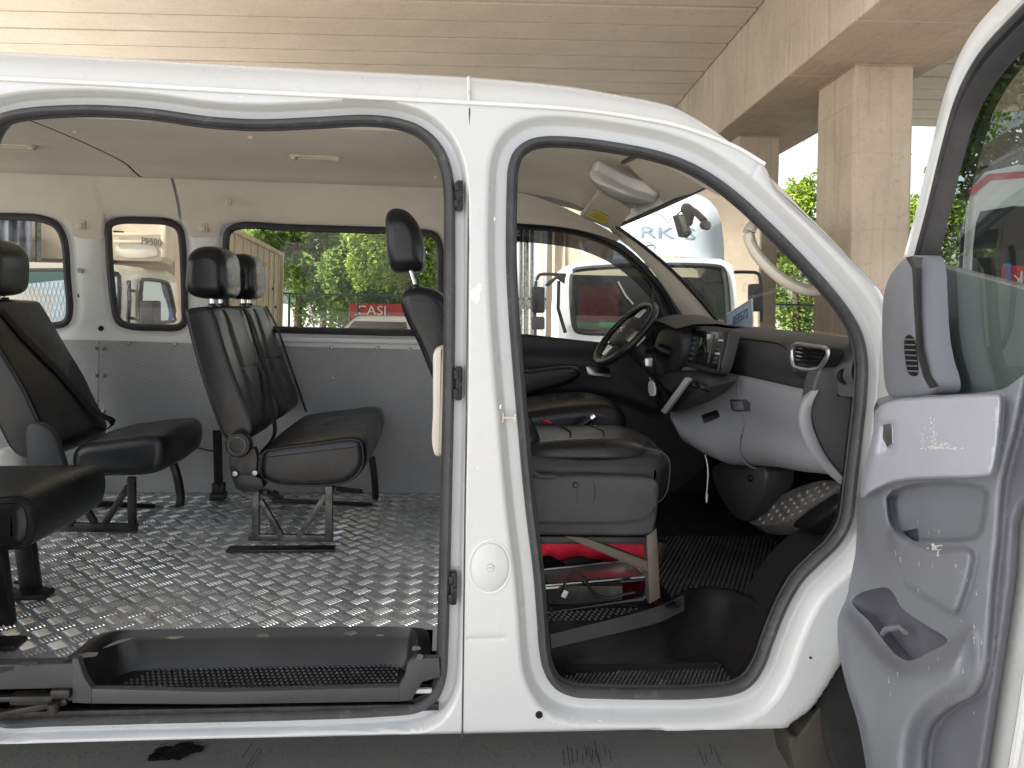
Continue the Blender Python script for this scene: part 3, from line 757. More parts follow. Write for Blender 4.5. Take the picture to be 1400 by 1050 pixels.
# front lining sweeping down to the header rail
rows = []
for x, dz, w_ in ((.12, 0, 0), (.28, -.006, 0), (.42, -.022, .1), (.52, -.048, .3), (.60, -.082, .6), (.66, -.115, .85), (.70, -.135, 1)):
    rows.append([(x + .008 * w_ * math.sin(math.pi * (y - 1.86) / 1.34), y, z + dz + (.02 * w_ if 1.95 < y < 3.0 else 0)) for y, z in hs_])
lin_mb = MB().loft(rows, False); front_lining = vb(lin_mb, 'front_lining', 'headliner', ang=70)
rows = [[(-2.6, y, 1.80) for y in (1.90, 3.4)], [(.05, y, 1.797) for y in (1.90, 3.4)]]
vb(MB().loft(rows, False), 'roof_inner', 'black_void')
# recessed handles in the lining
for px, py, wpx in ((431, 216, 66), (5, 200, 80)):
    c = PZ(px, py, 1.781); wd = wpx / F * c.y
    mb = MB(); q = rrect(-wd / 2, -.022, wd / 2, .022, .018); 
    mb.tube([(c.x + a, c.y + b_, c.z + .002) for a, b_ in q], .004, 6, True)
    mb.box(c + Vector((-wd / 2 + .012, 0, -.004)), (.018, .03, .012), None, .004); mb.box(c + Vector((wd / 2 - .012, 0, -.004)), (.018, .03, .012), None, .004)
    vb(mb, 'grip_recess', 'beige_plastic')
for px, py in ((343, 188), (104, 181), (240, 253), (416, 257), (60, 246), (597, 217), (596, 243)):
    z = 1.782 if py < 230 else 1.762
    c = PZ(px, py, z); vb(MB().lathe([(0, -.005), (.007, -.005), (.010, .001), (.010, .004)], c, (0, 0, 1), 10), 'lining_clip', 'beige_plastic')
# back wall and rear end of the cabin, out of frame to the left
vb(MB().box((-2.62, 2.6, .78), (.02, 1.6, .62)), 'rear_panel', 'white_metal')
vb(MB().box((-2.62, 2.6, 1.35), (.004, 1.5, .5)), 'rear_glass', 'clear_glass')

# ------------------------------------------------------------------ step well of the sliding door
ZB = 1.29 - .52 / 1.0 * 0 - .0
stp = grp('door_step', (P(330, 920, 1.8).x, 1.86, .40))
zt = ZFL + .006
back = [PZ(160, 873, zt), PZ(190, 868, zt), PZ(330, 865, zt), PZ(480, 861, zt), PZ(555, 859, zt)]
yb_ = y_step - .012
zb = .392
def R3(pts, z): return [Vector((a, b_, z)) for a, b_ in pts]
xl0, xl1, xr1 = PZ(100, 905, zt).x, PZ(160, 870, zt).x, PZ(574, 862, zt).x
ro = chaikin([(xl0 - .01, 1.772), (xl0 + .005, 1.80), (xl1 - .03, yb_ - .005), (xl1 + .06, yb_), (xr1 - .03, yb_), (xr1 + .005, yb_ - .03), (xr1 + .01, 1.772)], 2, False)
def shrink(pts, dx0, dx1, dy):
    xm = (xl0 + xr1) / 2; return [(a + (dx0 if a < xm else -dx1) * min(1, abs(a - xm) / .35), min(b_, 1.772) if b_ < 1.775 else max(b_ - dy, 1.772)) for a, b_ in pts]
lip_out = R3([(a + (-.03 if a < -.6 else .02 if a > xr1 - .1 else 0), b_ + (.03 if b_ > 1.8 else 0)) for a, b_ in ro], zt - .004)
rings = [lip_out, R3(ro, zt + .010), R3(shrink(ro, .010, .010, .004), zt + .012), R3(shrink(ro, .018, .013, .008), zt + .003), R3(shrink(ro, .024, .016, .010), zt - .014), R3(shrink(ro, .034, .020, .012), zb + .018), R3(shrink(ro, .046, .030, .024), zb)]
sub(MB().loft(rings, False), 'step_surround', 'black_plastic', stp, ang=60)
bot = rings[-1]; cen = [Vector((p.x, 1.768, zb)) for p in bot]
sub(MB().loft([bot, cen], False), 'step_base', 'black_plastic', stp)
# moulded front lip facing the camera
xa, xb_ = xl0 - .01, xr1 + .03
lip = MB()
for poly in ([(94, 905), (102, 905), (110, 930), (121, 947), (121, 967), (94, 966)], [(121, 947), (300, 951), (545, 944), (545, 964), (300, 968), (121, 967)], [(545, 944), (553, 930), (557, 912), (566, 905), (600, 904), (602, 930), (577, 937), (562, 962), (545, 964)]):
    lip.prism([Vector((PB(*q).x, 1.765, PB(*q).z)) for q in poly], (0, .018, 0), .0015)
sub(lip, 'step_lip', 'seat_trim', stp, ang=50)
a = PB(0, 916); b_ = PB(96, 946)
sub(MB().prism([(-2.2, 1.765, a.z + .008), (b_.x + .002, 1.765, PB(95, 912).z), (b_.x + .002, 1.765, b_.z), (-2.2, 1.765, PB(0, 950).z)], (0, .03, 0), .004), 'sill_cover', 'seat_trim', stp)
# rubber knobs on the step mat: too many to pick apart, joined
V, Fa = [], []
x0_, x1_ = rings[-1][0].x + .02, rings[-1][-1].x - .02; yk = yb_ - .030
nx_ = int((x1_ - x0_) / .0125)
for i in range(nx_):
    for j in range(9):
        x = x0_ + i * .0125 + (j % 2) * .00625; y = 1.785 + j * (yk - 1.785) / 8
        if x < x0_ + max(0, (y - 1.80)) * .7: continue
        b0 = len(V); r = .0048
        for (rr, z) in ((r, 0), (r * .62, .0035)):
            for k in range(6): V.append((x + rr * math.cos(k * math.pi / 3), y + rr * .8 * math.sin(k * math.pi / 3), zb + .001 + z))
        Fa += [(b0 + k, b0 + (k + 1) % 6, b0 + 6 + (k + 1) % 6, b0 + 6 + k) for k in range(6)] + [tuple(b0 + 6 + k for k in range(6))]
matr = mat('knob_rubber', (.045, .045, .046), .38, var=(9, .5), rvar=(14, .12)); dirt(matr, (.25, .24, .22), 10, .55, .75)
o = fastmesh('tread_knobs', V, Fa, matr, None, kind='stuff'); child2(o, stp)
# worn aluminium tape scraps stuck along the rim
for (px, py, w_, h_) in ((238, 871, 26, 7), (359, 868, 24, 9), (480, 865, 22, 9), (520, 868, 12, 4), (120, 893, 30, 12), (569, 884, 14, 10), (574, 896, 10, 16), (8, 912, 30, 12), (40, 905, 26, 8)):
    c = PZ(px, py, zt + .016); kx = w_ / F * c.y; ky = h_ / F * c.y * 1.6; nq = 14
    q = [(c.x + kx * .5 * math.cos(t) * rng.uniform(.6, 1.1), c.y + ky * .5 * math.sin(t) * rng.uniform(.6, 1.1), zt + (.015 if 170 < px < 560 else .012)) for t in np.linspace(0, 6.283, nq, endpoint=False)]
    o = fastmesh('worn_patch', q, [tuple(range(nq))], MT['silver']); child2(o, stp)
# sliding-door track below the step
trk = grp('door_track', (PB(300, 975).x, 1.80, PB(300, 975).z))
za, zc = PB(300, 958).z, PB(300, 985).z
sub(MB().box((-.75, 1.86, zc + .0), (2.9, .10, .006)), 'track_floor', 'steel_dark', trk)
sub(MB().bar((-2.2, 1.80, PB(300, 964).z), (PB(598, 956).x, 1.80, PB(598, 956).z), .02, .012), 'track_rail', 'steel_worn', trk)
sub(MB().bar((PB(110, 972).x, 1.79, PB(110, 966).z), (PB(590, 962).x, 1.79, PB(590, 958).z + .004), .012, .010), 'track_strip', 'white_metal', trk)
sub(MB().bar((-2.2, 1.785, PB(0, 986).z), (PB(600, 976).x, 1.785, PB(600, 976).z), .014, .016), 'track_rail', 'steel_dark', trk)
sub(MB().box((-.75, 1.90, zc + .012), (2.9, .006, .05)), 'track_back', 'black_void', trk)
mb = MB(); c = PB(60, 960); mb.box(c + Vector((-.03, .02, 0)), (.09, .03, .02), None, .004); mb.box(c + Vector((.03, .015, .012)), (.04, .02, .02), None, .003); mb.bar(c + Vector((-.12, .01, -.035)), c + Vector((.04, .02, -.008)), .014)
mb.lathe([(.0, -.01), (.012, -.01), (.012, .01), (0, .01)], c + Vector((.02, .0, -.012)), (0, 0, 1), 12)
sub(mb, 'roller_arm', 'steel_dark', trk)

# ------------------------------------------------------------------ front cabin floor, step well
ZFF = .470
ff = MB().add([(.13, 2.16, ZFF), (1.25, 2.16, ZFF), (1.25, 3.35, ZFF), (.13, 3.35, ZFF)], [(0, 1, 2, 3)])
ledge = spline([PZ(752, 872, ZFF), PZ(800, 860, ZFF), PZ(860, 845, ZFF), PZ(900, 833, ZFF), PZ(928, 820, ZFF), PZ(945, 812, ZFF), PZ(968, 808, ZFF), PZ(1000, 810, ZFF), PZ(1032, 824, ZFF), PZ(1056, 838, ZFF), PZ(1068, 850, ZFF)], 6)
ledge = [Vector(p) for p in ledge]
far_ = [Vector((p.x, 2.20, ZFF)) for p in ledge]
fm = mat('floor_mat', (.016, .016, .017), .4, var=(7, .3), rvar=(8, .12))
ffl = vb(MB().loft([ledge, [Vector((p.x, max(2.3, p.y + .02), ZFF)) for p in ledge]], False), 'cab_floor', 'floor_mat')
ffl2 = MB(); ffl2.add([(.13, 2.28, ZFF - .001), (1.3, 2.28, ZFF - .001), (1.3, 3.35, ZFF - .001), (.13, 3.35, ZFF - .001)], [(0, 1, 2, 3)]); ffl2.add([(ledge[-1].x - .002, 1.86, ZFF - .002), (1.3, 1.86, ZFF - .002), (1.3, 2.3, ZFF - .002), (ledge[-1].x - .002, 2.3, ZFF - .002)], [(0, 1, 2, 3)])
o = ffl2.build('mat_base', MT['floor_mat']); child2(o, ffl)
V, Fa = [], []
for i in range(62):
    for j in range(46):
        x = .22 + i * .0155 + (j % 2) * .00775; y = 1.98 + j * .0155
        lx = np.interp(x, [p.x for p in ledge], [p.y for p in ledge]) if x < ledge[-1].x else 1.88
        if y < lx + .03: continue
        b0 = len(V); r = .0058
        for (rr, z) in ((r, 0), (r * .55, .0045)):
            for k in range(6): V.append((x + rr * math.cos(k * math.pi / 3), y + rr * math.sin(k * math.pi / 3), ZFF + .0008 + z))
        Fa += [(b0 + k, b0 + (k + 1) % 6, b0 + 6 + (k + 1) % 6, b0 + 6 + k) for k in range(6)] + [tuple(b0 + 6 + k for k in range(6))]
kr2 = mat('mat_rubber', (.03, .03, .031), .34, var=(9, .3), rvar=(14, .1))
o = fastmesh('mat_knobs', V, Fa, kr2, None, kind='stuff'); child2(o, ffl)
fst = grp('cab_step', (PB(900, 930).x, 1.85, .38)); zs = .372
lowr = [Vector(p) for p in spline([PZ(758, 922, zs), PZ(800, 918, zs), PZ(860, 914, zs), PZ(912, 908, zs), PZ(930, 900, zs), PZ(950, 897, zs), PZ(972, 896, zs), PZ(988, 906, zs), PZ(1006, 926, zs), PZ(1020, 936, zs), PZ(1034, 940, zs)], 6)]
N = len(ledge); n_l = len(lowr)
mid1 = [ledge[i].lerp(lowr[i], .0) + Vector((0, -.004, -.006)) for i in range(N)]
def blend(t, zt_): return [Vector((ledge[i].x + (lowr[i].x - ledge[i].x) * t, ledge[i].y + (lowr[i].y - ledge[i].y) * t, zt_)) for i in range(N)]
rings = [blend(-.10, ZFF + .002), blend(-.03, ZFF + .008), blend(.05, ZFF + .004), blend(.13, ZFF - .012), blend(.22, ZFF - .034), blend(.40, zs + .035), blend(.62, zs + .012), blend(1.0, zs)]
sub(MB().loft(rings, False), 'step_surround', 'black_plastic', fst, ang=60)
ybase = 1.822
sub(MB().loft([rings[-1], [Vector((p.x, ybase, zs)) for p in rings[-1]]], False), 'step_base', 'black_plastic', fst)
end = [r[-1] for r in rings]; sub(MB().loft([end, [Vector((p.x + .012, 1.83, p.z)) for p in end]], False), 'step_side', 'black_plastic', fst)
sta = [r[0] for r in rings]; sub(MB().loft([sta, [Vector((p.x - .01, 1.825, p.z)) for p in sta]], False), 'step_side', 'black_plastic', fst)
# pale ledge strip along the top of the riser
sub(MB().loft([[ledge[i] + Vector((0, -.004, .010)) for i in range(0, 27)], [ledge[i].lerp(lowr[i], .16) + Vector((0, -.012, -.006)) for i in range(0, 27)]], False), 'ledge_strip', 'seat_trim', fst)
V, Fa = [], []
for i in range(40):
    for j in range(11):
        x = PZ(775, 935, zs).x + i * .0112 + (j % 2) * .0056; y = 1.826 + j * .0105
        yl = np.interp(x, [p.x for p in lowr], [p.y for p in lowr])
        if y > yl - .012 or x > PZ(1003, 935, zs).x: continue
        b0 = len(V); r = .0045
        for (rr, z) in ((r, 0), (r * .6, .0035)):
            for k in range(6): V.append((x + rr * math.cos(k * math.pi / 3), y + rr * math.sin(k * math.pi / 3), zs + .001 + z))
        Fa += [(b0 + k, b0 + (k + 1) % 6, b0 + 6 + (k + 1) % 6, b0 + 6 + k) for k in range(6)] + [tuple(b0 + 6 + k for k in range(6))]
o = fastmesh('tread_knobs', V, Fa, matr, None, kind='stuff'); child2(o, fst)
# kick plate closing the gap under the front seat rail
q = [P(745, 845, 1.99), P(878, 826, 2.05)]
# ================================================================== CAB
# ---- windscreen: header (z 1.63, x .71) down to the cowl (z 1.215, x 1.08..1.25)
YA, YZ = 1.925, 3.20
def ws(u, v):
    y = YA + (YZ - YA) * u; bow = math.sin(math.pi * u) ** .8
    x0, z0 = .715 + .008 * bow, 1.632 - .004 * u; x1, z1 = 1.105 + .055 * u + .13 * bow, 1.205 + .035 * u
    return Vector((x0 + (x1 - x0) * v + .015 * math.sin(math.pi * v), y, z0 + (z1 - z0) * v + .02 * math.sin(math.pi * v)))
us = np.linspace(0, 1, 25); vs_ = np.linspace(0, 1, 13)
wsg = vb(MB().loft([[ws(u, v) for u in us] for v in vs_], False), 'windscreen', 'windscreen_glass', ang=80)
edge = [ws(u, 0) for u in us] + [ws(1, v) for v in vs_[1:]]
o = MB().tube([p + Vector((-.006, 0, -.003)) for p in edge], .008, 6).build('glass_edge', MT['black_plastic']); o.parent = wsg
# ---- far A-pillar trim
pil = [[ws(1, v) + Vector((-.012, .004, -.004)) for v in vs_]]
inner_px = [(845, 326), (868, 345), (893, 372), (908, 392), (925, 418), (940, 441), (955, 462)]
ip = resample([tuple(P(*q, 3.30)) for q in spline(inner_px, 4)], .01, False); ip = [Vector(ip[int(round(k * (len(ip) - 1) / 12))]) for k in range(13)]
rows = []
for t in (0, .25, .5, .75, 1):
    rows.append([pil[0][k].lerp(ip[k], t) + Vector((-.03, -.012, .012)) * math.sin(math.pi * t) for k in range(13)])
vb(MB().loft(rows, False), 'pillar_trim', 'beige_plastic', ang=70)
# ---- driver's door on the far side: glazed upper, black trim below
YD = 3.34
dwin = [(690, 308), (720, 311), (760, 314), (800, 322), (835, 336), (862, 355), (884, 378), (902, 402), (915, 428), (918, 452), (917, 478), (880, 475), (800, 469), (720, 460), (688, 457)]
dw = [(P(*q, YD).x, P(*q, YD).z) for q in spline(dwin, 4, True)]
ddoor = grp('driver_door', (P(780, 500, YD).x, YD, 1.0))
ring = [Vector((a, YD - .006, c)) for a, c in dw]
sub(MB().tube(ring, .011, 8, True, up=(0, 1, 0)), 'window_seal', 'black_plastic', ddoor)
tr_ = tessellate_polygon([[Vector((a, c, 0)) for a, c in dw]])
o = fastmesh('pane', [(a, YD + .01, c) for a, c in dw], tr_, MT['clear_glass']); child2(o, ddoor)
# smoked rain visor along the top of the glass, outside
vis_top = spline([(695, 310), (760, 315), (800, 323), (835, 337), (862, 356), (884, 379), (902, 404), (914, 430)], 5)
vis_bot = spline([(695, 330), (740, 333), (790, 341), (815, 350), (838, 362), (862, 380), (884, 402), (904, 428)], 5)
sub(MB().loft([[P(*q, YD + .02) for q in vis_top], [P(*q, YD + .045) for q in vis_bot]], False), 'rain_visor', 'smoke_glass', ddoor)
# header frame between lining and window
fr_out = spline([(690, 303), (720, 305), (765, 309), (803, 316), (842, 329), (868, 347), (893, 374), (911, 400), (926, 428), (938, 452)], 5)
fr_in = spline([(690, 310), (720, 312), (760, 315), (800, 323), (835, 337), (862, 356), (884, 379), (902, 403), (915, 430), (918, 454)], 5)
sub(MB().loft([[P(*q, YD - .04) for q in fr_out], [P(*q, YD - .02) for q in fr_out], [P(*q, YD - .01) for q in fr_in]], False), 'window_frame', 'black_plastic', ddoor, ang=60)
cant = spline([(690, 297), (720, 299), (765, 302), (805, 308), (845, 322)], 8)
lin = [Vector((p.x, 3.16, 1.752 - max(0, (p.x - .25)) ** 1.5 * .55)) for p in [P(*q, YD - .03) for q in spline([(690, 303), (720, 305), (765, 309), (803, 316), (842, 329)], 8)]]
low_ = [P(*q, YD - .035) for q in spline([(690, 304), (720, 306), (765, 310), (803, 317), (845, 330)], 8)]
vb(MB().loft([lin, [a.lerp(b_, .5) + Vector((0, .03, .01)) for a, b_ in zip(lin, low_)], low_], False), 'cab_cant_trim', 'headliner', ang=70)
# mirror corner triangle
sub(MB().prism([P(*q, YD - .012) for q in ((885, 378), (903, 402), (917, 430), (919, 480), (893, 478), (893, 392))], (0, .02, 0), .003), 'corner_trim', 'black_plastic', ddoor)
# door trim: height field
dt_out = [(690, 458), (720, 460), (800, 469), (880, 476), (960, 480), (980, 560), (960, 640), (900, 690), (690, 690)]
d2 = resample([(P(*q, YD).x, P(*q, YD).z) for q in dt_out], .02)
arm = np.array([(P(*q, YD).x, P(*q, YD).z) for q in chaikin([(690, 500), (780, 500), (840, 505), (905, 540), (900, 570), (850, 545), (780, 535), (690, 560)], 2)])
p2, t2 = cdt_sheet(d2, [], np.zeros((0, 2)), .012)
ins_ = inside(p2, arm); da = dist_poly(p2, arm); s_ = np.where(ins_, da, -da)
yy = YD - .01 - .045 * sstep(-.02, .03, s_) - .012 * sstep(0, .05, p2[:, 1] - P(800, 490, YD).z)
o = sheet_obj('door_trim', np.stack([p2[:, 0], yy, p2[:, 1]], 1), t2, MT['dash_black']); child2(o, ddoor)
# armrest pad, inner handle
ya = YD - .16
mb = MB(); pr = spline([(690, 512), (730, 506), (770, 501), (788, 502), (795, 512), (780, 524), (740, 536), (715, 545), (690, 548)], 4, True)
mb.slab([(P(*q, ya).x, P(*q, ya).z) for q in pr], ya, YD - .02, .02)
sub(mb, 'armrest', 'black_plastic', ddoor, ang=60)
yh = YD - .075
sub(MB().prism([P(*q, yh) for q in ((800, 500), (832, 502), (838, 517), (806, 514))], (0, .02, 0), .003), 'handle_cup', 'black_gloss', ddoor)
sub(MB().prism([P(*q, yh - .012) for q in ((801, 501), (807, 501), (815, 509), (836, 512), (836, 517), (803, 513))], (0, .012, 0), .003), 'door_handle', 'silver', ddoor)

# ---- dashboard
db = grp('dashboard', (1.0, 2.5, .9))
ZT = 1.205
def dsec(y, xr_, ztop, zmid, xm, xbot, zbot, xin):
    """one XZ section of the dash from windscreen base, over the pad, down the face and under"""
    k = [(1.30, ztop - .01), (1.12, ztop + .002), (xr_ + .075, ztop), (xr_ + .025, ztop - .014), (xr_ + .004, ztop - .042), (xr_, ztop - .075), (xr_ + .008, zmid + .03), (xr_ + .012, zmid)]
    return [Vector((a, y, c)) for a, c in spline(k, 4)]
ups = []
st = [(1.845, 1.015, .0), (1.87, .985, 0), (1.90, .968, 0), (2.0, .958, 0), (2.2, .945, 0), (2.40, .938, 0), (2.50, .93, .0), (2.62, .91, .0), (2.80, .90, 0), (3.05, .93, 0), (3.20, .97, 0), (3.30, 1.02, 0)]
for y, x, _ in st: ups.append(dsec(y, x, ZT + .002 + .02 * (y - 1.85) / 1.4, 1.075, 0, 0, 0, 0))
pad_mb = MB().loft(ups, False); sub(pad_mb, 'upper_pad', 'dash_black', db, ang=60); padhit = caster(pad_mb)
# recessed front panel edge line on the pad: a raised bead
bead = [PX(*q, .945) + Vector((-.004, 0, 0)) for q in ()]
lows = []
def lsec(y, x, zb_, xb, lip=.0):
    k = [(x + .012, 1.078), (x + .004, 1.070), (x + .000, 1.055), (x + .004, 1.00), (x + .016, .94), (xb - .01, zb_ + .05), (xb + .012, zb_ + .012), (xb + .05, zb_), (xb + .14, zb_ + .02)]
    return [Vector((a, y, c)) for a, c in spline(k, 4)]
for y, x, zb_, xb in ((1.885, .972, .868, .995), (1.93, .952, .862, .965), (2.05, .944, .842, .955), (2.2, .938, .822, .95), (2.33, .932, .80, .945), (2.40, .925, .785, .93), (2.46, .912, .775, .905), (2.54, .885, .79, .86), (2.62, .862, .81, .825), (2.70, .85, .85, .82), (2.78, .86, .90, .85), (2.84, .90, .95, .89)):
    lows.append(lsec(y, x, zb_, xb))
low_mb = MB().loft(lows, False); sub(low_mb, 'lower_panel', 'dash_grey', db, ang=60); lowhit = caster(low_mb)
fb_low = lambda px, py: PX(px, py, .94)
# seam lines on the lower panel
def on_low(py, y):          # point on the lower face at height of image row py
    sec = None
    ys = [r[0].y for r in lows]; i = max(0, min(len(ys) - 2, int(np.searchsorted(ys, y)) - 1)); t = (y - ys[i]) / (ys[i + 1] - ys[i])
    return [a.lerp(b_, t) for a, b_ in zip(lows[i], lows[i + 1])]
sec_ = on_low(0, 2.37); sub(MB().tube([p + Vector((-.0005, .06 * max(0, k - 8) / 24 * -1, 0)) for k, p in enumerate(sec_[:28])], .0022, 6), 'panel_joint', 'door_grey_dark', db)
# glovebox latch and blanking plate lie on the face of the panel
def on(px_list, lift, h_=None, fb=None): return [ (h_ or lowhit)(px, py, lift, fb or fb_low) for px, py in px_list]
sub(MB().prism(on([(999, 546), (1021, 546), (1026, 551), (1026, 562), (1003, 562), (1000, 558)], .003), (.012, 0, 0), .0015), 'glovebox_latch', 'seat_trim', db)
sub(MB().prism(on([(1002, 548), (1017, 548), (1018, 559), (1005, 560)], .007), (.012, 0, 0), .002), 'latch_lever', 'door_grey_dark', db)
sub(MB().prism(on([(959, 568), (980, 560), (985, 570), (963, 579)], .002), (.006, 0, 0), .0005), 'switch_blank', 'black_plastic', db)
pn = spline([(1002, 462), (1040, 466), (1068, 471), (1078, 478), (1083, 495), (1088, 509), (1100, 516), (1118, 520)], 5)
sub(MB().tube([padhit(*q, .001, lambda a, b_: PX(a, b_, .945)) for q in pn], .0032, 6), 'pad_bead', 'black_plastic', db)
sub(MB().tube([Vector((r[-1].x - .001, r[-1].y, 1.0755)) for r in ups[1:9]], .004, 6), 'pad_gap', 'black_plastic', db)
# air vent: bezel, louvres
def vent_pts(px): return [PX(*q, .962) + Vector((-.016, 0, 0)) for q in px]
vz = spline([(1091, 476), (1096, 471), (1115, 473), (1140, 478), (1141, 484), (1134, 497), (1126, 505), (1098, 503), (1093, 499)], 4, True)
vp = vent_pts(vz)
vent = sub(MB().tube(vp, .006, 8, True, up=(1, 0, 0)), 'air_vent', 'silver', db)
o = MB().prism([p + Vector((.01, 0, 0)) for p in vp], (.03, 0, 0)).build('vent_throat', MT['black_void']); child2(o, db)
for k in range(5):
    ya_, yb2 = 477 + k * 5.6, 481 + k * 5.2
    a = PX(1095 + k * .5, ya_, .962) + Vector((-.013, 0, 0)); b_ = PX(1138 - k * 2.4, yb2, .962) + Vector((-.013, 0, 0))
    o = MB().bar(a, b_, .014, .003, (1, 0, .6)).build('louvre', MT['black_gloss']); child2(o, db)
# dash end moulding by the near door: dark end cap with round demister outlet
cap_px = [(1176, 474), (1150, 478), (1132, 490), (1118, 510), (1110, 540), (1108, 560), (1113, 585), (1125, 615), (1145, 645), (1162, 662), (1182, 664), (1186, 600), (1190, 540), (1188, 490)]
ye = 1.872
cp = [P(*q, ye) for q in spline(cap_px, 4, True)]
sub(MB().prism(cp, (0, .05, 0), .008), 'end_cap', 'seat_trim', db, ang=50)
gl_l = spline([(1110, 534), (1097, 550), (1092, 575), (1100, 605), (1120, 636), (1156, 669)], 4); gl_r = spline([(1119, 533), (1111, 552), (1110, 575), (1118, 600), (1133, 628), (1163, 663)], 4)
ra_, rb_ = [P(*q, ye - .004) for q in gl_l], [P(*q, ye - .008) for q in gl_r]
sub(MB().loft([[p + Vector((.02, .05, 0)) for p in ra_], ra_, [p.lerp(q, .15) + Vector((0, -.006, 0)) for p, q in zip(ra_, rb_)], [p.lerp(q, .85) + Vector((0, -.006, 0)) for p, q in zip(ra_, rb_)], rb_, [p + Vector((0, .02, 0)) for p in rb_]], False), 'end_trim', 'dash_grey', db, ang=60)
c = P(1158, 514, ye - .012)
sub(MB().lathe([(.013, .004), (.014, -.002), (.0205, -.004), (.0225, 0), (.0225, .014)], c, (0, 1, 0), 28, False), 'demister_outlet', 'black_plastic', db)
sub(MB().lathe([(0, .002), (.0135, .002), (.0135, .006)], c, (0, 1, 0), 24), 'outlet_core', 'black_void', db)
c = P(1166, 462, 1.87); sub(MB().box(c, (.014, .012, .03), None, .004), 'door_button', 'black_gloss', db)
# ---- centre stack: head unit with screen and side buttons
XS = .845
def S(px, py, off=0.0): return PX(px, py, XS - off + (515 - py) / 75 * .035)
hu = sub(MB().prism([S(*q) for q in chaikin([(938, 445), (993, 447), (998, 454), (984, 507), (976, 512), (932, 499), (931, 490)], 2)], (.035, 0, -.006), .006), 'head_unit', 'dash_black', db, ang=50)
bez = [S(*q, .006) for q in ((947, 452), (992, 454), (981, 506), (940, 495))]
child2(MB().prism(bez, (.01, 0, 0), .002).build('bezel', MT['black_gloss']), db)
child2(MB().prism([S(*q, .0085) for q in ((953, 456), (976, 457), (968, 497), (946, 491))], (.006, 0, 0), .0008).build('screen', MT['screen']), db)
for k in range(7):
    px_, py_ = 986 - k * 1.55, 459 + k * 6.1
    child2(MB().prism([S(px_ - 2.6, py_ - 1.4, .010), S(px_ + 2.6, py_ - 1.1, .010), S(px_ + 2.0, py_ + 1.5, .010), S(px_ - 3.2, py_ + 1.1, .010)], (.008, 0, 0), .001).build('button', MT['pale_trim' if k in (1, 4) else 'seat_trim']), db)
for k in range(5):
    px_, py_ = 948.5 - k * 1.3, 462 + k * 7
    child2(MB().prism([S(px_ - 2, py_ - 2.2, .012), S(px_ + 1.6, py_ - 2, .012), S(px_ + 1, py_ + 2.2, .012), S(px_ - 2.6, py_ + 2, .012)], (.008, 0, 0), .001).build('button', MT['dash_black']), db)
# brow over the dials and the dial binnacle
brow = []
for t in np.linspace(0, 1, 9):
    y = 2.62 + .42 * t; s__ = math.sin(math.pi * t)
    brow.append([Vector((.80 - .02 * s__, y, 1.215 + .022 * s__)), Vector((.86, y, 1.232 + .03 * s__)), Vector((.95, y, 1.235 + .028 * s__)), Vector((1.06, y, 1.22))])
sub(MB().loft(brow, False), 'dial_brow', 'dash_black', db, ang=60)
sub(MB().loft([[p + Vector((.003, 0, -.012)) for p in r] for r in brow], False), 'brow_lining', 'black_void', db, ang=60)
sub(MB().box((.91, 2.84, 1.15), (.03, .40, .14), Matrix.Rotation(math.radians(-20), 3, 'Y'), .01), 'dial_panel', 'black_gloss', db)
for y in (2.74, 2.92):
    sub(MB().lathe([(.052, 0), (.056, .008), (.06, .004), (.06, -.01)], (.886, y, 1.155), (-1, 0, .25), 28, False), 'dial_ring', 'silver', db)
pod = chaikin([(895, 462), (905, 446), (918, 441), (930, 446), (934, 470), (930, 500), (915, 515), (898, 505), (892, 485)], 2)
sub(MB().prism([PX(*q, .835) for q in pod], (.10, 0, .01), .012), 'stack_side', 'dash_black', db, ang=50)
# lower console: heater controls, gear gaiter surround with bright blade, gear knob
con = chaikin([(902, 512), (922, 508), (975, 522), (965, 540), (940, 556), (915, 566), (903, 562), (897, 545)], 2)
sub(MB().prism([PX(*q, .815) for q in con], (.08, 0, .02), .01), 'console', 'dash_black', db, ang=50)
for k in range(3):
    c = PX(938 + k * 12, 523 + k * 3.2, .806); sub(MB().lathe([(0, -.012), (.009, -.011), (.011, 0), (.011, .02)], c, (1, 0, -.3), 14), 'heater_knob', 'black_gloss', db)
blade = [(903, 562), (909, 566), (942, 520), (936, 517)]
sub(MB().prism([PX(*q, .775) for q in blade], (.012, 0, .004), .002), 'trim_blade', 'pale_trim', db)
sub(MB().prism([PX(*q, .80) for q in chaikin([(908, 545), (932, 520), (936, 526), (916, 556), (908, 560)], 2)], (.02, 0, 0), .003), 'shift_slot', 'black_void', db)
gl = grp('gear_lever', tuple(PX(905, 540, .75)))
a = PX(911, 548, .79); b_ = PX(893, 508, .71)
sub(MB().tube([a, a.lerp(b_, .3), a.lerp(b_, .6), b_], [.034, .02, .010, .007], 12), 'gaiter', 'leather', gl)
c = PX(888, 499, .69); kn = [(0, -.028), (.012, -.028), (.019, -.018), (.023, 0), (.022, .014), (.014, .024), (0, .026)]
sub(MB().lathe(kn, c, (-.25, 0, 1), 18), 'knob', 'black_plastic', gl)
cc = c + Vector((-.008, -.012, .010)); sub(MB().box(cc + Vector((0, -.007, 0)), (.026, .010, .028), None, .004), 'knob_cap', 'silver', gl)
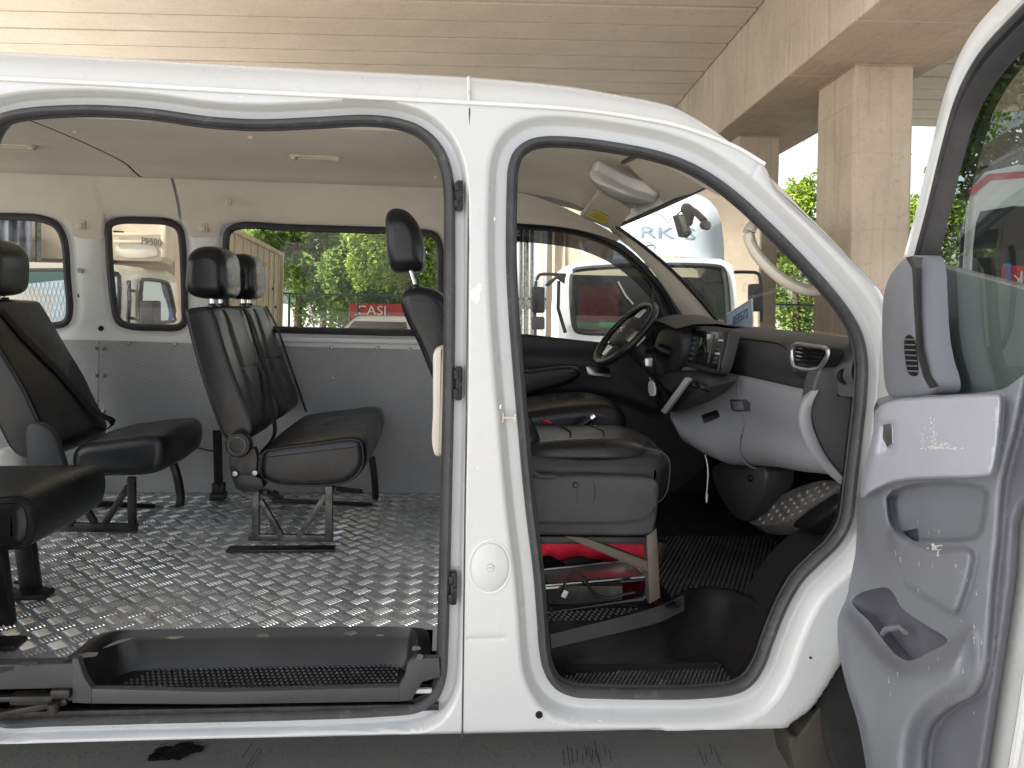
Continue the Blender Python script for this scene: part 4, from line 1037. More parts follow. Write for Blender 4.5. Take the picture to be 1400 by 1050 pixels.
# steering column shroud, stalks, ignition barrel
wc = Vector(tuple(P(855, 456, 2.92))); wn = Vector((-.74, -.10, .67)).normalized()
sc_ = grp('steering_column', tuple(wc + wn * -.15))
mb = MB(); mb.tube([wc - wn * .04, wc - wn * .10, wc - wn * .20, wc - wn * .30], [.045, .058, .062, .06], 16, flat=(1, .85)); sub(mb, 'shroud', 'dash_black', sc_)
sub(MB().tube([wc - wn * .10 + Vector((0, -.05, 0)), wc - wn * .095 + Vector((.01, -.15, .015)), wc - wn * .09 + Vector((.01, -.19, .02))], [.009, .010, .006], 10), 'stalk', 'black_plastic', sc_)
c = PX(905, 478, .80); sub(MB().lathe([(0, -.022), (.016, -.02), (.020, -.008), (.020, .03)], c, (1, 0, -.4), 18), 'ignition_barrel', 'black_plastic', sc_)
# steering wheel
sw = grp('steering_wheel', tuple(wc)); xw = wn.cross(Vector((0, 1, 0))).normalized(); yw = wn.cross(xw).normalized()
Rw = .152; N_ = 56
ringp = [wc + xw * (Rw * math.cos(t)) + yw * (Rw * math.sin(t)) for t in np.linspace(0, 2 * math.pi, N_, endpoint=False)]
sub(MB().tube(ringp, .0140, 12, True, up=wn), 'rim', 'leather', sw)
def wp_(x, y, h=0): return wc + xw * x + yw * y + wn * h
pad = chaikin([(-.062, -.055), (.062, -.055), (.075, 0), (.055, .05), (0, .062), (-.055, .05), (-.075, 0)], 2)
mb = MB().prism([wp_(a, b2, .022) for a, b2 in pad], wn * -.05, .014); sub(mb, 'hub', 'dash_black', sw, ang=50)
for sx in (-1, 1):
    mb = MB().prism([wp_(sx * .05, -.03, .010), wp_(sx * .05, .035, .010), wp_(sx * .148, .020, .0), wp_(sx * .148, -.022, .0)], wn * -.022, .005); sub(mb, 'spoke', 'dash_black', sw)
mb = MB().prism([wp_(-.03, .05, .006), wp_(.03, .05, .006), wp_(.022, .148, -.002), wp_(-.022, .148, -.002)], wn * -.02, .005); sub(mb, 'spoke', 'silver', sw)
for sx in (-1, 1):
    mb = MB().prism([wp_(sx * .075, -.016, .016), wp_(sx * .075, .022, .016), wp_(sx * .12, .014, .012), wp_(sx * .12, -.012, .012)], wn * -.02, .003); sub(mb, 'button_pad', 'silver', sw)
sub(MB().tube([wp_(.018 * math.cos(t), .012 * math.sin(t), .024) for t in np.linspace(0, 6.283, 20, endpoint=False)], .0016, 6, True, up=wn), 'emblem', 'chrome', sw)
# ---- sun visors, lamp unit wrapped in clear film
def cl(px, py, dz=0.0):     # point on the sloping front lining: plane through header and cab ceiling
    p0 = Vector((.70, 2.5, 1.645 + dz)); n_ = Vector((.115, 0, -.52)).normalized(); n_ = Vector((-.30, 0, -1)).normalized()
    return PPl(px, py, p0, n_)
vpx = [(793, 291), (818, 258), (862, 285), (836, 309)]
v3 = [cl(*q, -.012) for q in vpx]
visor = vb(MB().prism(v3, (.004, 0, -.016), .005), 'sun_visor', 'beige_plastic')
lab = [cl(*q, -.031) for q in ((803, 295), (812, 287), (833, 297), (826, 306))]
o = MB().prism(lab, (0, 0, .002)).build('warning_label', MT['yellow_label']); o.parent = visor
for t in (.25, .5, .72):
    a = lab[0].lerp(lab[1], 1 - t); b_ = lab[3].lerp(lab[2], 1 - t); o = MB().bar(a.lerp(b_, .12) + Vector((0, 0, -.0015)), a.lerp(b_, .85) + Vector((0, 0, -.0015)), .0022, .0008, bev=0).build('label_print', MT['black_plastic']); o.parent = visor
film = glass('clear_film', (.93, .93, .93), .8, 1.4, .15)
lpx = chaikin([(804, 238), (812, 232), (832, 244), (862, 258), (892, 267), (898, 273), (890, 280), (862, 279), (834, 268), (812, 252)], 2)
lamp = vb(MB().prism([cl(*q, -.035) for q in lpx], (.01, 0, .03), .010), 'roof_lamp', 'white_plastic', label='pale curved roof lamp still wrapped in clear film')
lpx2 = offset2(np.array(lpx), 2.5)
o = MB().prism([cl(*q, -.042) for q in lpx2], (.012, 0, .03), .006).build('clear_film', film); o.parent = lamp
vp2 = [cl(*q, -.008) for q in ((853, 216), (880, 204), (985, 236), (958, 255), (905, 270))]
vis2 = vb(MB().prism(vp2, (.004, 0, -.012), .005), 'sun_visor', 'beige_plastic')
a, b_ = cl(852, 222, -.02), cl(880, 209, -.02); o = MB().tube([a, b_], .007, 8).build('visor_arm', MT['black_plastic']); o.parent = vis2
# ---- near grab handle on the A-pillar, and pillar inner trim
gh = [(1052, 300), (1036, 303), (1024, 317), (1030, 340), (1048, 363), (1072, 383), (1098, 395), (1120, 396), (1136, 384), (1134, 372), (1124, 364)]
mbp = [P(q[0], q[1], 1.965 - .03 * math.sin(math.pi * k / (len(gh) - 1))) for k, q in enumerate(gh)]
mbp = [Vector(p) for p in spline([tuple(p) for p in mbp], 5)]
hand = vb(MB().tube(mbp, [.0145 + .005 * math.sin(math.pi * k / (len(mbp) - 1)) for k in range(len(mbp))], 12, flat=(1, .8)), 'grab_handle', 'cream_plastic')
for q in ((1052, 300), (1126, 366)):
    o = MB().box(P(*q, 1.955), (.04, .03, .035), Matrix.Rotation(math.radians(40), 3, 'Y'), .008).build('handle_foot', MT['cream_plastic']); o.parent = hand
pin = [Vector(p) for p in spline([tuple(P(*q, 1.90)) for q in ((960, 228), (990, 243), (1030, 272), (1070, 312), (1110, 352), (1150, 396), (1176, 440))], 5)]
vb(MB().loft([[p + Vector((.05, .0, .05)) for p in pin], [p + Vector((.03, -.005, .02)) for p in pin], [p + Vector((.028, .03, .02)) for p in pin], [p + Vector((.05, .055, .04)) for p in pin]], False), 'pillar_trim', 'beige_plastic', ang=60)
# ---- footwell: bulkhead, tunnel cover, passenger footrest with round studs
vb(MB().box((1.02, 3.345, .80), (.50, .012, .85)), 'kick_panel', 'black_plastic')
apil = [PB(*q) for q in spline([(1040, 231), (1085, 265), (1130, 307), (1180, 356), (1212, 388)], 6)]
apil = [Vector(p) + Vector((0, .05, 0)) for p in resample([tuple(p) for p in apil], .01, False)]
wsl = [ws(0, v) for v in np.linspace(0, .93, len(apil))]
vb(MB().loft([[p + Vector((0, -.004, 0)) for p in apil], [p.lerp(q, .5) + Vector((.012, 0, .012)) for p, q in zip(apil, wsl)], wsl], False), 'pillar_skin', 'white_paint', ang=70)
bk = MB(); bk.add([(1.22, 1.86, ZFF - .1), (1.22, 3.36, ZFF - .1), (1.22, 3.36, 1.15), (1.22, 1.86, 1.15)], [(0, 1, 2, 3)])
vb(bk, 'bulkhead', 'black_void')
tun = [PX(*q, .985) for q in chaikin([(970, 630), (1048, 632), (1047, 668), (1030, 705), (1015, 716), (995, 700), (975, 665)], 2)]
o = vb(MB().prism(tun, (.10, .03, 0), .01), 'tunnel_cover', 'dash_black', ang=50)
c = PX(1025, 654, .975); o2 = MB().lathe([(0, -.004), (.009, -.004), (.012, 0), (.012, .02)], c, (1, 0, 0), 14).build('screw', MT['black_gloss']); o2.parent = o
mb = MB(); c = PX(1068, 648, 1.12); mb.box(c, (.06, .08, .06), None, .01); mb.tube([c + Vector((-.02, 0, -.03)), c + Vector((-.02, -.02, -.07))], .016, 10); vb(mb, 'heater_box', 'steel_dark')
def FRp(px, py, l=0.0): return PX(px, py, 1.045 + (690 - py) * .0011 - l)
fr_px = [(1020, 716), (1026, 704), (1040, 690), (1066, 677), (1098, 662), (1128, 655), (1146, 658), (1150, 666), (1112, 690), (1080, 714), (1050, 719)]
ftr = vb(MB().prism([FRp(*q) for q in chaikin(fr_px, 2)], (.05, 0, -.03), .004), 'footrest', 'stud_plate')
smesh = None
for i in range(10):
    for j in range(4):
        px_, py_ = 1034 + i * 11.6 + j * 4.4, 703 - i * 5.3 + j * 5.4
        if not inside(np.array([[px_, py_]]), np.array(offset2(np.array(chaikin(fr_px, 2)), -3.5)))[0]: continue
        p = FRp(px_, py_, .001)
        if smesh is None:
            o = MB().lathe([(0, -.0035), (.0035, -.0035), (.0072, -.0028), (.0088, .0), (.0088, .003)], (0, 0, 0), (1, 0, -.55), 12).build('stud', MT['stud_plate']); smesh = o
        else: o = smesh.copy(); col.objects.link(o)
        o.location = p; o.parent = ftr; o.matrix_parent_inverse = Matrix.Identity(4)
side_l = [(1078, 718), (1112, 692), (1150, 668), (1164, 684), (1120, 714), (1100, 724)]
vb(MB().prism([FRp(*q, .01) for q in chaikin(side_l, 1)], (.06, 0, -.02), .006), 'footrest_side', 'black_gloss')

# ------------------------------------------------------------------ open front door
HX, HY = 1.012, 1.742; AD = math.radians(80)
H0_ = Vector((HX, HY, 0)); dd = Vector((-math.cos(AD), -math.sin(AD), 0)); dn = Vector((-math.sin(AD), math.cos(AD), 0))   # along door, inward normal
def D(px, py, w=0.0): return PPl(px, py, H0_ + dn * w, dn)
def U(p): return (p - H0_).dot(dd)
def DP(u, z, w): return H0_ + dd * u + dn * w + UP * z
fd = grp('front_door', (HX, HY, .9)); fd['label'] = 'open front door with grey trim and window'
# trim as a height field over its outline, traced in the door's plane at w=.05
W_T = .045
trim_px = [(1200, 545), (1290, 540), (1372, 532), (1400, 512), (1470, 470), (1500, 470), (1470, 640), (1400, 692), (1390, 780), (1376, 880), (1362, 970), (1350, 1050), (1340, 1130), (1190, 1130), (1184, 1050), (1172, 985), (1158, 940), (1147, 890), (1145, 845), (1157, 805), (1168, 765), (1171, 730), (1172, 688), (1182, 640), (1194, 590)]
tp = np.array(spline(trim_px, 3, True)); tp = resample(tp, 5)
pk_px = np.array(spline([(1164, 822), (1176, 811), (1195, 805), (1212, 803), (1222, 812), (1232, 830), (1262, 852), (1296, 876), (1270, 892), (1250, 902), (1240, 903), (1226, 896), (1211, 880), (1187, 848), (1172, 834)], 4, True))
pk_px = resample(pk_px, 4)
slot_px = resample([(1233, 727), (1255, 722), (1257, 741), (1246, 738)], 4)
arm_px = np.array(chaikin([(1198, 546), (1290, 541), (1366, 537), (1373, 543), (1362, 646), (1348, 653), (1290, 655), (1232, 657), (1200, 669), (1172, 688), (1180, 640), (1192, 590)], 2))
rec_px = np.array(chaikin([(1210, 660), (1355, 655), (1350, 700), (1343, 738), (1308, 742), (1258, 742), (1226, 730), (1212, 712)], 2))
bow_px = np.array(chaikin([(1211, 718), (1234, 730), (1277, 750), (1337, 743), (1330, 790), (1312, 843), (1300, 843), (1262, 818), (1224, 795)], 2))
ridge = np.array(spline([(1400, 508), (1385, 580), (1366, 656), (1359, 737), (1352, 802), (1347, 868), (1341, 920), (1326, 950), (1297, 966), (1274, 985), (1263, 1010), (1259, 1060), (1258, 1140)], 5))
lowp = np.array(chaikin([(1100, 690), (1171, 742), (1176, 790), (1165, 825), (1186, 848), (1211, 881), (1239, 904), (1268, 894), (1296, 878), (1334, 850), (1340, 918), (1324, 950), (1296, 966), (1272, 985), (1261, 1010), (1257, 1060), (1256, 1140), (1100, 1140)], 2))
def w_field(q):
    w_ = np.zeros(len(q))
    def m_(poly, a, b_):
        d = dist_poly(q, poly); d = np.where(inside(q, poly), d, -d); return sstep(a, b_, d)
    w_ += .026 * m_(arm_px, -1.5, 5)
    w_ -= .030 * m_(rec_px, -1, 8)
    w_ += .020 * m_(bow_px, -3, 11)
    w_ += .050 * m_(lowp, -6, 34)
    d = dist_poly(q, ridge, False); rx = np.interp(q[:, 1], ridge[:, 1], ridge[:, 0])
    w_ -= .022 * sstep(-2, 14, q[:, 0] - rx)
    dt = dist_poly(q, tp); w_ -= .025 * (1 - sstep(0, 13, dt)) ** 2 * (q[:, 1] > 555)
    hd = np.array([(1203, 579), (1221, 577), (1222, 618), (1203, 622)], float); w_ -= .014 * m_(hd, -1, 4)
    return w_
ex = np.vstack([offset2(pk_px, d) for d in (2, 4.5, 8)] + [offset2(slot_px, d) for d in (2, 4)] + [offset2(resample(arm_px, 3.5), d) for d in (2.2, .6, -2.6, -4, -5.4)] + [offset2(resample(np.array(rec_px), 3.5), d) for d in (1.5, -.5, -2.5, -4.5, -6.5, -8.5)] + [offset2(resample(np.array(bow_px), 4), d) for d in (3.5, 1, -2, -5, -8, -11)] + [resample(ridge, 4, False) + np.array([d, 0]) for d in (-3, 1, 9, 13, 17)])
ex = ex[inside(ex, tp)]
rl = np.array([(a + 5, b_) for a, b_ in ridge]); rl = resample(rl[inside(rl, offset2(tp, -3))], 5, False)
al = offset2(resample(arm_px, 4), -1); al = np.vstack([al, al[:1]])
p2, t2 = cdt_sheet(tp, [(pk_px, 7), (slot_px, 5)], ex, 5, [rl, al])
w_ = w_field(p2)
p3 = [D(a, b_, W_T + float(k)) for (a, b_), k in zip(p2, w_)]
dtrim = sheet_obj('door_trim', p3, t2, MT['door_grey']); child2(dtrim, fd)
# armrest panel is a paler plastic: same surface, separate piece
ca_ = p2[t2].mean(1); me = dtrim.data; me.materials.append(MT['door_pale'] if 'door_pale' in MT else mat('door_pale', (.42, .435, .50), .45, var=(5, .04), bump=(420, .12, .0008))); me.materials.append(MT['door_grey_dark'])
ia = inside(ca_, al); rx = np.interp(ca_[:, 1], ridge[:, 1], ridge[:, 0])
base_part = ca_[:, 0] > rx + 5
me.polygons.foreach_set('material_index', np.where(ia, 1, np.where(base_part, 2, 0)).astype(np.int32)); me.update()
# pocket and slot interiors, in darker grey that paints in the shade of their depth
for lp, dep, nm in ((pk_px, .085, 'map_pocket'), (slot_px, .04, 'tray_slot')):
    wl = w_field(lp); top_ = [D(a, b_, W_T + float(k)) for (a, b_), k in zip(lp, wl)]
    c0 = sum(top_, Vector()) / len(top_)
    wd = [(p - H0_).dot(dn) for p in top_]; r1 = [p - dn * .006 + UP * -.003 for p in top_]; r2 = [p.lerp(c0, .05) - dn * min(dep, k - .004) + UP * -.02 for p, k in zip(top_, wd)]; r3 = [p.lerp(c0, .25) - dn * (k - .002) + UP * -.03 for p, k in zip(top_, wd)]
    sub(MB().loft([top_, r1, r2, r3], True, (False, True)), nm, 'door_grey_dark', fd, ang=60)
c = D(1222, 872, W_T - .03); sub(MB().tube([D(1208, 895, .03), D(1207, 866, .04), D(1212, 860, .04), D(1232, 858, .03), D(1238, 865, .03)], .006, 8), 'pocket_divider', 'door_grey', fd)
# window switch / inner door handle
hq = [D(*q, W_T + .016) for q in ((1201, 577), (1222, 575), (1223, 619), (1201, 624))]
sub(MB().tube([p for p in hq], .0022, 6, True, up=dn), 'handle_bezel', 'door_grey', fd)
sub(MB().prism([D(*q, W_T + .020) for q in ((1207, 580), (1219, 579), (1220, 606), (1212, 612), (1206, 600))], dn * -.012, .003), 'door_handle', 'silver', fd)
# scratch marks on the armrest panel, and the pale worn edge of the tray: thin flakes laid on the trim
tcast = MB(); tcast.v = [tuple(p) for p in p3]; tcast.f = [tuple(int(i) for i in t) for t in t2]; thit = caster(tcast)
def flake(mb_, x, y, w_, h_, sk=0.0):
    q = [(x - w_ * rng.uniform(.5, 1), y - h_ * rng.uniform(.6, 1)), (x + w_ * rng.uniform(.4, 1) + sk, y - h_ * rng.uniform(.5, 1)), (x + w_ * rng.uniform(.6, 1), y + h_ * rng.uniform(.5, 1)), (x - w_ * rng.uniform(.4, 1) + sk, y + h_ * rng.uniform(.6, 1))]
    v = [thit(*k, .0008) for k in q]
    if all(p is not None for p in v): mb_.add(v, [(0, 1, 2, 3)])
mb = MB()
for k in range(60):
    x = 1290 + rng.normal(0, 11); flake(mb, x, 614 - abs(rng.normal(0, 6)) * max(.2, 1 - abs(x - 1292) / 26), rng.uniform(.6, 3.2), rng.uniform(.4, 1.6), rng.uniform(-1, 1))
for k in range(22):
    y = 571 + k * 1.9; flake(mb, 1276 + rng.normal(0, 2.2) + (k - 10) * .15, y, rng.uniform(.4, 1.6), rng.uniform(.5, 2), rng.uniform(-1, 1))
for k in range(10): flake(mb, 1263 + rng.normal(0, 3), 600 + rng.uniform(-14, 12), rng.uniform(.3, .8), rng.uniform(1, 3), 1)
sub(mb, 'scratch', 'white_plastic', fd, kind='stuff', smooth=False)
mb = MB()
for k in range(16): flake(mb, 1278 + rng.normal(0, 7), 748 + rng.normal(0, 2), rng.uniform(.8, 3.4), rng.uniform(.6, 2), 0)
for k in range(3): flake(mb, 1283, 753 + k * 3, 1.0, 2, 0)
sub(mb, 'worn_patch', 'white_plastic', fd, kind='stuff', smooth=False)
mb = MB()
for k in range(34): flake(mb, rng.uniform(1215, 1345), rng.uniform(690, 1000), rng.uniform(.2, .5), rng.uniform(1.5, 6), rng.uniform(-2, 2))
sub(mb, 'scuff', 'pale_trim', fd, kind='stuff', smooth=False)
# belt line, sail panel with demister grille, quarter seal
sail = chaikin([(1207, 545), (1203, 470), (1203, 420), (1208, 385), (1222, 362), (1238, 348), (1256, 350), (1258, 420), (1262, 480), (1278, 530), (1262, 541), (1230, 543)], 2)
sub(MB().prism([D(*q, .055) for q in sail], dn * -.05, .012), 'sail_panel', 'door_grey', fd, ang=50)
gr = [D(*q, .0575) for q in chaikin([(1236, 459), (1245, 457), (1251, 470), (1255, 512), (1249, 515), (1240, 512), (1235, 480)], 2)]
sub(MB().prism(gr, dn * -.01, .002), 'demister_grille', 'black_void', fd)
for k in range(7):
    y = 464 + k * 7.2; sub(MB().bar(D(1236 + k * .6, y, .060), D(1250 + k * .8, y + .5, .060), .004, .003), 'louvre', 'door_grey_dark', fd)
# window frame (white outer, black channel) rising along the door's slanted front edge
# centre lines in the door plane
wf = spline([(1244, 350), (1262, 285), (1285, 190), (1306, 110), (1332, 50), (1372, 2), (1430, -50), (1520, -95), (1640, -125)], 6)
of_ = [D(*q, .01) for q in wf]
bl = spline([(1262, 360), (1281, 290), (1302, 205), (1322, 140), (1352, 88), (1398, 38), (1452, -10), (1530, -50), (1640, -80)], 6)
bl_ = [D(*q, .015) for q in bl]
gl_ = [D(*q, .005) for q in spline([(1276, 372), (1294, 300), (1314, 218), (1332, 160), (1362, 108), (1410, 56), (1462, 10), (1535, -28), (1640, -55)], 6)]
sub(MB().loft([[p - dn * .05 for p in of_], [p + dn * .008 for p in of_], [p.lerp(q, .2) + dn * .018 for p, q in zip(of_, bl_)], [p.lerp(q, .62) + dn * .016 for p, q in zip(of_, bl_)], [p.lerp(q, .8) - dn * .002 for p, q in zip(of_, bl_)], [p - dn * .01 for p in bl_]], False), 'window_frame', 'white_paint', fd, ang=50)
sub(MB().loft([[p.lerp(q, .0) - dn * .004 for p, q in zip(bl_, gl_)], [p.lerp(q, .15) + dn * .014 for p, q in zip(bl_, gl_)], [p.lerp(q, .7) + dn * .012 for p, q in zip(bl_, gl_)], [q - dn * .004 for q in gl_]], False), 'glass_channel', 'rubber', fd, ang=50)
sub(MB().tube([p.lerp(q, .78) + dn * .004 for p, q in zip(of_, bl_)], .011, 8, up=dn), 'frame_seal', 'rubber', fd)
# quarter divider: black bar from the frame foot down to the belt
sub(MB().loft([[D(*q, .062) for q in ((1238, 352), (1247, 368), (1250, 430), (1253, 480), (1262, 515), (1271, 531))], [D(*q, .068) for q in ((1246, 350), (1252, 366), (1255, 430), (1258, 478), (1267, 514), (1277, 530))], [D(*q, .058) for q in ((1262, 352), (1260, 366), (1260, 430), (1263, 476), (1272, 512), (1284, 528))]], False), 'corner_seal', 'rubber', fd, ang=50)
# glass
gpts = [D(*q, -.004) for q in [(1262, 366), (1294, 300), (1332, 160), (1362, 108), (1410, 56), (1462, 10), (1535, -28), (1640, -55), (1640, 420), (1470, 470), (1400, 512), (1372, 534), (1284, 540), (1266, 500)]]
g2 = [(U(p), p.z, 0) for p in gpts]; tr_ = tessellate_polygon([[Vector(a) for a in g2]])
o = fastmesh('pane', gpts, tr_, MT['door_glass']); child2(o, fd)
# outer skin and inner white pressing
sk = [D(*q, -.03) for q in [(1196, 560), (1205, 420), (1240, 352), (1500, 420), (1640, 420), (1640, 900), (1560, 1100), (1480, 1180), (1190, 1180), (1200, 900), (1195, 700)]]
sub(MB().prism(sk, dn * -.03, .01), 'outer_skin', 'white_paint', fd)
ins_p = [D(*q, -.012) for q in chaikin([(1215, 600), (1380, 560), (1640, 440), (1640, 900), (1560, 1090), (1470, 1170), (1200, 1170), (1205, 900)], 1)]
sub(MB().prism(ins_p, dn * -.018, .006), 'inner_pressing', 'white_paint', fd, ang=50)
fl_ = [D(*q, -.008) for q in spline([(1640, 480), (1560, 520), (1452, 640), (1432, 720), (1424, 800), (1410, 900), (1398, 980), (1384, 1060), (1370, 1140)], 4)]
sub(MB().tube(fl_, .008, 8, up=dn), 'door_flange', 'white_paint', fd)
# door check hinge pair on the pillar
for py in (700, 930):
    c = DP(.0, P(1190, py, HY).z, .0); sub(MB().box(c + Vector((.02, .02, 0)), (.05, .04, .06), None, .006), 'hinge', 'white_metal', fd)

# ------------------------------------------------------------------ front wheel and mud flap
wcx = P(1262, 1000, 1.86); wheel = grp('front_wheel', (1.20, 1.90, .31))
Wc = Vector((1.23, 1.88, .31)); R_ = .31
prof = [(R_ * .62, -.085), (R_ * .80, -.098), (R_ * .93, -.092), (R_ * .985, -.075), (R_, -.05), (R_, .05), (R_ * .985, .075), (R_ * .93, .092), (R_ * .62, .085)]
sub(MB().lathe(prof, Wc, (0, 1, 0), 64, False), 'tyre', 'tyre', wheel)
V, Fa = [], []
tb_ = MB()
for k in range(72):
    t = 2 * math.pi * k / 72
    for yo, tw in ((-.062, .3), (-.025, -.2), (.012, .2), (.05, -.3)):
        c = Wc + Vector((math.cos(t) * R_, yo, math.sin(t) * R_)); R = Matrix.Rotation(-t, 3, 'Y')
        tb_.box(c, (.012, .028, .016), R)
sub(tb_, 'tread_blocks', 'tyre', wheel, kind='stuff', smooth=False)
sub(MB().lathe([(0, -.04), (.05, -.05), (.06, -.03), (R_ * .5, -.03), (R_ * .62, -.08), (R_ * .63, -.02), (R_ * .6, .06)], Wc, (0, 1, 0), 40, False), 'rim', 'silver', wheel)
mf = [P(*q, 1.80) for q in spline([(1150, 936), (1135, 950), (1118, 970), (1104, 990), (1092, 1006), (1082, 1008), (1079, 1022), (1086, 1045), (1095, 1075), (1128, 1078), (1140, 1040), (1144, 1000), (1149, 960)], 4, True)]
flapm = vb(MB().prism(mf, (.01, .14, 0), .006), 'mud_flap', 'mudflap', ang=50)
lin_ = [[(1.23 + (R_ + .07) * math.cos(t), y, .33 + (R_ + .07) * math.sin(t)) for t in np.linspace(-.15, math.pi + .15, 24)] for y in (1.80, 2.15)]
vb(MB().loft(lin_, False), 'wheel_arch_liner', 'black_void')
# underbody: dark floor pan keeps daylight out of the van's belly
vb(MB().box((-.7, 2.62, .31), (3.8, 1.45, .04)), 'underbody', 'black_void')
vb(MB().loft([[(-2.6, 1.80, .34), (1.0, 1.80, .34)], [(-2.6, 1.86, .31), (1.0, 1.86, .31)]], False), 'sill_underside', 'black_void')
# ================================================================== SEATS
def xz(px, Y, n=4, closed=True): return [(P(*q, Y).x, P(*q, Y).z) for q in spline(px, n, closed)]
def stitch_line(mb, pts, r=.0016): mb.tube(pts, r, 5)
def seam_ring(prof, y, grow=.0):    # piping bead that follows the edge of a cushion
    l2 = offset2(np.array(prof), grow); return [Vector((a, y, c)) for a, c in l2]
def grp_at(name, p): return grp(name, tuple(p))

# ---- double seat of the middle row
YN, YM, YE = 2.53, 2.93, 3.29
s2_ = grp_at('double_seat', PZ(400, 720, ZFL)); s2_['label'] = 'black leather double seat on steel frame by the far wall'
cu = xz([(352, 640), (358, 616), (376, 611), (440, 603), (480, 598), (494, 602), (499, 616), (498, 638), (486, 655), (470, 664), (400, 668), (372, 664), (356, 656)], YN)
sub(MB().slab(cu, YN, YE, .030, crown=.006, nw=10), 'cushion', 'leather', s2_, ang=75)
sub(MB().tube(seam_ring(cu, YN + .010, -.008), .0034, 6, True, up=(0, 1, 0)), 'piping', 'black_plastic', s2_)
mb = MB(); stitch_line(mb, [P(x, y, YM - .2) + Vector((0, .2, .0)) for x, y in ((372, 607), (420, 602), (470, 596))], .002); sub(mb, 'cushion_seam', 'black_void', s2_)
back_px = [(253, 424), (266, 421), (284, 421), (291, 428), (306, 474), (320, 515), (335, 552), (346, 585), (340, 600), (322, 604), (306, 600), (294, 575), (276, 522), (262, 474), (254, 440)]
bp_ = xz(back_px, YN)
head_px = [(249, 372), (252, 350), (262, 340), (278, 337), (293, 341), (301, 352), (303, 375), (302, 398), (296, 404), (275, 406), (256, 402), (249, 394)]
hp_ = xz(head_px, YN + .06)
def seat_back(par, prof, hprof, y0, y1, hy0, hy1):
    sub(MB().slab(prof, y0, y1, .016, crown=.005), 'backrest', 'leather', par, ang=75)
    sub(MB().tube(seam_ring(prof, y0 + .006, -.006), .0030, 6, True, up=(0, 1, 0)), 'piping', 'black_plastic', par)
    sub(MB().slab(hprof, hy0, hy1, .05, crown=.008, m=7, head=True), 'headrest', 'leather', par, ang=75)
    hx = sum(a for a, _ in hprof) / len(hprof); hz = min(c for _, c in hprof); bz = max(c for _, c in prof)
    for q in (.30, .70):
        y = hy0 + (hy1 - hy0) * q; sub(MB().tube([(hx + .006, y, hz + .02), (hx + .010, y, bz - .03)], .0065, 8), 'headrest_post', 'chrome', par)
        sub(MB().lathe([(0, .008), (.013, .008), (.015, 0), (.015, -.01)], (hx + .0095, y, bz + .004), (0, 0, 1), 12), 'post_collar', 'black_plastic', par)
seat_back(s2_, bp_, hp_, YN, YM - .012, YN + .07, YM - .08)
seat_back(s2_, bp_, hp_, YM + .012, YE + .01, YM + .07, YE - .06)
# perforated centre panel proud of each back, paler to paint in the leather's sheen
def centre_panel(par, px_front, y0, y1, m='leather_sheen', off=.013):
    f = [(P(*q, YN).x + off, P(*q, YN).z) for q in px_front]; rows = []
    for t, o in ((0, -.012), (.06, -.001), (.14, .0), (.86, 0), (.94, -.001), (1, -.012)):
        rows.append([(a + o, y0 + (y1 - y0) * t, c) for a, c in f])
    sub(MB().loft(rows, False), 'centre_panel', m, par, ang=70)
fr_up = spline([(287, 424), (294, 437), (305, 470), (317, 505)], 4); fr_lo = spline([(318, 508), (333, 545), (343, 578)], 4)
for y0, y1 in ((YN + .10, YM - .10), (YM + .11, YE - .09)):
    centre_panel(s2_, fr_up, y0, y1); centre_panel(s2_, fr_lo, y0 - .01, y1 + .01, 'leather', .010)
# recliner, side shield and hinge
c = P(326, 608, YN - .03); sub(MB().lathe([(0, -.012), (.036, -.010), (.040, -.004), (.040, .02)], c, (0, 1, 0), 28), 'recliner_cover', 'black_plastic', s2_)
sub(MB().tube([c + Vector((.026 * math.cos(t), -.013, .026 * math.sin(t))) for t in np.linspace(0, 6.283, 24, endpoint=False)], .003, 6, True, up=(0, 1, 0)), 'recliner_ring', 'steel_worn', s2_)
sub(MB().prism([P(*q, YN - .015) for q in chaikin([(312, 618), (330, 622), (346, 610), (352, 622), (350, 650), (356, 668), (322, 668), (314, 648)], 1)], (0, .03, 0), .004), 'hinge_bracket', 'steel_dark', s2_)
sub(MB().prism([P(*q, YN - .02) for q in chaikin([(318, 648), (356, 650), (362, 672), (322, 674)], 1)], (0, .05, 0), .004), 'side_shield', 'black_plastic', s2_)
for px_, py_ in ((322, 647), (349, 646)):
    sub(MB().lathe([(0, -.010), (.008, -.009), (.010, 0), (.010, .01)], P(px_, py_, YN - .022), (0, 1, 0), 12), 'bolt', 'screw_zinc', s2_)
# welded base: near trestle, cross bars, far tube hoop
yf_ = YN + .02
tr = MB(); 
def pz_(px, py): return P(px, py, yf_)
tr.bar(pz_(350, 666), pz_(350, 738), .022, .022); tr.bar(pz_(450, 664), pz_(450, 740), .024, .022)
tr.bar(pz_(356, 684), pz_(386, 734), .020, .018); tr.bar(pz_(446, 676), pz_(408, 734), .020, .018)
tr.bar(pz_(340, 734), pz_(455, 736), .018, .022)
sub(tr, 'base_trestle', 'steel_worn', s2_)
q = [pz_(322, 741), pz_(457, 743), pz_(457, 748), pz_(322, 746)]
a, b_ = PZ(320, 745, ZFL + .004), PZ(458, 746, ZFL + .004)
sub(MB().box(((a.x + b_.x) / 2, yf_ + .02, ZFL + .008), (b_.x - a.x + .01, .050, .008), None, .002), 'foot_plate', 'steel_dark', s2_)
yb2 = YE - .06
hoop = spline([tuple(P(*q, yb2)) for q in ((378, 672), (372, 690), (385, 697), (440, 697), (500, 696), (511, 690), (511, 645), (508, 625))], 4)
sub(MB().tube([Vector(p) for p in hoop], .014, 10), 'base_hoop', 'steel_dark', s2_)
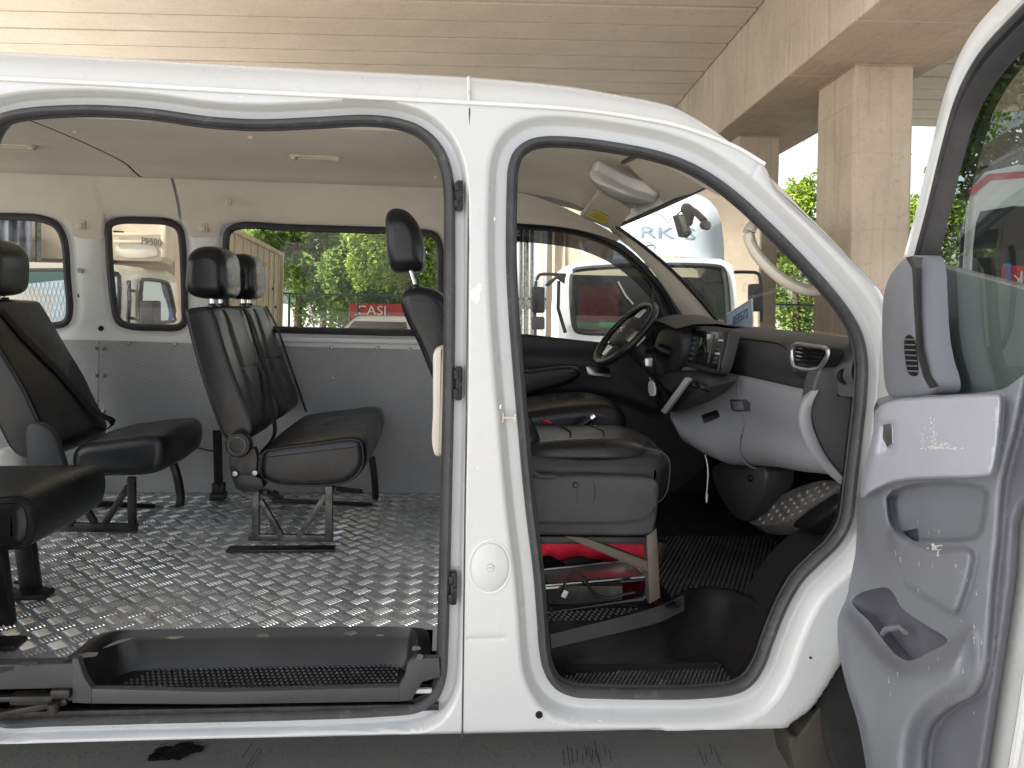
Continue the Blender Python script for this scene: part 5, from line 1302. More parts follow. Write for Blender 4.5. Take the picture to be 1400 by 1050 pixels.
sub(MB().bar(P(360, 672, YN + .05), P(384, 682, yb2), .025, .018), 'cross_bar', 'steel_dark', s2_); sub(MB().bar(P(455, 668, YN + .05), P(492, 672, yb2), .025, .018), 'cross_bar', 'steel_dark', s2_)
sub(MB().bar(P(372, 684, yb2 - .2), P(508, 690, yb2 - .1), .02, .014), 'cross_bar', 'steel_dark', s2_)
# belts: strap across each near back, tongue and buckles
def strap(par, pts, w, nm='seat_belt', m='black_fabric', up=(0, 1, 0)):
    pts = [Vector(p) for p in spline([tuple(p) for p in pts], 5)]; sub(MB().tube(pts, 1, 8, flat=(w / 2, .0018) if False else (.0018, w / 2), up=up), nm, m, par)
def xzf(px, py, Y, o=.015):
    p = P(px, py, YN); return Vector((p.x + o, Y, p.z))
strap(s2_, [xzf(284, 420, YM - .035), xzf(294, 436, YM - .04, .02), xzf(318, 507, YM - .07, .024), xzf(340, 566, YM - .20, .026), xzf(352, 600, YN + .10, .03), xzf(354, 622, YN + .0, .0)], .042)
strap(s2_, [xzf(284, 420, YE - .03), xzf(300, 456, YE - .03, .022), xzf(325, 525, YE - .05, .025), xzf(345, 580, YE - .08, .03), xzf(352, 602, YE - .1, .035)], .042)
sub(MB().box(P(412, 598, YM + .06), (.05, .06, .05), Matrix.Rotation(.3, 3, 'Y'), .008), 'belt_buckle', 'black_plastic', s2_)
sub(MB().box(P(428, 582, YE - .05), (.03, .03, .05), Matrix.Rotation(.4, 3, 'Y'), .006), 'belt_buckle', 'black_plastic', s2_)
# floor belt anchor behind the double seat
anc = MB(); 
for k in (0,):
    anc.bar(P(297, 588, YE - .10), P(299, 672, YE - .10), .035, .006, (0, 1, 0)); 
vb(anc, 'seat_belt', 'black_fabric')
mb = MB(); c = P(299, 668, YE - .10); mb.box(c, (.05, .03, .05), None, .006); mb.box(c + Vector((0, 0, -.03)), (.06, .06, .03), None, .006); mb.lathe([(0, -.02), (.012, -.02), (.012, .01)], c + Vector((.0, -.01, .012)), (0, 1, 0), 12); vb(mb, 'belt_anchor', 'steel_dark')
# wire dangling on the wall panel
vb(MB().tube([P(270, 612, YF - .03), P(285, 616, YF - .02), P(300, 618, YF - .02)], .003, 6), 'belt_cord', 'black_plastic')

# ---- single seat of the rear row
Y0, Y1 = 2.74, 3.18
s3_ = grp_at('single_seat', PZ(150, 715, ZFL)); s3_['label'] = 'black single seat with headrest at the back left'
cu = xz([(96, 640), (98, 618), (112, 608), (150, 602), (190, 597), (214, 597), (223, 606), (224, 625), (218, 643), (200, 650), (150, 652), (110, 652)], Y0)
sub(MB().slab(cu, Y0, Y1, .035, crown=.008), 'cushion', 'leather', s3_, ang=75)
sub(MB().tube(seam_ring(cu, Y0 + .012, -.010), .0034, 6, True, up=(0, 1, 0)), 'piping', 'black_plastic', s3_)
b3 = xz([(-78, 418), (-60, 412), (-40, 412), (-30, 425), (-12, 455), (10, 492), (32, 528), (54, 574), (70, 606), (66, 624), (40, 628), (18, 620), (-8, 575), (-38, 515), (-64, 455)], Y0)
h3 = xz([(x + 34, y - 2) for x, y in ((-112, 360), (-104, 338), (-86, 328), (-66, 330), (-54, 345), (-52, 372), (-56, 396), (-72, 403), (-98, 402), (-112, 392))], Y0 + .05)
seat_back(s3_, b3, h3, Y0, Y1, Y0 + .09, Y1 - .09)
def xzg(px, py, Y, o=.012):
    p = P(px, py, Y0); return Vector((p.x + o, Y, p.z))
strap(s3_, [xzg(-32, 424, Y0 + .12), xzg(-8, 462, Y0 + .16), xzg(24, 516, Y0 + .24, .016), xzg(56, 578, Y0 + .34, .018), xzg(74, 604, Y0 + .40, .025), P(118, 600, Y1 - .0)], .045)
sub(MB().box(P(104, 588, Y1 - .16), (.05, .05, .065), Matrix.Rotation(.5, 3, 'Y'), .008), 'belt_buckle', 'black_plastic', s3_)
sub(MB().box(P(100, 556, Y1 - .16), (.035, .02, .012), Matrix.Rotation(.5, 3, 'Y'), .003), 'buckle_tongue', 'silver', s3_)
sub(MB().prism([P(*q, Y0 - .02) for q in chaikin([(36, 580), (52, 577), (72, 590), (84, 625), (92, 652), (40, 652), (32, 600)], 2)], (0, .03, 0), .008), 'side_shield', 'seat_trim', s3_, ang=50)
tr = MB(); yf_ = Y0 + .02
tr.bar(P(180, 652, yf_), P(181, 722, yf_), .024); tr.bar(P(100, 652, yf_), P(98, 720, yf_), .022); tr.bar(P(176, 664, yf_), P(142, 718, yf_), .020); tr.bar(P(104, 672, yf_), P(130, 716, yf_), .02); tr.bar(P(80, 720, yf_), P(188, 722, yf_), .018, .03)
sub(tr, 'base_trestle', 'steel_dark', s3_)
yb3 = Y1 - .06
sub(MB().tube([Vector(p) for p in spline([tuple(P(*q, yb3)) for q in ((236, 632), (242, 650), (246, 690), (236, 697), (190, 694), (120, 688))], 4)], .016, 10), 'base_hoop', 'steel_dark', s3_)
sub(MB().bar(P(110, 688, Y0 + .1), P(210, 692, Y1 - .1), .022, .016), 'cross_bar', 'steel_dark', s3_)
sub(MB().bar(P(226, 700, yb3), P(262, 697, yb3), .02, .012), 'foot_plate', 'steel_dark', s3_)

# ---- folding seat near the door at the left edge
Y0, Y1 = 1.97, 2.42
s4_ = grp_at('folding_seat', PZ(10, 840, ZFL)); s4_['label'] = 'black leather seat cushion cropped at the left edge'
cu = xz([(-330, 730), (-330, 700), (-300, 690), (-150, 688), (-20, 686), (20, 684), (34, 692), (40, 712), (38, 735), (30, 750), (0, 756), (-150, 758), (-300, 756)], Y0)
sub(MB().slab(cu, Y0, Y1, .04, crown=.008, m=7), 'cushion', 'leather', s4_, ang=75)
for g in (.012, .030): sub(MB().tube(seam_ring(cu, Y0 + g, -.010 if g < .02 else .0005), .0026, 6, True, up=(0, 1, 0)), 'piping', 'black_plastic', s4_)
yq = Y0 + .05
sub(MB().bar(P(-8, 752, yq), P(8, 878, yq), .055, .03, (0, 1, 0), .006), 'front_leg', 'black_plastic', s4_)
sub(MB().bar(P(34, 738, Y0 + .25), P(44, 812, Y0 + .25), .05, .03, (0, 1, 0), .006), 'front_leg', 'black_plastic', s4_)
sub(MB().box(PZ(42, 812, ZFL + .008), (.10, .06, .014), None, .004), 'foot_plate', 'steel_dark', s4_); sub(MB().box(PZ(-20, 880, ZFL + .008), (.16, .06, .014), None, .004), 'foot_plate', 'steel_dark', s4_)
sub(MB().tube([P(20, 800, Y0 + .3), P(45, 806, Y0 + .28), P(62, 808, Y0 + .26)], .012, 8), 'cross_bar', 'steel_dark', s4_)

# ---- front passenger seat (side shield to the camera)
Y0, Y1 = 2.02, 2.50
s1_ = grp_at('passenger_seat', PZ(820, 830, ZFF)); s1_['label'] = 'black leather front passenger seat with grey side shield'
cu = xz([(640, 650), (650, 622), (700, 618), (760, 620), (820, 620), (872, 619), (905, 622), (918, 632), (919, 655), (914, 680), (900, 692), (850, 690), (760, 690), (660, 690)], Y0)
sub(MB().slab(cu, Y0, Y1, .05, crown=.016, m=7, nw=12), 'cushion', 'leather', s1_, ang=75)
sub(MB().tube(seam_ring(cu, Y0 + .040, .0035), .0030, 6, True, up=(0, 1, 0)), 'piping', 'stitch', s1_)
# raised side bolster and quilted seams across the top
zc_ = max(c for _, c in cu)
bol = MB(); bl2 = spline([(-.04, 0), (.06, .006), (.2, .010), (.30, .008), (.35, 0)], 5); x0_ = P(720, 620, Y0).x
sub(MB().tube([(x0_ + a, Y0 + .065, zc_ - .018 + c) for a, c in bl2], [.018 + .022 * math.sin(math.pi * k / (len(bl2) - 1)) for k in range(len(bl2))], 12, flat=(1.6, .9)), 'bolster', 'leather', s1_, ang=75)
for x_ in (P(800, 600, Y0).x, P(850, 600, Y0).x):
    sub(MB().tube([(x_ - .02, Y0 + .12, zc_ + .008), (x_, Y0 + .24, zc_ + .0145), (x_ - .01, Y1 - .08, zc_ + .010)], .0028, 6), 'cushion_seam', 'black_void', s1_)
sh = chaikin([(640, 652), (735, 652), (800, 650), (860, 652), (895, 655), (903, 664), (900, 700), (896, 722), (892, 734), (800, 733), (640, 733)], 2)
sub(MB().prism([P(*q, Y0 - .035) for q in sh], (0, .05, 0), .010), 'side_shield', 'seat_trim', s1_, ang=50)
sub(MB().tube([P(*q, Y0 - .037) for q in spline([(735, 715), (800, 716), (870, 712), (893, 700), (896, 668)], 4)], .0028, 6), 'shield_bead', 'dash_black', s1_)
sub(MB().tube([P(*q, Y0 - .036) for q in spline([(735, 650), (760, 644), (722, 630), (700, 622)], 4)][:0] or [P(720, 640, Y0 - .03), P(738, 652, Y0 - .03), P(760, 652, Y0 - .03)], .007, 8), 'shield_lip', 'seat_trim', s1_)
c = P(787, 663, Y0 - .036); sub(MB().lathe([(.005, 0), (.0075, -.002), (.0085, .002)], c, (0, 1, 0), 16, False), 'shield_plug', 'dash_black', s1_)
for k in range(5):
    sub(MB().bar(P(788 + (k % 2) * 1.5, 668 + k * 4, Y0 - .0352), P(788.5 + (k % 2), 671 + k * 4, Y0 - .0352), .0016, .0012), 'scuff', 'dash_black', s1_)
sub(MB().tube([P(812, 660, Y0 - .0352), P(814, 675, Y0 - .0352), P(811, 688, Y0 - .0352)], .0012, 5), 'scuff', 'dash_black', s1_)
# frame below: front post, diagonal, rails
yp = Y0 - .02
sub(MB().prism([P(*q, yp) for q in ((884, 733), (898, 722), (900, 752), (903, 818), (888, 826), (886, 780))], (0, .035, 0), .003), 'seat_post', 'bronze_steel', s1_)
sub(MB().prism([P(*q, yp + .004) for q in ((772, 733), (800, 735), (893, 770), (893, 783), (884, 782), (778, 737))], (0, .02, 0), .002), 'seat_brace', 'bronze_steel', s1_)
sub(MB().bar(P(640, 737, yp + .02), P(898, 738, yp + .02), .02, .02), 'seat_rail', 'steel_dark', s1_)
fr_ = MB(); a = P(742, 845, yp + .03); b_ = P(905, 822, yp + .08)
sub(MB().prism([P(745, 838, yp + .02), P(878, 817, yp + .06), P(892, 800, yp + .06), P(897, 822, yp + .06), P(880, 828, yp + .06), P(745, 848, yp + .02)], (0, .03, 0), .003), 'base_rail', 'black_gloss', s1_)
sub(MB().bar(P(735, 858, yp - .02), P(925, 822, yp + .10), .05, .012, (0, 0, 1)), 'base_rail', 'steel_dark', s1_)
sub(MB().bar(P(905, 740, Y1 - .05) , P(900, 800, Y1 - .05), .03), 'seat_post', 'steel_dark', s1_)
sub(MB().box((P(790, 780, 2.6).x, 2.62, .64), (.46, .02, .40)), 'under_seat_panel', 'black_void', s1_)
sub(MB().box((P(790, 780, 2.3).x - .02, 2.30, ZFF + .004), (.50, .5, .008)), 'under_seat_tray', 'black_gloss', s1_)
# seat back and headrest, seen through the sliding-door opening
YB0, YB1 = 2.22, 2.62
bk = xz([(548, 412), (552, 400), (566, 394), (590, 396), (608, 408), (625, 440), (660, 540), (690, 620), (676, 640), (640, 638), (618, 590), (596, 530), (572, 470), (556, 438)], YB0)
sub(MB().slab(bk, YB0, YB1, .03, crown=.008, m=7), 'backrest', 'leather', s1_, ang=75)
sub(MB().tube(seam_ring(bk, YB0 + .02, -.008), .003, 6, True, up=(0, 1, 0)), 'piping', 'black_plastic', s1_)
hd = xz([(526, 310), (527, 292), (536, 284), (552, 286), (566, 300), (574, 322), (577, 350), (575, 364), (560, 367), (536, 366), (530, 352), (527, 330)], YB0 + .03)
sub(MB().slab(hd, YB0 + .05, YB1 - .10, .05, crown=.008, m=8, head=True), 'headrest', 'leather', s1_, ang=75)
sub(MB().tube(seam_ring(hd, YB0 + .088, -.002), .0022, 6, True, up=(0, 1, 0)), 'piping', 'black_plastic', s1_)
sub(MB().tube([P(558, 360, YB0 + .10), P(566, 385, YB0 + .10), P(570, 400, YB0 + .10)], .007, 10), 'headrest_post', 'chrome', s1_)
sub(MB().lathe([(0, .01), (.014, .01), (.017, 0), (.017, -.012)], P(568, 394, YB0 + .10), (.3, 0, -1), 12), 'post_collar', 'black_plastic', s1_)
# lower back wedge and pink-tongued buckle visible through the front door
sub(MB().slab(xz([(690, 545), (715, 556), (733, 585), (740, 606), (728, 622), (700, 622), (690, 600)], Y0 + .08), Y0 + .08, Y1, .03), 'lumbar_pad', 'leather', s1_, ang=75)
bkl = grp_at('belt_stalk', P(745, 585, 2.45))
sub(MB().box(P(745, 582, 2.50), (.05, .035, .045), Matrix.Rotation(.4, 3, 'Y'), .008), 'buckle_body', 'black_plastic', bkl)
sub(MB().box(P(747, 576, 2.48), (.03, .02, .006), Matrix.Rotation(.4, 3, 'Y'), .001), 'release_button', 'red_cloth', bkl)
# middle and driver's seats beyond
s0_ = grp_at('driver_seat', (P(790, 600, 2.9).x, 2.9, ZFF)); s0_['label'] = 'driver seat cushion beyond the steering wheel side'
yd0, yd1 = 2.72, 3.16
cu = xz([(690, 600), (692, 572), (740, 562), (790, 556), (830, 556), (850, 562), (858, 576), (852, 600), (780, 608), (700, 610)], yd0)
sub(MB().slab(cu, yd0, yd1, .04, crown=.012), 'cushion', 'leather', s0_, ang=75)
sub(MB().slab(xz([(690, 560), (700, 545), (735, 548), (752, 560), (740, 575), (700, 580)], yd1 - .12), yd1 - .14, yd1 + .02, .03), 'bolster', 'leather', s0_, ang=75)
sub(MB().box((P(780, 640, 2.9).x, 2.92, .60), (.40, .40, .26), None, .02), 'seat_base', 'dash_black', s0_)
hb = grp_at('handbrake', P(790, 585, 2.60))
sub(MB().tube([P(782, 590, 2.62), P(800, 578, 2.62), P(812, 570, 2.62)], [.010, .012, .013], 10), 'lever', 'black_plastic', hb)
sub(MB().tube([P(808, 572.5, 2.62), P(813, 569, 2.62)], .0142, 10), 'lever_tip', 'chrome', hb)
# pale belt-height moulding on the B-pillar inside
mo = spline([(594, 480), (606, 474), (609, 500), (609, 590), (606, 622), (596, 624), (591, 610), (592, 560), (592, 510)], 4, True)
vb(MB().prism([P(*q, 2.02) for q in mo], (0, .06, 0), .01), 'pillar_moulding', 'cream_plastic', ang=50)
# ================================================================== WHAT STANDS BEYOND THE VAN
def rooted(name, p, label, cat, group=None):
    e = empty(name, p); tag(e, label, cat, group); return e
def kid(mb_, name, m, par, **k):
    o = mb_.build(name, MT[m], **k); o.parent = par; o.matrix_parent_inverse = Matrix.Translation(-Vector(par.location)); return o
def kid_o(o, par):
    o.parent = par; o.matrix_parent_inverse = Matrix.Translation(-Vector(par.location)); return o
def face_with_hole(mb_, outer, hole):
    tri_ = tessellate_polygon([[Vector(p) for p in outer], [Vector(p) for p in hole]]); mb_.add(list(outer) + list(hole), tri_); return mb_

# ---- box truck facing the camera, seen through the driver's window and the windscreen
d1 = 8.6
t1 = rooted('box_truck', PD(888, 640, d1) * 1, 'white box truck facing the van, seen through its windscreen', 'truck'); 
t1.location.z = 0
Q = lambda px, py, d=d1: PD(px, py, d)
out = [Q(*q) for q in ((764, 640), (764, 420), (767, 385), (774, 364), (790, 357), (885, 352), (985, 354), (1000, 362), (1006, 385), (1008, 430), (1008, 640))]
hole = [Q(*q) for q in chaikin([(780, 372), (792, 367), (885, 362), (980, 363), (992, 370), (997, 440), (990, 450), (885, 455), (795, 456), (783, 448)], 2)]
mb = face_with_hole(MB(), out, hole); bk_ = FWD * 1.6
mb.loft([out, [p + bk_ for p in out]], False); mb.loft([hole, [p + FWD * .06 for p in hole]], True)
kid(mb, 'cab', 'paint_truck', t1, ang=50)
kid(MB().tube([p + FWD * -.004 for p in hole], .03, 8, True), 'screen_seal', 'rubber', t1)
tr_ = tessellate_polygon([[Vector(((p - CAM).dot(RGT), p.z, 0)) for p in hole]])
kid_o(fastmesh('windscreen', [p + FWD * .03 for p in hole], tr_, MT['tint_glass']), t1)
kid(MB().box(Q(886, 430, d1 + 1.5), (2.0, .05, 1.0), Matrix.Rotation(-YAW, 3, 'Z')), 'cab_back', 'black_void', t1)
for px in (818, 925):
    kid(MB().box(Q(px, 432, d1 + .9), (.5, .18, .75), Matrix.Rotation(-YAW, 3, 'Z'), .08), 'seat', 'red_cloth' if px == 818 else 'dash_black', t1)
kid(MB().box(Q(880, 446, d1 + .25), (1.75, .28, .07), Matrix.Rotation(-YAW, 3, 'Z'), .02), 'dash_cover', 'green_cloth', t1)
kid(MB().tube([Q(895 + 20 * math.cos(t), 424 + 17 * math.sin(t), d1 + .5) for t in np.linspace(0, 6.283, 24, endpoint=False)], .02, 6, True), 'steering_wheel', 'black_plastic', t1)
fr = MB(); fr.tube([Q(x, 386 + 1.5 * math.sin(x * .3), d1 + .08) for x in range(790, 992, 6)], .012, 5)
for x in range(795, 990, 17): fr.bar(Q(x, 382, d1 + .08), Q(x + 1, 391, d1 + .08), .012)
kid(fr, 'fringe', 'black_plastic', t1)
kid(MB().tube([Q(845, 385, d1 - .03), Q(856, 405, d1 - .04), Q(866, 416, d1 - .04)], .012, 6), 'wiper', 'silver', t1)
dfl = []
for k, (py, wl, wr, dd_) in enumerate(((356, 838, 990, .06), (338, 838, 990, .10), (318, 840, 988, .12), (302, 844, 986, .15), (286, 850, 980, .34), (274, 860, 970, .66), (267, 872, 958, 1.0))):
    dfl.append([PD(wl + (wr - wl) * t, py - 6 * math.sin(math.pi * t), d1 + dd_ + .25 * (2 * t - 1) ** 4) for t in np.linspace(0, 1, 17)])
mat('deflector_white', (.50, .56, .60), .4, var=(2, .05))
df_mb = MB().loft(dfl, False); df_tree = BVHTree.FromPolygons([Vector(v) for v in df_mb.v], df_mb.f)
df_ = kid(df_mb, 'air_deflector', 'deflector_white', t1, ang=70)
lm = mat('deflector_letter', (.22, .30, .38), .4)
p = PD(884, 318, d1 + .12) - FWD * .6
lo = put_text('lettering', "MARK S", .185, lm, None, p, RGT + UP * -.02, UP, 0, 1.75)
for v in lo.data.vertices:                          # the letters are decals that follow the curved shell
    h_ = df_tree.ray_cast(v.co, FWD)
    v.co = (h_[0] - FWD * .006) if h_[0] is not None else v.co + FWD * .6
kid_o(lo, t1)
kid(MB().tube([PD(886 + 9 * math.cos(t), 339 + 7 * math.sin(t), d1 + .085) for t in np.linspace(0, 6.283, 18, endpoint=False)], .008, 5, True), 'emblem', 'silver', t1)
R_y = Matrix.Rotation(-YAW, 3, 'Z')
bx = [PD(722, 640, 10.6), PD(1000, 640, 10.6)]; zt_ = PD(860, 246, 10.6).z
kid(MB().box(PD(862, 500, 13.4) * 1.0 + UP * (1.0), (2.75, 5.4, 3.4), R_y, .04), 'cargo_box', 'truck_box', t1, smooth=False)
for k in range(5):
    a, b_ = PD(836, 300 - k * 7 + 8, 10.55), PD(935, 298 - k * 7 + 8, 10.55); kid(MB().bar(a, b_, .03, .02), 'box_rib', 'silver', t1)
for px in (741, 757): kid(MB().bar(PD(px, 640, 10.62), PD(px, 250, 10.62), .035, .03), 'box_rib', 'truck_box', t1)
for px in (712, 719, 727):
    kid(MB().tube([PD(px, 640, 10.2), PD(px + .5, 300, 10.2)], .035 if px == 719 else .022, 8), 'box_post', 'steel_worn', t1)
brk = MB(); brk.tube([Vector(p) for p in spline([tuple(PD(*q, 8.4)) for q in ((774, 376), (752, 375), (738, 376), (733, 385), (732, 470))], 4)], .018, 8); brk.tube([PD(*q, 8.45) for q in ((764, 384), (763, 422), (773, 455))], .02, 8); kid(brk, 'mirror_bracket', 'black_plastic', t1)
for (x0, y0, x1, y1) in ((727, 392, 745, 428), (727, 433, 745, 451)):
    q = rrect(x0, y0, x1, y1, 3, 3); kid(MB().prism([PD(*v, 8.3) for v in q], FWD * .12, .02), 'mirror', 'black_plastic', t1)
kid(MB().prism([PD(*v, 8.35) for v in ((745, 390), (750, 384), (768, 373), (774, 374), (772, 388), (762, 381), (750, 392))], FWD * .08, .01), 'mirror_arm', 'black_plastic', t1)
brk = MB(); brk.tube([Vector(p) for p in spline([tuple(PD(*q, 8.4)) for q in ((1004, 372), (1022, 372), (1036, 374), (1040, 386), (1041, 440))], 4)], .018, 8); kid(brk, 'mirror_bracket', 'black_plastic', t1)
kid(MB().prism([PD(*v, 8.3) for v in rrect(1027, 388, 1043, 426, 3, 3)], FWD * .12, .02), 'mirror', 'blue_plastic' if False else 'steel_dark', t1)
kid(MB().tube([PD(799, 350, d1 + .1), PD(795, 330, d1 + .1)], .03, 8), 'aerial', 'white_plastic', t1)
for s in (-1, 1):
    c = bridge(2.05 + s * .85, 9.1, .42) + Vector((0, 0, 0)); kid(MB().lathe([(.2, -.12), (.40, -.12), (.42, -.08), (.42, .08), (.40, .12), (.2, .12)], c, RGT, 24, False), 'wheel', 'tyre', t1)
    c = bridge(1.85 + s * .85, 14.6, .42); kid(MB().lathe([(.2, -.2), (.40, -.2), (.42, -.16), (.42, .16), (.40, .2), (.2, .2)], c, RGT, 24, False), 'wheel', 'tyre', t1)

# ---- cream truck with sunshade in its windscreen, beyond the rear windows
t2 = rooted('cream_truck', PD(60, 640, 8.2), 'cream truck with a silver sunshade behind its windscreen, beyond the rear side windows', 'truck'); t2.location.z = 0
def side_d(px): return 7.6 + (px - 172) * (1.7 / 73)
def front_d(px): return 7.3 + (px + 150) * (.3 / 322)
zr = PD(172, 366, 7.6).z
plan = [PD(-150, 400, 7.3), PD(0, 400, 7.40), PD(140, 400, 7.55), PD(166, 400, 7.58), PD(178, 400, 7.72), PD(244, 400, 9.27), PD(-60, 400, 9.2)]
def ringz(pl, z, ins):
    c = sum(pl, Vector()) / len(pl); return [Vector((p.x + (c.x - p.x) * ins, p.y + (c.y - p.y) * ins, z)) for p in pl]
kid(MB().loft([ringz(plan, .45, 0), ringz(plan, 1.25, 0), ringz(plan, zr - .12, .015), ringz(plan, zr - .03, .04), ringz(plan, zr + .03, .12)], True, (True, True)), 'cab', 'paint_cream', t2, ang=50)
fq = lambda px, py, o=.0: PD(px, py, front_d(px) - .03 - o)
sq = lambda px, py, o=.0: PD(px, py, side_d(px)) + RGT * (.05 + o) - FWD * .02
wsx = chaikin([(-140, 374), (60, 368), (160, 372), (164, 380), (162, 446), (150, 452), (-140, 452)], 1)
kid(MB().prism([fq(*q) for q in wsx], FWD * .02, .004), 'sunshade', 'silver_shade', t2)
kid(MB().prism([fq(*q, .012) for q in ((-140, 373), (60, 367), (158, 371), (163, 378), (100, 381), (30, 388), (-140, 390))], FWD * .008, 0), 'tinted_band', 'teal_glass', t2)
kid(MB().tube([fq(*q, .01) for q in wsx], .02, 6, True), 'screen_seal', 'rubber', t2)
g = MB()
for k in range(34):
    g.bar(fq(-10 + k * 6, 386, .004), fq(-26 + k * 6, 446, .004), .006, .004); g.bar(fq(-30 + k * 6, 386, .0055), fq(-10 + k * 6, 446, .0055), .006, .004)
kid(g, 'shade_quilting', 'plate_blue', t2, kind='stuff')
dwx = chaikin([(186, 386), (190, 381), (221, 385), (226, 392), (235, 436), (230, 440), (188, 441), (185, 436)], 1)
kid(MB().prism([sq(*q) for q in dwx], RGT * -.02, 0), 'door_window', 'silver_shade', t2)
kid(MB().tube([sq(*q, .01) for q in dwx], .022, 6, True), 'window_seal', 'rubber', t2)
kid(MB().prism([sq(*q, .004) for q in ((210, 384), (221, 386), (226, 393), (235, 437), (227, 432))], RGT * -.01, 0), 'window_pillar', 'steel_dark', t2)
kid(MB().prism([sq(*q, .006) for q in ((211, 421), (227, 418), (231, 438), (211, 440))], RGT * -.01, 0), 'blue_crate', 'blue_plastic', t2)
kid(MB().tube([PD(176, 384, 7.6), PD(177, 410, 7.55), PD(175, 446, 7.6)], .022, 8), 'grab_rail', 'steel_worn', t2)
kid(MB().prism([PD(*q, 7.45) for q in rrect(190, 411, 211, 443, 3, 3)], FWD * .14, .02), 'mirror', 'black_plastic', t2)
kid(MB().tube([PD(176, 434, 7.6), PD(186, 436, 7.5), PD(192, 436, 7.48)], .016, 6), 'mirror_bracket', 'black_plastic', t2)
kid(MB().tube([PD(176, 396, 7.58), PD(184, 398, 7.55)], .016, 6), 'mirror_bracket', 'black_plastic', t2)
# over-cab box nose with PF500
nplan = [PD(-220, 320, 8.0), PD(226, 320, 8.35), PD(240, 320, 9.3), PD(-120, 320, 9.4)]
zn = PD(160, 355, 8.2).z
kid(MB().loft([ringz(nplan, zn, .03), ringz(nplan, zn + .05, 0), ringz(nplan, 3.6, 0)], True, (True, True)), 'box_nose', 'truck_box', t2, ang=40)
nq = lambda px, py, o=.0: PD(px, py, 8.0 + (px + 220) * (.35 / 446) - .02 - o)
kid(MB().prism([nq(*q) for q in chaikin([(157, 338), (170, 326), (200, 322), (216, 342), (214, 352), (160, 354)], 1)], FWD * .02, .006), 'nose_hatch', 'beige_plastic', t2)
kid(MB().bar(nq(155, 320, .01), nq(226, 321, .01), .03, .03), 'nose_trim', 'truck_box', t2); kid(MB().bar(nq(155, 330, .01), nq(202, 331, .01), .025, .03), 'nose_trim', 'truck_box', t2)
kid(MB().bar(nq(224, 300, .01), nq(224, 352, .01), .05, .04), 'nose_trim', 'truck_box', t2); kid(MB().prism([nq(*q, .01) for q in ((155, 315), (169, 316), (169, 321), (155, 320))], FWD * .01, 0), 'nose_vent', 'black_void', t2)
lt = mat('stencil', (.06, .055, .05), .6)
kid_o(put_text('lettering', 'PF500', .105, lt, None, nq(207, 331, .03), RGT + UP * -.10, UP, .004, .85), t2)
for (px, d) in ((-60, 7.9), (150, 8.0)):
    c = PD(px, 640, d); c.z = .40; kid(MB().lathe([(.2, -.12), (.38, -.12), (.40, -.08), (.40, .08), (.38, .12), (.2, .12)], c, RGT, 20, False), 'wheel', 'tyre', t2)

# ---- long tan container standing behind the cream truck
def ln(d, z): return bridge(-.352 * 14.6 - .18 * (d - 14.6), d, z)
ztop = CAM.z + .0845 * 14.6
ct = rooted('shipping_container', ln(14, 0), 'long rust stained tan container beside the trees', 'container')
a0, a1 = ln(9.7, .2), ln(20.6, .2); off_ = RGT * -2.4
kid(MB().loft([[Vector((p.x, p.y, z)) for p in (a0, a1, a1 + off_, a0 + off_)] for z in (.2, ztop)], True, (True, True)), 'box', 'truck_box', ct, smooth=False)
for k in range(12):
    p = a0.lerp(a1, (k + .5) / 12); kid(MB().box(Vector((p.x, p.y, (ztop + .2) / 2)) + RGT * .012, (.04, .06, ztop - .3), R_y), 'side_rib', 'truck_box', ct)
for z in (.26, ztop - .05): kid(MB().bar(Vector((a0.x, a0.y, z)) + RGT * .03, Vector((a1.x, a1.y, z)) + RGT * .03, .05, .10), 'side_rail', 'truck_box', ct)
kid(MB().bar(Vector((a1.x, a1.y, .2)) + RGT * .02, Vector((a1.x, a1.y, ztop)) + RGT * .02, .12, .12), 'corner_post', 'truck_box', ct)
for (px, py) in ((361, 361), (352, 392), (360, 394), (367, 396), (372, 395), (352, 425), (366, 437), (376, 420)):
    q_ = (px - PX0) / F
    dd_ = (-.352 * 14.6 + .18 * 14.6) / (q_ * 1.0 + .18); p = PD(px, py, dd_) + RGT * .015; kid(MB().box(p, (.03, .10, .07), R_y), 'lock_fitting', 'steel_dark', ct)

# ---- grey tarpaulin hung behind the left-hand window
tp_ = rooted('tarpaulin', PD(0, 640, 10.4), 'crumpled grey tarpaulin hanging over the truck, in the leftmost window', 'tarpaulin'); tp_.location.z = 0
rows = []
for k, py in enumerate(np.linspace(255, 470, 12)):
    rows.append([PD(x, py + 4 * math.sin(x * .12), 7.9 + .10 * math.sin(x * .42 + .02 * py) * (.4 + k / 12) + .05 * math.sin(x * .19 - py * .05)) for x in np.linspace(-170, 44, 60)])
kid(MB().loft(rows, False), 'sheet', 'tarp', tp_, ang=80); kid(MB().tube([PD(-180, 252, 7.95), PD(60, 254, 7.95)], .03, 8), 'tarp_pole', 'steel_worn', tp_)
for px in (-175, 52): kid(MB().tube([PD(px, 252, 7.97), Vector((PD(px, 640, 7.97).x, PD(px, 640, 7.97).y, 0))], .03, 8), 'tarp_pole', 'steel_worn', tp_)

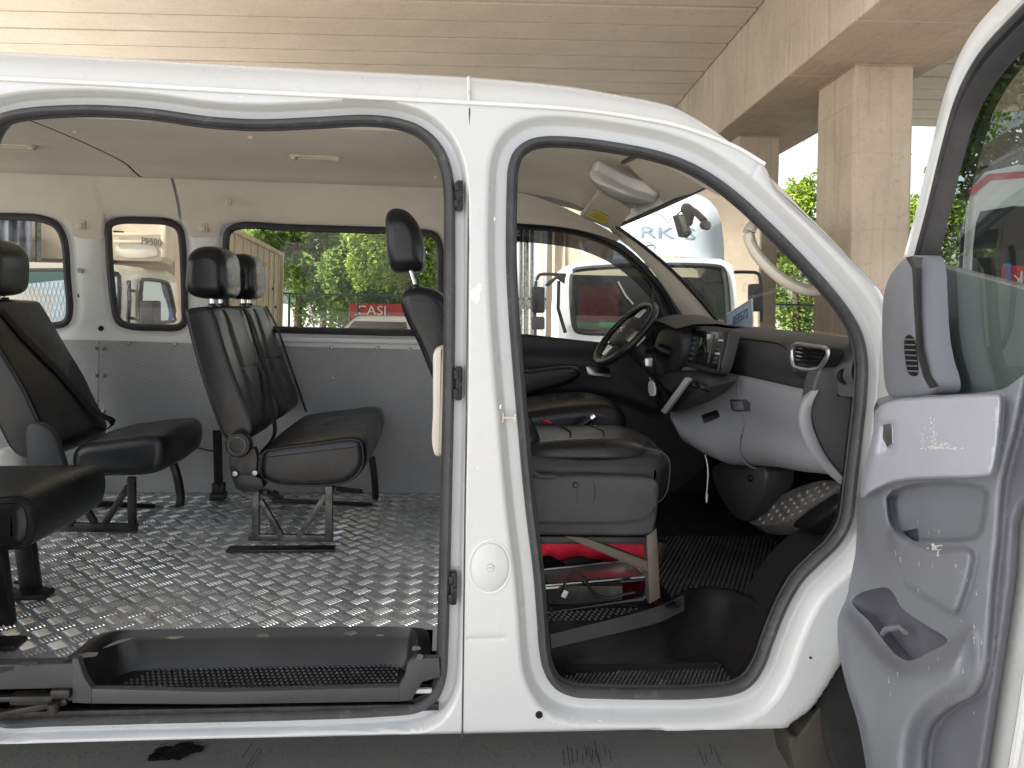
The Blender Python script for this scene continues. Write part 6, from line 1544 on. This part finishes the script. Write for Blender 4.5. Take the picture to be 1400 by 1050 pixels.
# ---- trees
def leaves(cent, rad, n, size, m, name, par, clump=26):
    C_ = []; per = max(1, n // clump)
    cl_ = rng.normal(size=(clump, 3)); cl_ /= np.linalg.norm(cl_, axis=1)[:, None]; cl_ *= (rng.uniform(.25, 1, clump) ** .5)[:, None]
    V = np.zeros((per * clump * 4, 3)); k = 0
    for c in cl_:
        cc = np.array(cent) + c * np.array(rad); r = np.array(rad) * rng.uniform(.22, .42)
        o = rng.normal(size=(per, 3)); o /= np.linalg.norm(o, axis=1)[:, None]; o *= (rng.uniform(0, 1, per) ** .45)[:, None]
        pos = cc + o * r
        nrm = rng.normal(size=(per, 3)) + np.array([0, -.2, .9]); nrm /= np.linalg.norm(nrm, axis=1)[:, None]
        t = np.cross(nrm, rng.normal(size=(per, 3))); t /= np.linalg.norm(t, axis=1)[:, None]; b_ = np.cross(nrm, t)
        s = size * rng.uniform(.6, 1.3, per)[:, None]
        V[k:k + per * 4] = np.stack([pos - t * s, pos + b_ * s * .45, pos + t * s, pos - b_ * s * .45], 1).reshape(-1, 3); k += per * 4
    F_ = np.arange(len(V)).reshape(-1, 4)
    me = bpy.data.meshes.new(name); me.vertices.add(len(V)); me.vertices.foreach_set('co', V.ravel()); me.loops.add(len(F_) * 4); me.loops.foreach_set('vertex_index', F_.ravel().astype(np.int32))
    me.polygons.add(len(F_)); me.polygons.foreach_set('loop_start', np.arange(0, len(F_) * 4, 4, dtype=np.int32)); me.polygons.foreach_set('loop_total', np.full(len(F_), 4, dtype=np.int32)); me.update()
    return kid_o(link(name, me, MT[m]), par)
def tree(px, d, h, rx, m, label, n=9000, size=.13, trunk=.16, low=.35, zg=-.48, group='trees beyond the fence'):
    base = PD(px, 500, d); base.z = zg
    e = rooted('broadleaf_tree', base, label, 'tree', group)
    mb = MB(); top = base + Vector((rng.uniform(-.3, .3), 0, h * .75))
    mb.tube([base, base.lerp(top, .35) + Vector((.1, 0, 0)), base.lerp(top, .7), top], [trunk, trunk * .8, trunk * .5, trunk * .2], 8)
    for k in range(6):
        a = base.lerp(top, .30 + .1 * k); an = k * 2.4; b_ = a + Vector((math.cos(an) * rx * .6, math.sin(an) * rx * .6, h * .16)); mb.tube([a, a.lerp(b_, .5) + Vector((0, 0, -.05)), b_], [trunk * .4, trunk * .28, trunk * .1], 6)
    kid(mb, 'trunk', 'bark', e)
    hz = h * (1 - low) / 2
    leaves((base.x, base.y, zg + h - hz), (rx, rx, hz), n, size, m, 'crown', e); return e
TL = 'broadleaf tree in the far window, '
tree(405, 28.0, 6.6, 1.9, 'leaf_mid', 'green tree beside the tan container end, in the wide window', 13000, .12, low=.12)
tree(470, 29.5, 7.6, 2.3, 'leaf_mid', 'mid green tree in the middle of the wide far window', 15000, .12, low=.15)
tree(548, 27.0, 7.0, 2.1, 'leaf_bright', 'bright yellow green tree behind the headrest in the wide window', 14000, .11, low=.18)
tree(625, 30.5, 8.0, 2.6, 'leaf_mid', 'green tree hidden partly by the door pillar, right end of the wide window', 13000, .13, low=.12)
tree(350, 31, 9.0, 2.6, 'leaf_mid', 'tall green tree rising behind the tan container', 8000, .13)
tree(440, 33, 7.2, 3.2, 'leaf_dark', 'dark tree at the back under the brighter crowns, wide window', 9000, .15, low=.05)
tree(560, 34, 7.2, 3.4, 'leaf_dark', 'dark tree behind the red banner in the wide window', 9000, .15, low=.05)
tree(1088, 29, 6.4, 1.6, 'leaf_bright', 'bright yellow green tree between the two concrete columns', 9000, .11, low=.15)
tree(1140, 31, 6.2, 1.8, 'leaf_bright', 'yellow green tree behind the near concrete column', 7000, .12, low=.15)
tree(1262, 27, 6.6, 1.5, 'leaf_bright', 'thin green tree just right of the near concrete column', 8000, .11, low=.1)
tree(1420, 14, 7.2, 1.5, 'leaf_mid', 'leafy tree overhanging the white bus, seen through the door glass', 9000, .10, low=.45, zg=0)

# ---- chain-link fence
fa, fb = PD(300, 500, 21.5), PD(1330, 500, 21.5); zr_ = PD(470, 403, 21.5).z
fe = rooted('chain_link_fence', Vector((fa.x, fa.y, -.46)), 'green chain link fence with thin posts in front of the trees', 'fence')
kid(MB().tube([Vector((fa.x, fa.y, zr_)), Vector((fb.x, fb.y, zr_))], .028, 8), 'top_rail', 'pole_green', fe)
n_ = 11
for k in range(n_ + 1):
    p = fa.lerp(fb, k / n_); kid(MB().tube([Vector((p.x, p.y, -.47)), Vector((p.x, p.y, zr_ + .02))], .035, 8), 'post', 'pole_green', fe)
g = MB(); L_ = (fb - fa).length; ux = (fb - fa).normalized()
for k in range(int(L_ / .16)):
    for s in (-1, 1):
        a = fa + ux * (k * .16); b_ = a + ux * (s * (zr_ + .4)); 
        A_ = Vector((a.x, a.y, -.4)); B_ = Vector((b_.x, b_.y, zr_)); g.add([A_ + ux * .004, A_ - ux * .004, B_ - ux * .004, B_ + ux * .004], [(0, 1, 2, 3)])
kid(g, 'wire_mesh', 'pole_green', fe, kind='stuff', smooth=False)
kid(MB().tube([PD(420, 418, 21.3), PD(430, 434, 21.3), PD(440, 443, 21.2)], .025, 6), 'stay_wire', 'white_plastic', fe)

# ---- parked car, rear towards the fence
dc = 16.0
car = rooted('parked_car', Vector((*PD(513, 500, dc + 1.6).xy, -.45)), 'white car parked by the fence, only its roof and rear window showing', 'car')
sec_car = [(0, .0, .62), (.0, -.0, 1.0)]
cx_ = PD(513, 500, dc); 
def cp_(x, y, z): return Vector((cx_.x, cx_.y, 0)) + RGT * x + FWD * y + UP * (z - .45)
body = []
for y, hw, z0, z1 in ((0, .72, .45, .80), (.04, .84, .32, .98), (.5, .88, .25, 1.02), (2.2, .89, .25, 1.0), (3.6, .88, .25, .95), (4.2, .80, .35, .85), (4.35, .66, .45, .70)):
    body.append([cp_(a * hw, y, b_) for a, b_ in ((-1, z0 + .1), (-1, (z0 + z1) / 2), (-.97, z1 - .05), (-.88, z1), (.88, z1), (.97, z1 - .05), (1, (z0 + z1) / 2), (1, z0 + .1), (.9, z0), (-.9, z0))])
kid(MB().loft(body, True, (True, True)), 'body', 'paint_truck', car, ang=50)
zc2 = PD(513, 432, dc + .8).z + .45
cabn = []
for y, hw, z in ((.15, .80, 1.0), (.45, .70, zc2 - .14), (.75, .63, zc2 - .02), (1.3, .63, zc2), (2.1, .62, zc2 - .03), (2.9, .74, 1.0)):
    cabn.append([cp_(a * hw, y, z * b_ + (1 - b_) * .95) for a, b_ in ((-1.12, 0), (-1.0, .85), (-.9, .98), (0, 1.0), (.9, .98), (1.0, .85), (1.12, 0))])
kid(MB().loft(cabn, False), 'roof', 'paint_truck', car, ang=60)
rw = [cp_(-.66, .13, 1.06), cp_(.66, .13, 1.06), cp_(.56, .50, zc2 - .11), cp_(-.56, .50, zc2 - .11)]
kid(MB().prism([p - FWD * .05 for p in rw], FWD * .02, .004), 'rear_window', 'black_gloss', car)
for s in (-1, 1):
    kid(MB().tube([cp_(s * .6, .7, zc2 + .02), cp_(s * .6, 2.0, zc2 + .02)], .015, 6), 'roof_rail', 'silver', car)
    kid(MB().box(cp_(s * .72, .0, .82), (.2, .06, .12), R_y, .02), 'tail_light', 'sign_red', car)
    for y in (.85, 3.5): kid(MB().lathe([(.1, -.1), (.30, -.1), (.32, -.07), (.32, .07), (.30, .1), (.1, .1)], cp_(s * .80, y, .32), RGT, 20, False), 'wheel', 'tyre', car)
# ---- red banner on the fence's far side
bn = rooted('red_banner', PD(520, 424, 24), 'red banner with white lettering behind the fence and parked car', 'banner'); bn.location.z = -.48
kid(MB().prism([PD(*q, 23) for q in ((478, 415), (562, 416), (562, 434), (478, 434))], FWD * .04, 0), 'cloth', 'sign_red', bn, smooth=False)
kid_o(put_text('lettering', 'CASI', .40, MT['sign_white'], None, PD(508, 425, 22.96), RGT, UP, .01, 1.1), bn)
kid(MB().prism([PD(*q, 23.2) for q in ((566, 420), (602, 421), (602, 436), (566, 436))], FWD * .04, 0), 'cloth', 'sign_red', bn, smooth=False)
for px in (479, 600): p = PD(px, 424, 23.3); kid(MB().tube([Vector((p.x, p.y, -.48)), p + UP * .3], .04, 8), 'pole', 'steel_worn', bn)
# ---- white and blue pole by the far column
pl = PD(983, 500, 13.5); e = rooted('painted_pole', Vector((pl.x, pl.y, -.2)), 'white pole with a blue lower half beside the far column', 'pole')
zs_ = PD(983, 328, 13.5).z
kid(MB().tube([Vector((pl.x, pl.y, zs_)), Vector((pl.x, pl.y, PD(983, 225, 13.5).z))], .065, 12), 'upper_pole', 'white_plastic', e); kid(MB().tube([Vector((pl.x, pl.y, -.45)), Vector((pl.x, pl.y, zs_))], .066, 12), 'lower_pole', 'sign_blue', e)
# ---- white bus on the right, through the door glass
bs = rooted('white_bus', bridge(9.0, 14.4, 0), 'white bus with a red roof stripe seen through the front door glass', 'bus')
bs_sec = [(0, .35), (-.02, 1.2), (.0, 1.3), (.06, 2.45), (.14, 2.75), (.32, 2.95), (.8, 3.05), (1.6, 3.05), (2.3, 2.9), (2.42, 1.2), (2.4, .35)]
def bz(a, y, z): return bridge(4.6 + a + (y - 4.5) * .60, y + 3.5, z * 1.15)
kid(MB().loft([[bz(a, y, z) for a, z in bs_sec] for y in (7.9, 8.0, 14.0)], False, (True, True)), 'body', 'paint_truck', bs, ang=40)
kid(MB().loft([[bz(a * .98 + .03, 7.88, z) for a, z in bs_sec]], False) if False else MB().prism([bz(a, 7.88, z) for a, z in ((.06, .35), (.03, 1.2), (.1, 2.6), (.3, 2.9), (1.2, 3.0), (2.2, 2.85), (2.36, 1.2), (2.36, .35))], -FWD * .12, .05), 'front_panel', 'paint_truck', bs, ang=40)
kid(MB().prism([bz(a, 7.75, z) for a, z in chaikin([(.16, 1.15), (.18, 2.2), (.3, 2.5), (2.1, 2.5), (2.24, 2.2), (2.26, 1.15)], 1)], FWD * .01, 0), 'windscreen', 'black_gloss', bs)
kid(MB().tube([bz(a, 7.74, z) for a, z in ((.12, 2.66), (.4, 2.86), (1.2, 2.93), (2.1, 2.82))], .05, 8), 'red_stripe', 'sign_red', bs)
for k in range(5):
    y0 = 8.15 + k * 1.15; kid(MB().prism([bz(-.03, y0, 1.30), bz(-.03, y0 + 1.0, 1.30), bz(.045, y0 + 1.0, 2.42), bz(.045, y0, 2.42)], RGT * .01, 0), 'side_window', 'black_gloss', bs)
    kid(MB().loft([[bz(-.045 + .02 * math.sin(i * 1.9), y0 + .06 + i * .05, z) + RGT * .03 * (z - 1.3) for i in range(8)] for z in (1.4, 2.3)], False), 'curtain', 'tarp', bs)
for y in (9.2, 12.6): kid(MB().lathe([(.25, -.14), (.44, -.14), (.46, -.1), (.46, .1), (.44, .14), (.25, .14)], bz(.16, y, .40), RGT, 24, False), 'wheel', 'tyre', bs)

# ---- dark car added to darken the door glass: the white car's shape again, its own paint
blk = mat('paint_black', (.012, .013, .015), .22, coat=.4)
car2 = copy_tree(car); car2.location = bridge(5.35, 7.7, 0); car2.rotation_euler = (0, 0, -math.atan(.60))
tag(car2, 'black car added in front of the white bus to darken the front door glass', 'car')
for ch in car2.children:
    if ch.name.split('.')[0] in ('body', 'roof'): ch.material_slots[0].link = 'OBJECT'; ch.material_slots[0].material = blk
# ================================================================== SMALL THINGS IN AND ON THE VAN
def single(mb_, name, m, label, cat, **k):
    o = mb_.build(name, MT[m], **k); tag(o, label, cat); return o
# dash camera hanging on the windscreen
c = PX(944, 300, .86)
dc_ = rooted('dash_camera', c, 'small dash camera on a black bracket stuck to the windscreen', 'dash camera')
w1 = lambda px, py, x=.86: PX(px, py, x)
kid(MB().prism([w1(*q) for q in ((919, 295), (928, 293), (938, 318), (932, 325), (927, 324))], (.022, 0, 0), .003), 'camera_body', 'dash_black', dc_)
kid(MB().prism([w1(*q, .858) for q in ((927, 295), (931, 295), (937, 316), (934, 318))], (.02, 0, 0), .002), 'camera_face', 'silver', dc_)
kid(MB().tube([w1(934, 318), w1(940, 320)], .003, 8), 'camera_pin', 'black_plastic', dc_)
kid(MB().prism([w1(*q, .872) for q in chaikin([(930, 283), (936, 276), (945, 284), (951, 287), (945, 294), (942, 309), (936, 309), (938, 298), (931, 291)], 1)], (.012, 0, 0), .002), 'bracket', 'black_plastic', dc_)
kid(MB().tube([w1(926, 293), w1(932, 288)], .0025, 6), 'bracket_arm', 'black_plastic', dc_)
kid(MB().tube([w1(951, 290), w1(963, 302)], .0115, 12), 'lens_barrel', 'black_plastic', dc_)
kid(MB().tube([w1(948, 287), w1(952, 290)], .005, 8), 'bracket_arm', 'black_plastic', dc_)
kid(MB().lathe([(0, -.012), (.014, -.012), (.016, -.006), (.016, .012), (0, .012)], w1(964, 308), (.3, -1, -.2), 16), 'lens_head', 'steel_worn', dc_)
kid(MB().tube([Vector(p) for p in spline([tuple(w1(*q, .84)) for q in ((893, 284), (900, 291), (909, 299), (913, 304), (918, 298))], 4)], .0014, 5), 'camera_cable', 'black_plastic', dc_)
# car key in the ignition with a white tag
kc = PX(892, 520, .735); k_ = rooted('car_key', kc, 'car key hanging with a blank white tag below the steering wheel', 'key')
kid(MB().prism([PX(*q, .735) for q in chaikin([(886, 520), (894, 521), (896, 534), (895, 542), (886, 541)], 1)], (.003, 0, 0), .0006), 'tag', 'white_plastic', k_)
kid(MB().tube([PX(891 + 3 * math.cos(t), 515 + 5 * math.sin(t), .735) for t in np.linspace(0, 6.283, 16, endpoint=False)], .0012, 5, True), 'key_ring', 'chrome', k_)
kid(MB().box(PX(892, 508, .735), (.008, .016, .02), None, .003), 'key_head', 'black_plastic', k_)
# white charging cable hanging from the dash
us_ = rooted('charging_cable', PX(966, 625, .90), 'thin white charging cable hanging under the grey dash', 'cable')
kid(MB().tube([Vector(p) for p in spline([tuple(PX(*q, .89)) for q in ((964, 622), (967, 634), (968, 650), (967, 664), (966, 675))], 4)], .0022, 6), 'cord', 'white_plastic', us_)
kid(MB().box(PX(966, 680, .89), (.006, .011, .028), None, .002), 'plug', 'white_plastic', us_)
kid(MB().box(PX(966, 687, .89), (.004, .008, .010), None, .001), 'plug_tip', 'chrome', us_)
# red bag, metal tray and black cable under the passenger seat
zt0 = ZFF + .008
rb = rooted('red_bag', P(800, 770, 2.45), 'bright red cloth bag stuffed under the front passenger seat', 'bag')
V = []; n1, n2 = 34, 16
rows = []
for i in range(n1):
    t = i / (n1 - 1); x = P(742, 760, 2.36).x + t * (P(888, 760, 2.36).x - P(742, 760, 2.36).x) * 1.02
    row = []
    for j in range(n2):
        q = j / (n2 - 1) * 2 * math.pi; e = .75 + .25 * math.sin(math.pi * t) ** .5
        rz = (.075 if t > .55 else .055 + .02 * t) * e + .010 * math.sin(9 * t + 3 * q) + .007 * math.sin(21 * t - 2 * q); ry = .10 * e
        row.append(Vector((x, 2.36 + ry * math.cos(q), zt0 + .085 + rz * math.sin(q) + .012 * math.sin(5 * t))))
    rows.append(row)
kid(MB().loft(rows, True, (True, True)), 'bag_body', 'red_cloth', rb, ang=80)
kid(MB().tube([P(858, 738, 2.31), P(861, 750, 2.30), P(862, 766, 2.31)], .009, 8, flat=(1, .5)), 'strap', 'black_fabric', rb)
kid(MB().prism([P(*q, 2.30) for q in chaikin([(770, 766), (805, 757), (818, 762), (815, 775), (775, 778)], 2)], (0, .05, 0), .008), 'bag_pouch', 'black_fabric', rb)
tr_ = rooted('metal_tray', P(810, 792, 2.14), 'shallow shiny metal tray lying under the front passenger seat', 'tray')
ty = 2.14; tt = [P(*q, ty + (.10 if k in (1, 2) else 0)) for k, q in enumerate(((742, 806), (742, 782), (852, 768), (884, 786)))]
tt = [PZ(742, 803, zt0 + .052), PZ(742, 781, zt0 + .060), PZ(850, 769, zt0 + .060), PZ(862, 771, zt0 + .058), PZ(885, 788, zt0 + .050), PZ(880, 791, zt0 + .05)]
kid(MB().prism(tt, (0, 0, -.006), .001), 'tray_base', 'silver', tr_)
kid(MB().tube([p + Vector((0, 0, .004)) for p in tt], .005, 8, True), 'tray_rim', 'chrome', tr_)
kid(MB().box((tt[0].x + .12, tt[0].y + .05, zt0 + .026), (.20, .08, .048)), 'tray_block', 'steel_dark', tr_)
cb = single(MB().tube([Vector(p) for p in spline([tuple(P(*q, 2.06)) for q in ((768, 810), (772, 797), (784, 784), (798, 788), (806, 804), (818, 815), (836, 818), (852, 813), (868, 810))], 5)], .0042, 8), 'black_cable', 'black_plastic', 'looping black cable lying in front of the metal tray', 'cable')
o = MB().box(P(772, 812, 2.06), (.014, .008, .02), Matrix.Rotation(.4, 3, 'Y'), .002).build('plug', MT['white_plastic']); o.parent = cb
# white wrapped bundle behind the rear seat
rows = []
for i in range(22):
    t = i / 21; x = P(-60, 620, 2.95).x + t * (P(34, 620, 2.95).x - P(-60, 620, 2.95).x); row = []
    for j in range(16):
        q = j / 16 * 2 * math.pi; e = (1 - (2 * t - 1) ** 6) ** .5 if 0 < t < 1 else .25
        r = .125 * max(.25, e) + .008 * math.sin(5 * q + 6 * t) + .006 * math.sin(13 * t)
        row.append(Vector((x, 3.03 + r * 1.1 * math.cos(q), ZFL + .12 + r * math.sin(q))))
    rows.append(row)
wb = rooted('white_bundle', P(0, 640, 3.0), 'white plastic wrapped bundle with a black strap behind the single seat', 'bundle')
kid(MB().loft(rows, True, (True, True)), 'wrapping', 'white_plastic', wb, ang=80)
kid(MB().tube([Vector(p) for p in spline([tuple(P(*q, 2.885)) for q in ((10, 604), (18, 600), (30, 604), (34, 612), (24, 613), (14, 609))], 3)], .006, 6, flat=(1, .6)), 'strap', 'black_fabric', wb)
# number board added behind the windscreen, standing in for a plate showing in the glass
nb = rooted('number_board', ws(.42, .93), 'pale blue number board added inside the windscreen for a plate showing in its glass', 'number board')
p00, p10, p11, p01 = [PX(*q, 1.14) for q in ((994, 447), (1029, 447), (1028, 409), (994, 430))]
kid(MB().prism([p00, p10, p11, p01], (.004, 0, 0), 0), 'plate', 'plate_blue', nb, smooth=False)
rim_ = [PX(*q, 1.139) for q in ((994, 447), (1029, 447), (1028, 409), (994, 430))]; kid(MB().tube(rim_, .003, 6, True), 'rim', 'white_plastic', nb)
xd = (PX(1026, 417, 1.138) - PX(997, 434, 1.138)).normalized()
c = PX(1011.5, 434, 1.136)
lt2 = mat('plate_letter', (.16, .25, .36), .5)
kid_o(put_text('lettering', 'REF573', .052, lt2, None, c, Vector((0, xd.y, xd.z)), Vector((0, .02, 1)), .001, 1.0), nb)
# red sign added beyond the door glass, standing in for a mirrored reflection
real = PD(1408, 386, 5.6); sg = rooted('sign_reflection', Vector((real.x, real.y, 0)), 'red sign with white characters standing in for a mirrored reflection in the front door glass', 'sign')
R_s = Matrix.Rotation(-YAW, 3, 'Z')
kid(MB().box(real, (.40, .03, .24), R_s, .005), 'board', 'sign_red', sg)
kid(MB().box(PD(1376, 400, 5.6), (.05, .03, .42), R_s, .005), 'blue_post', 'sign_blue', sg)
kid_o(put_text('lettering', '\u9632\u6c34', .15, MT['sign_white'], None, real - FWD * .02, -RGT, UP, .002), sg)
for s in (-.14, .14): b_ = real + RGT * s + FWD * .03; kid(MB().tube([Vector((b_.x, b_.y, 0)), b_], .02, 8), 'sign_leg', 'steel_worn', sg)
bpy.context.view_layer.update()
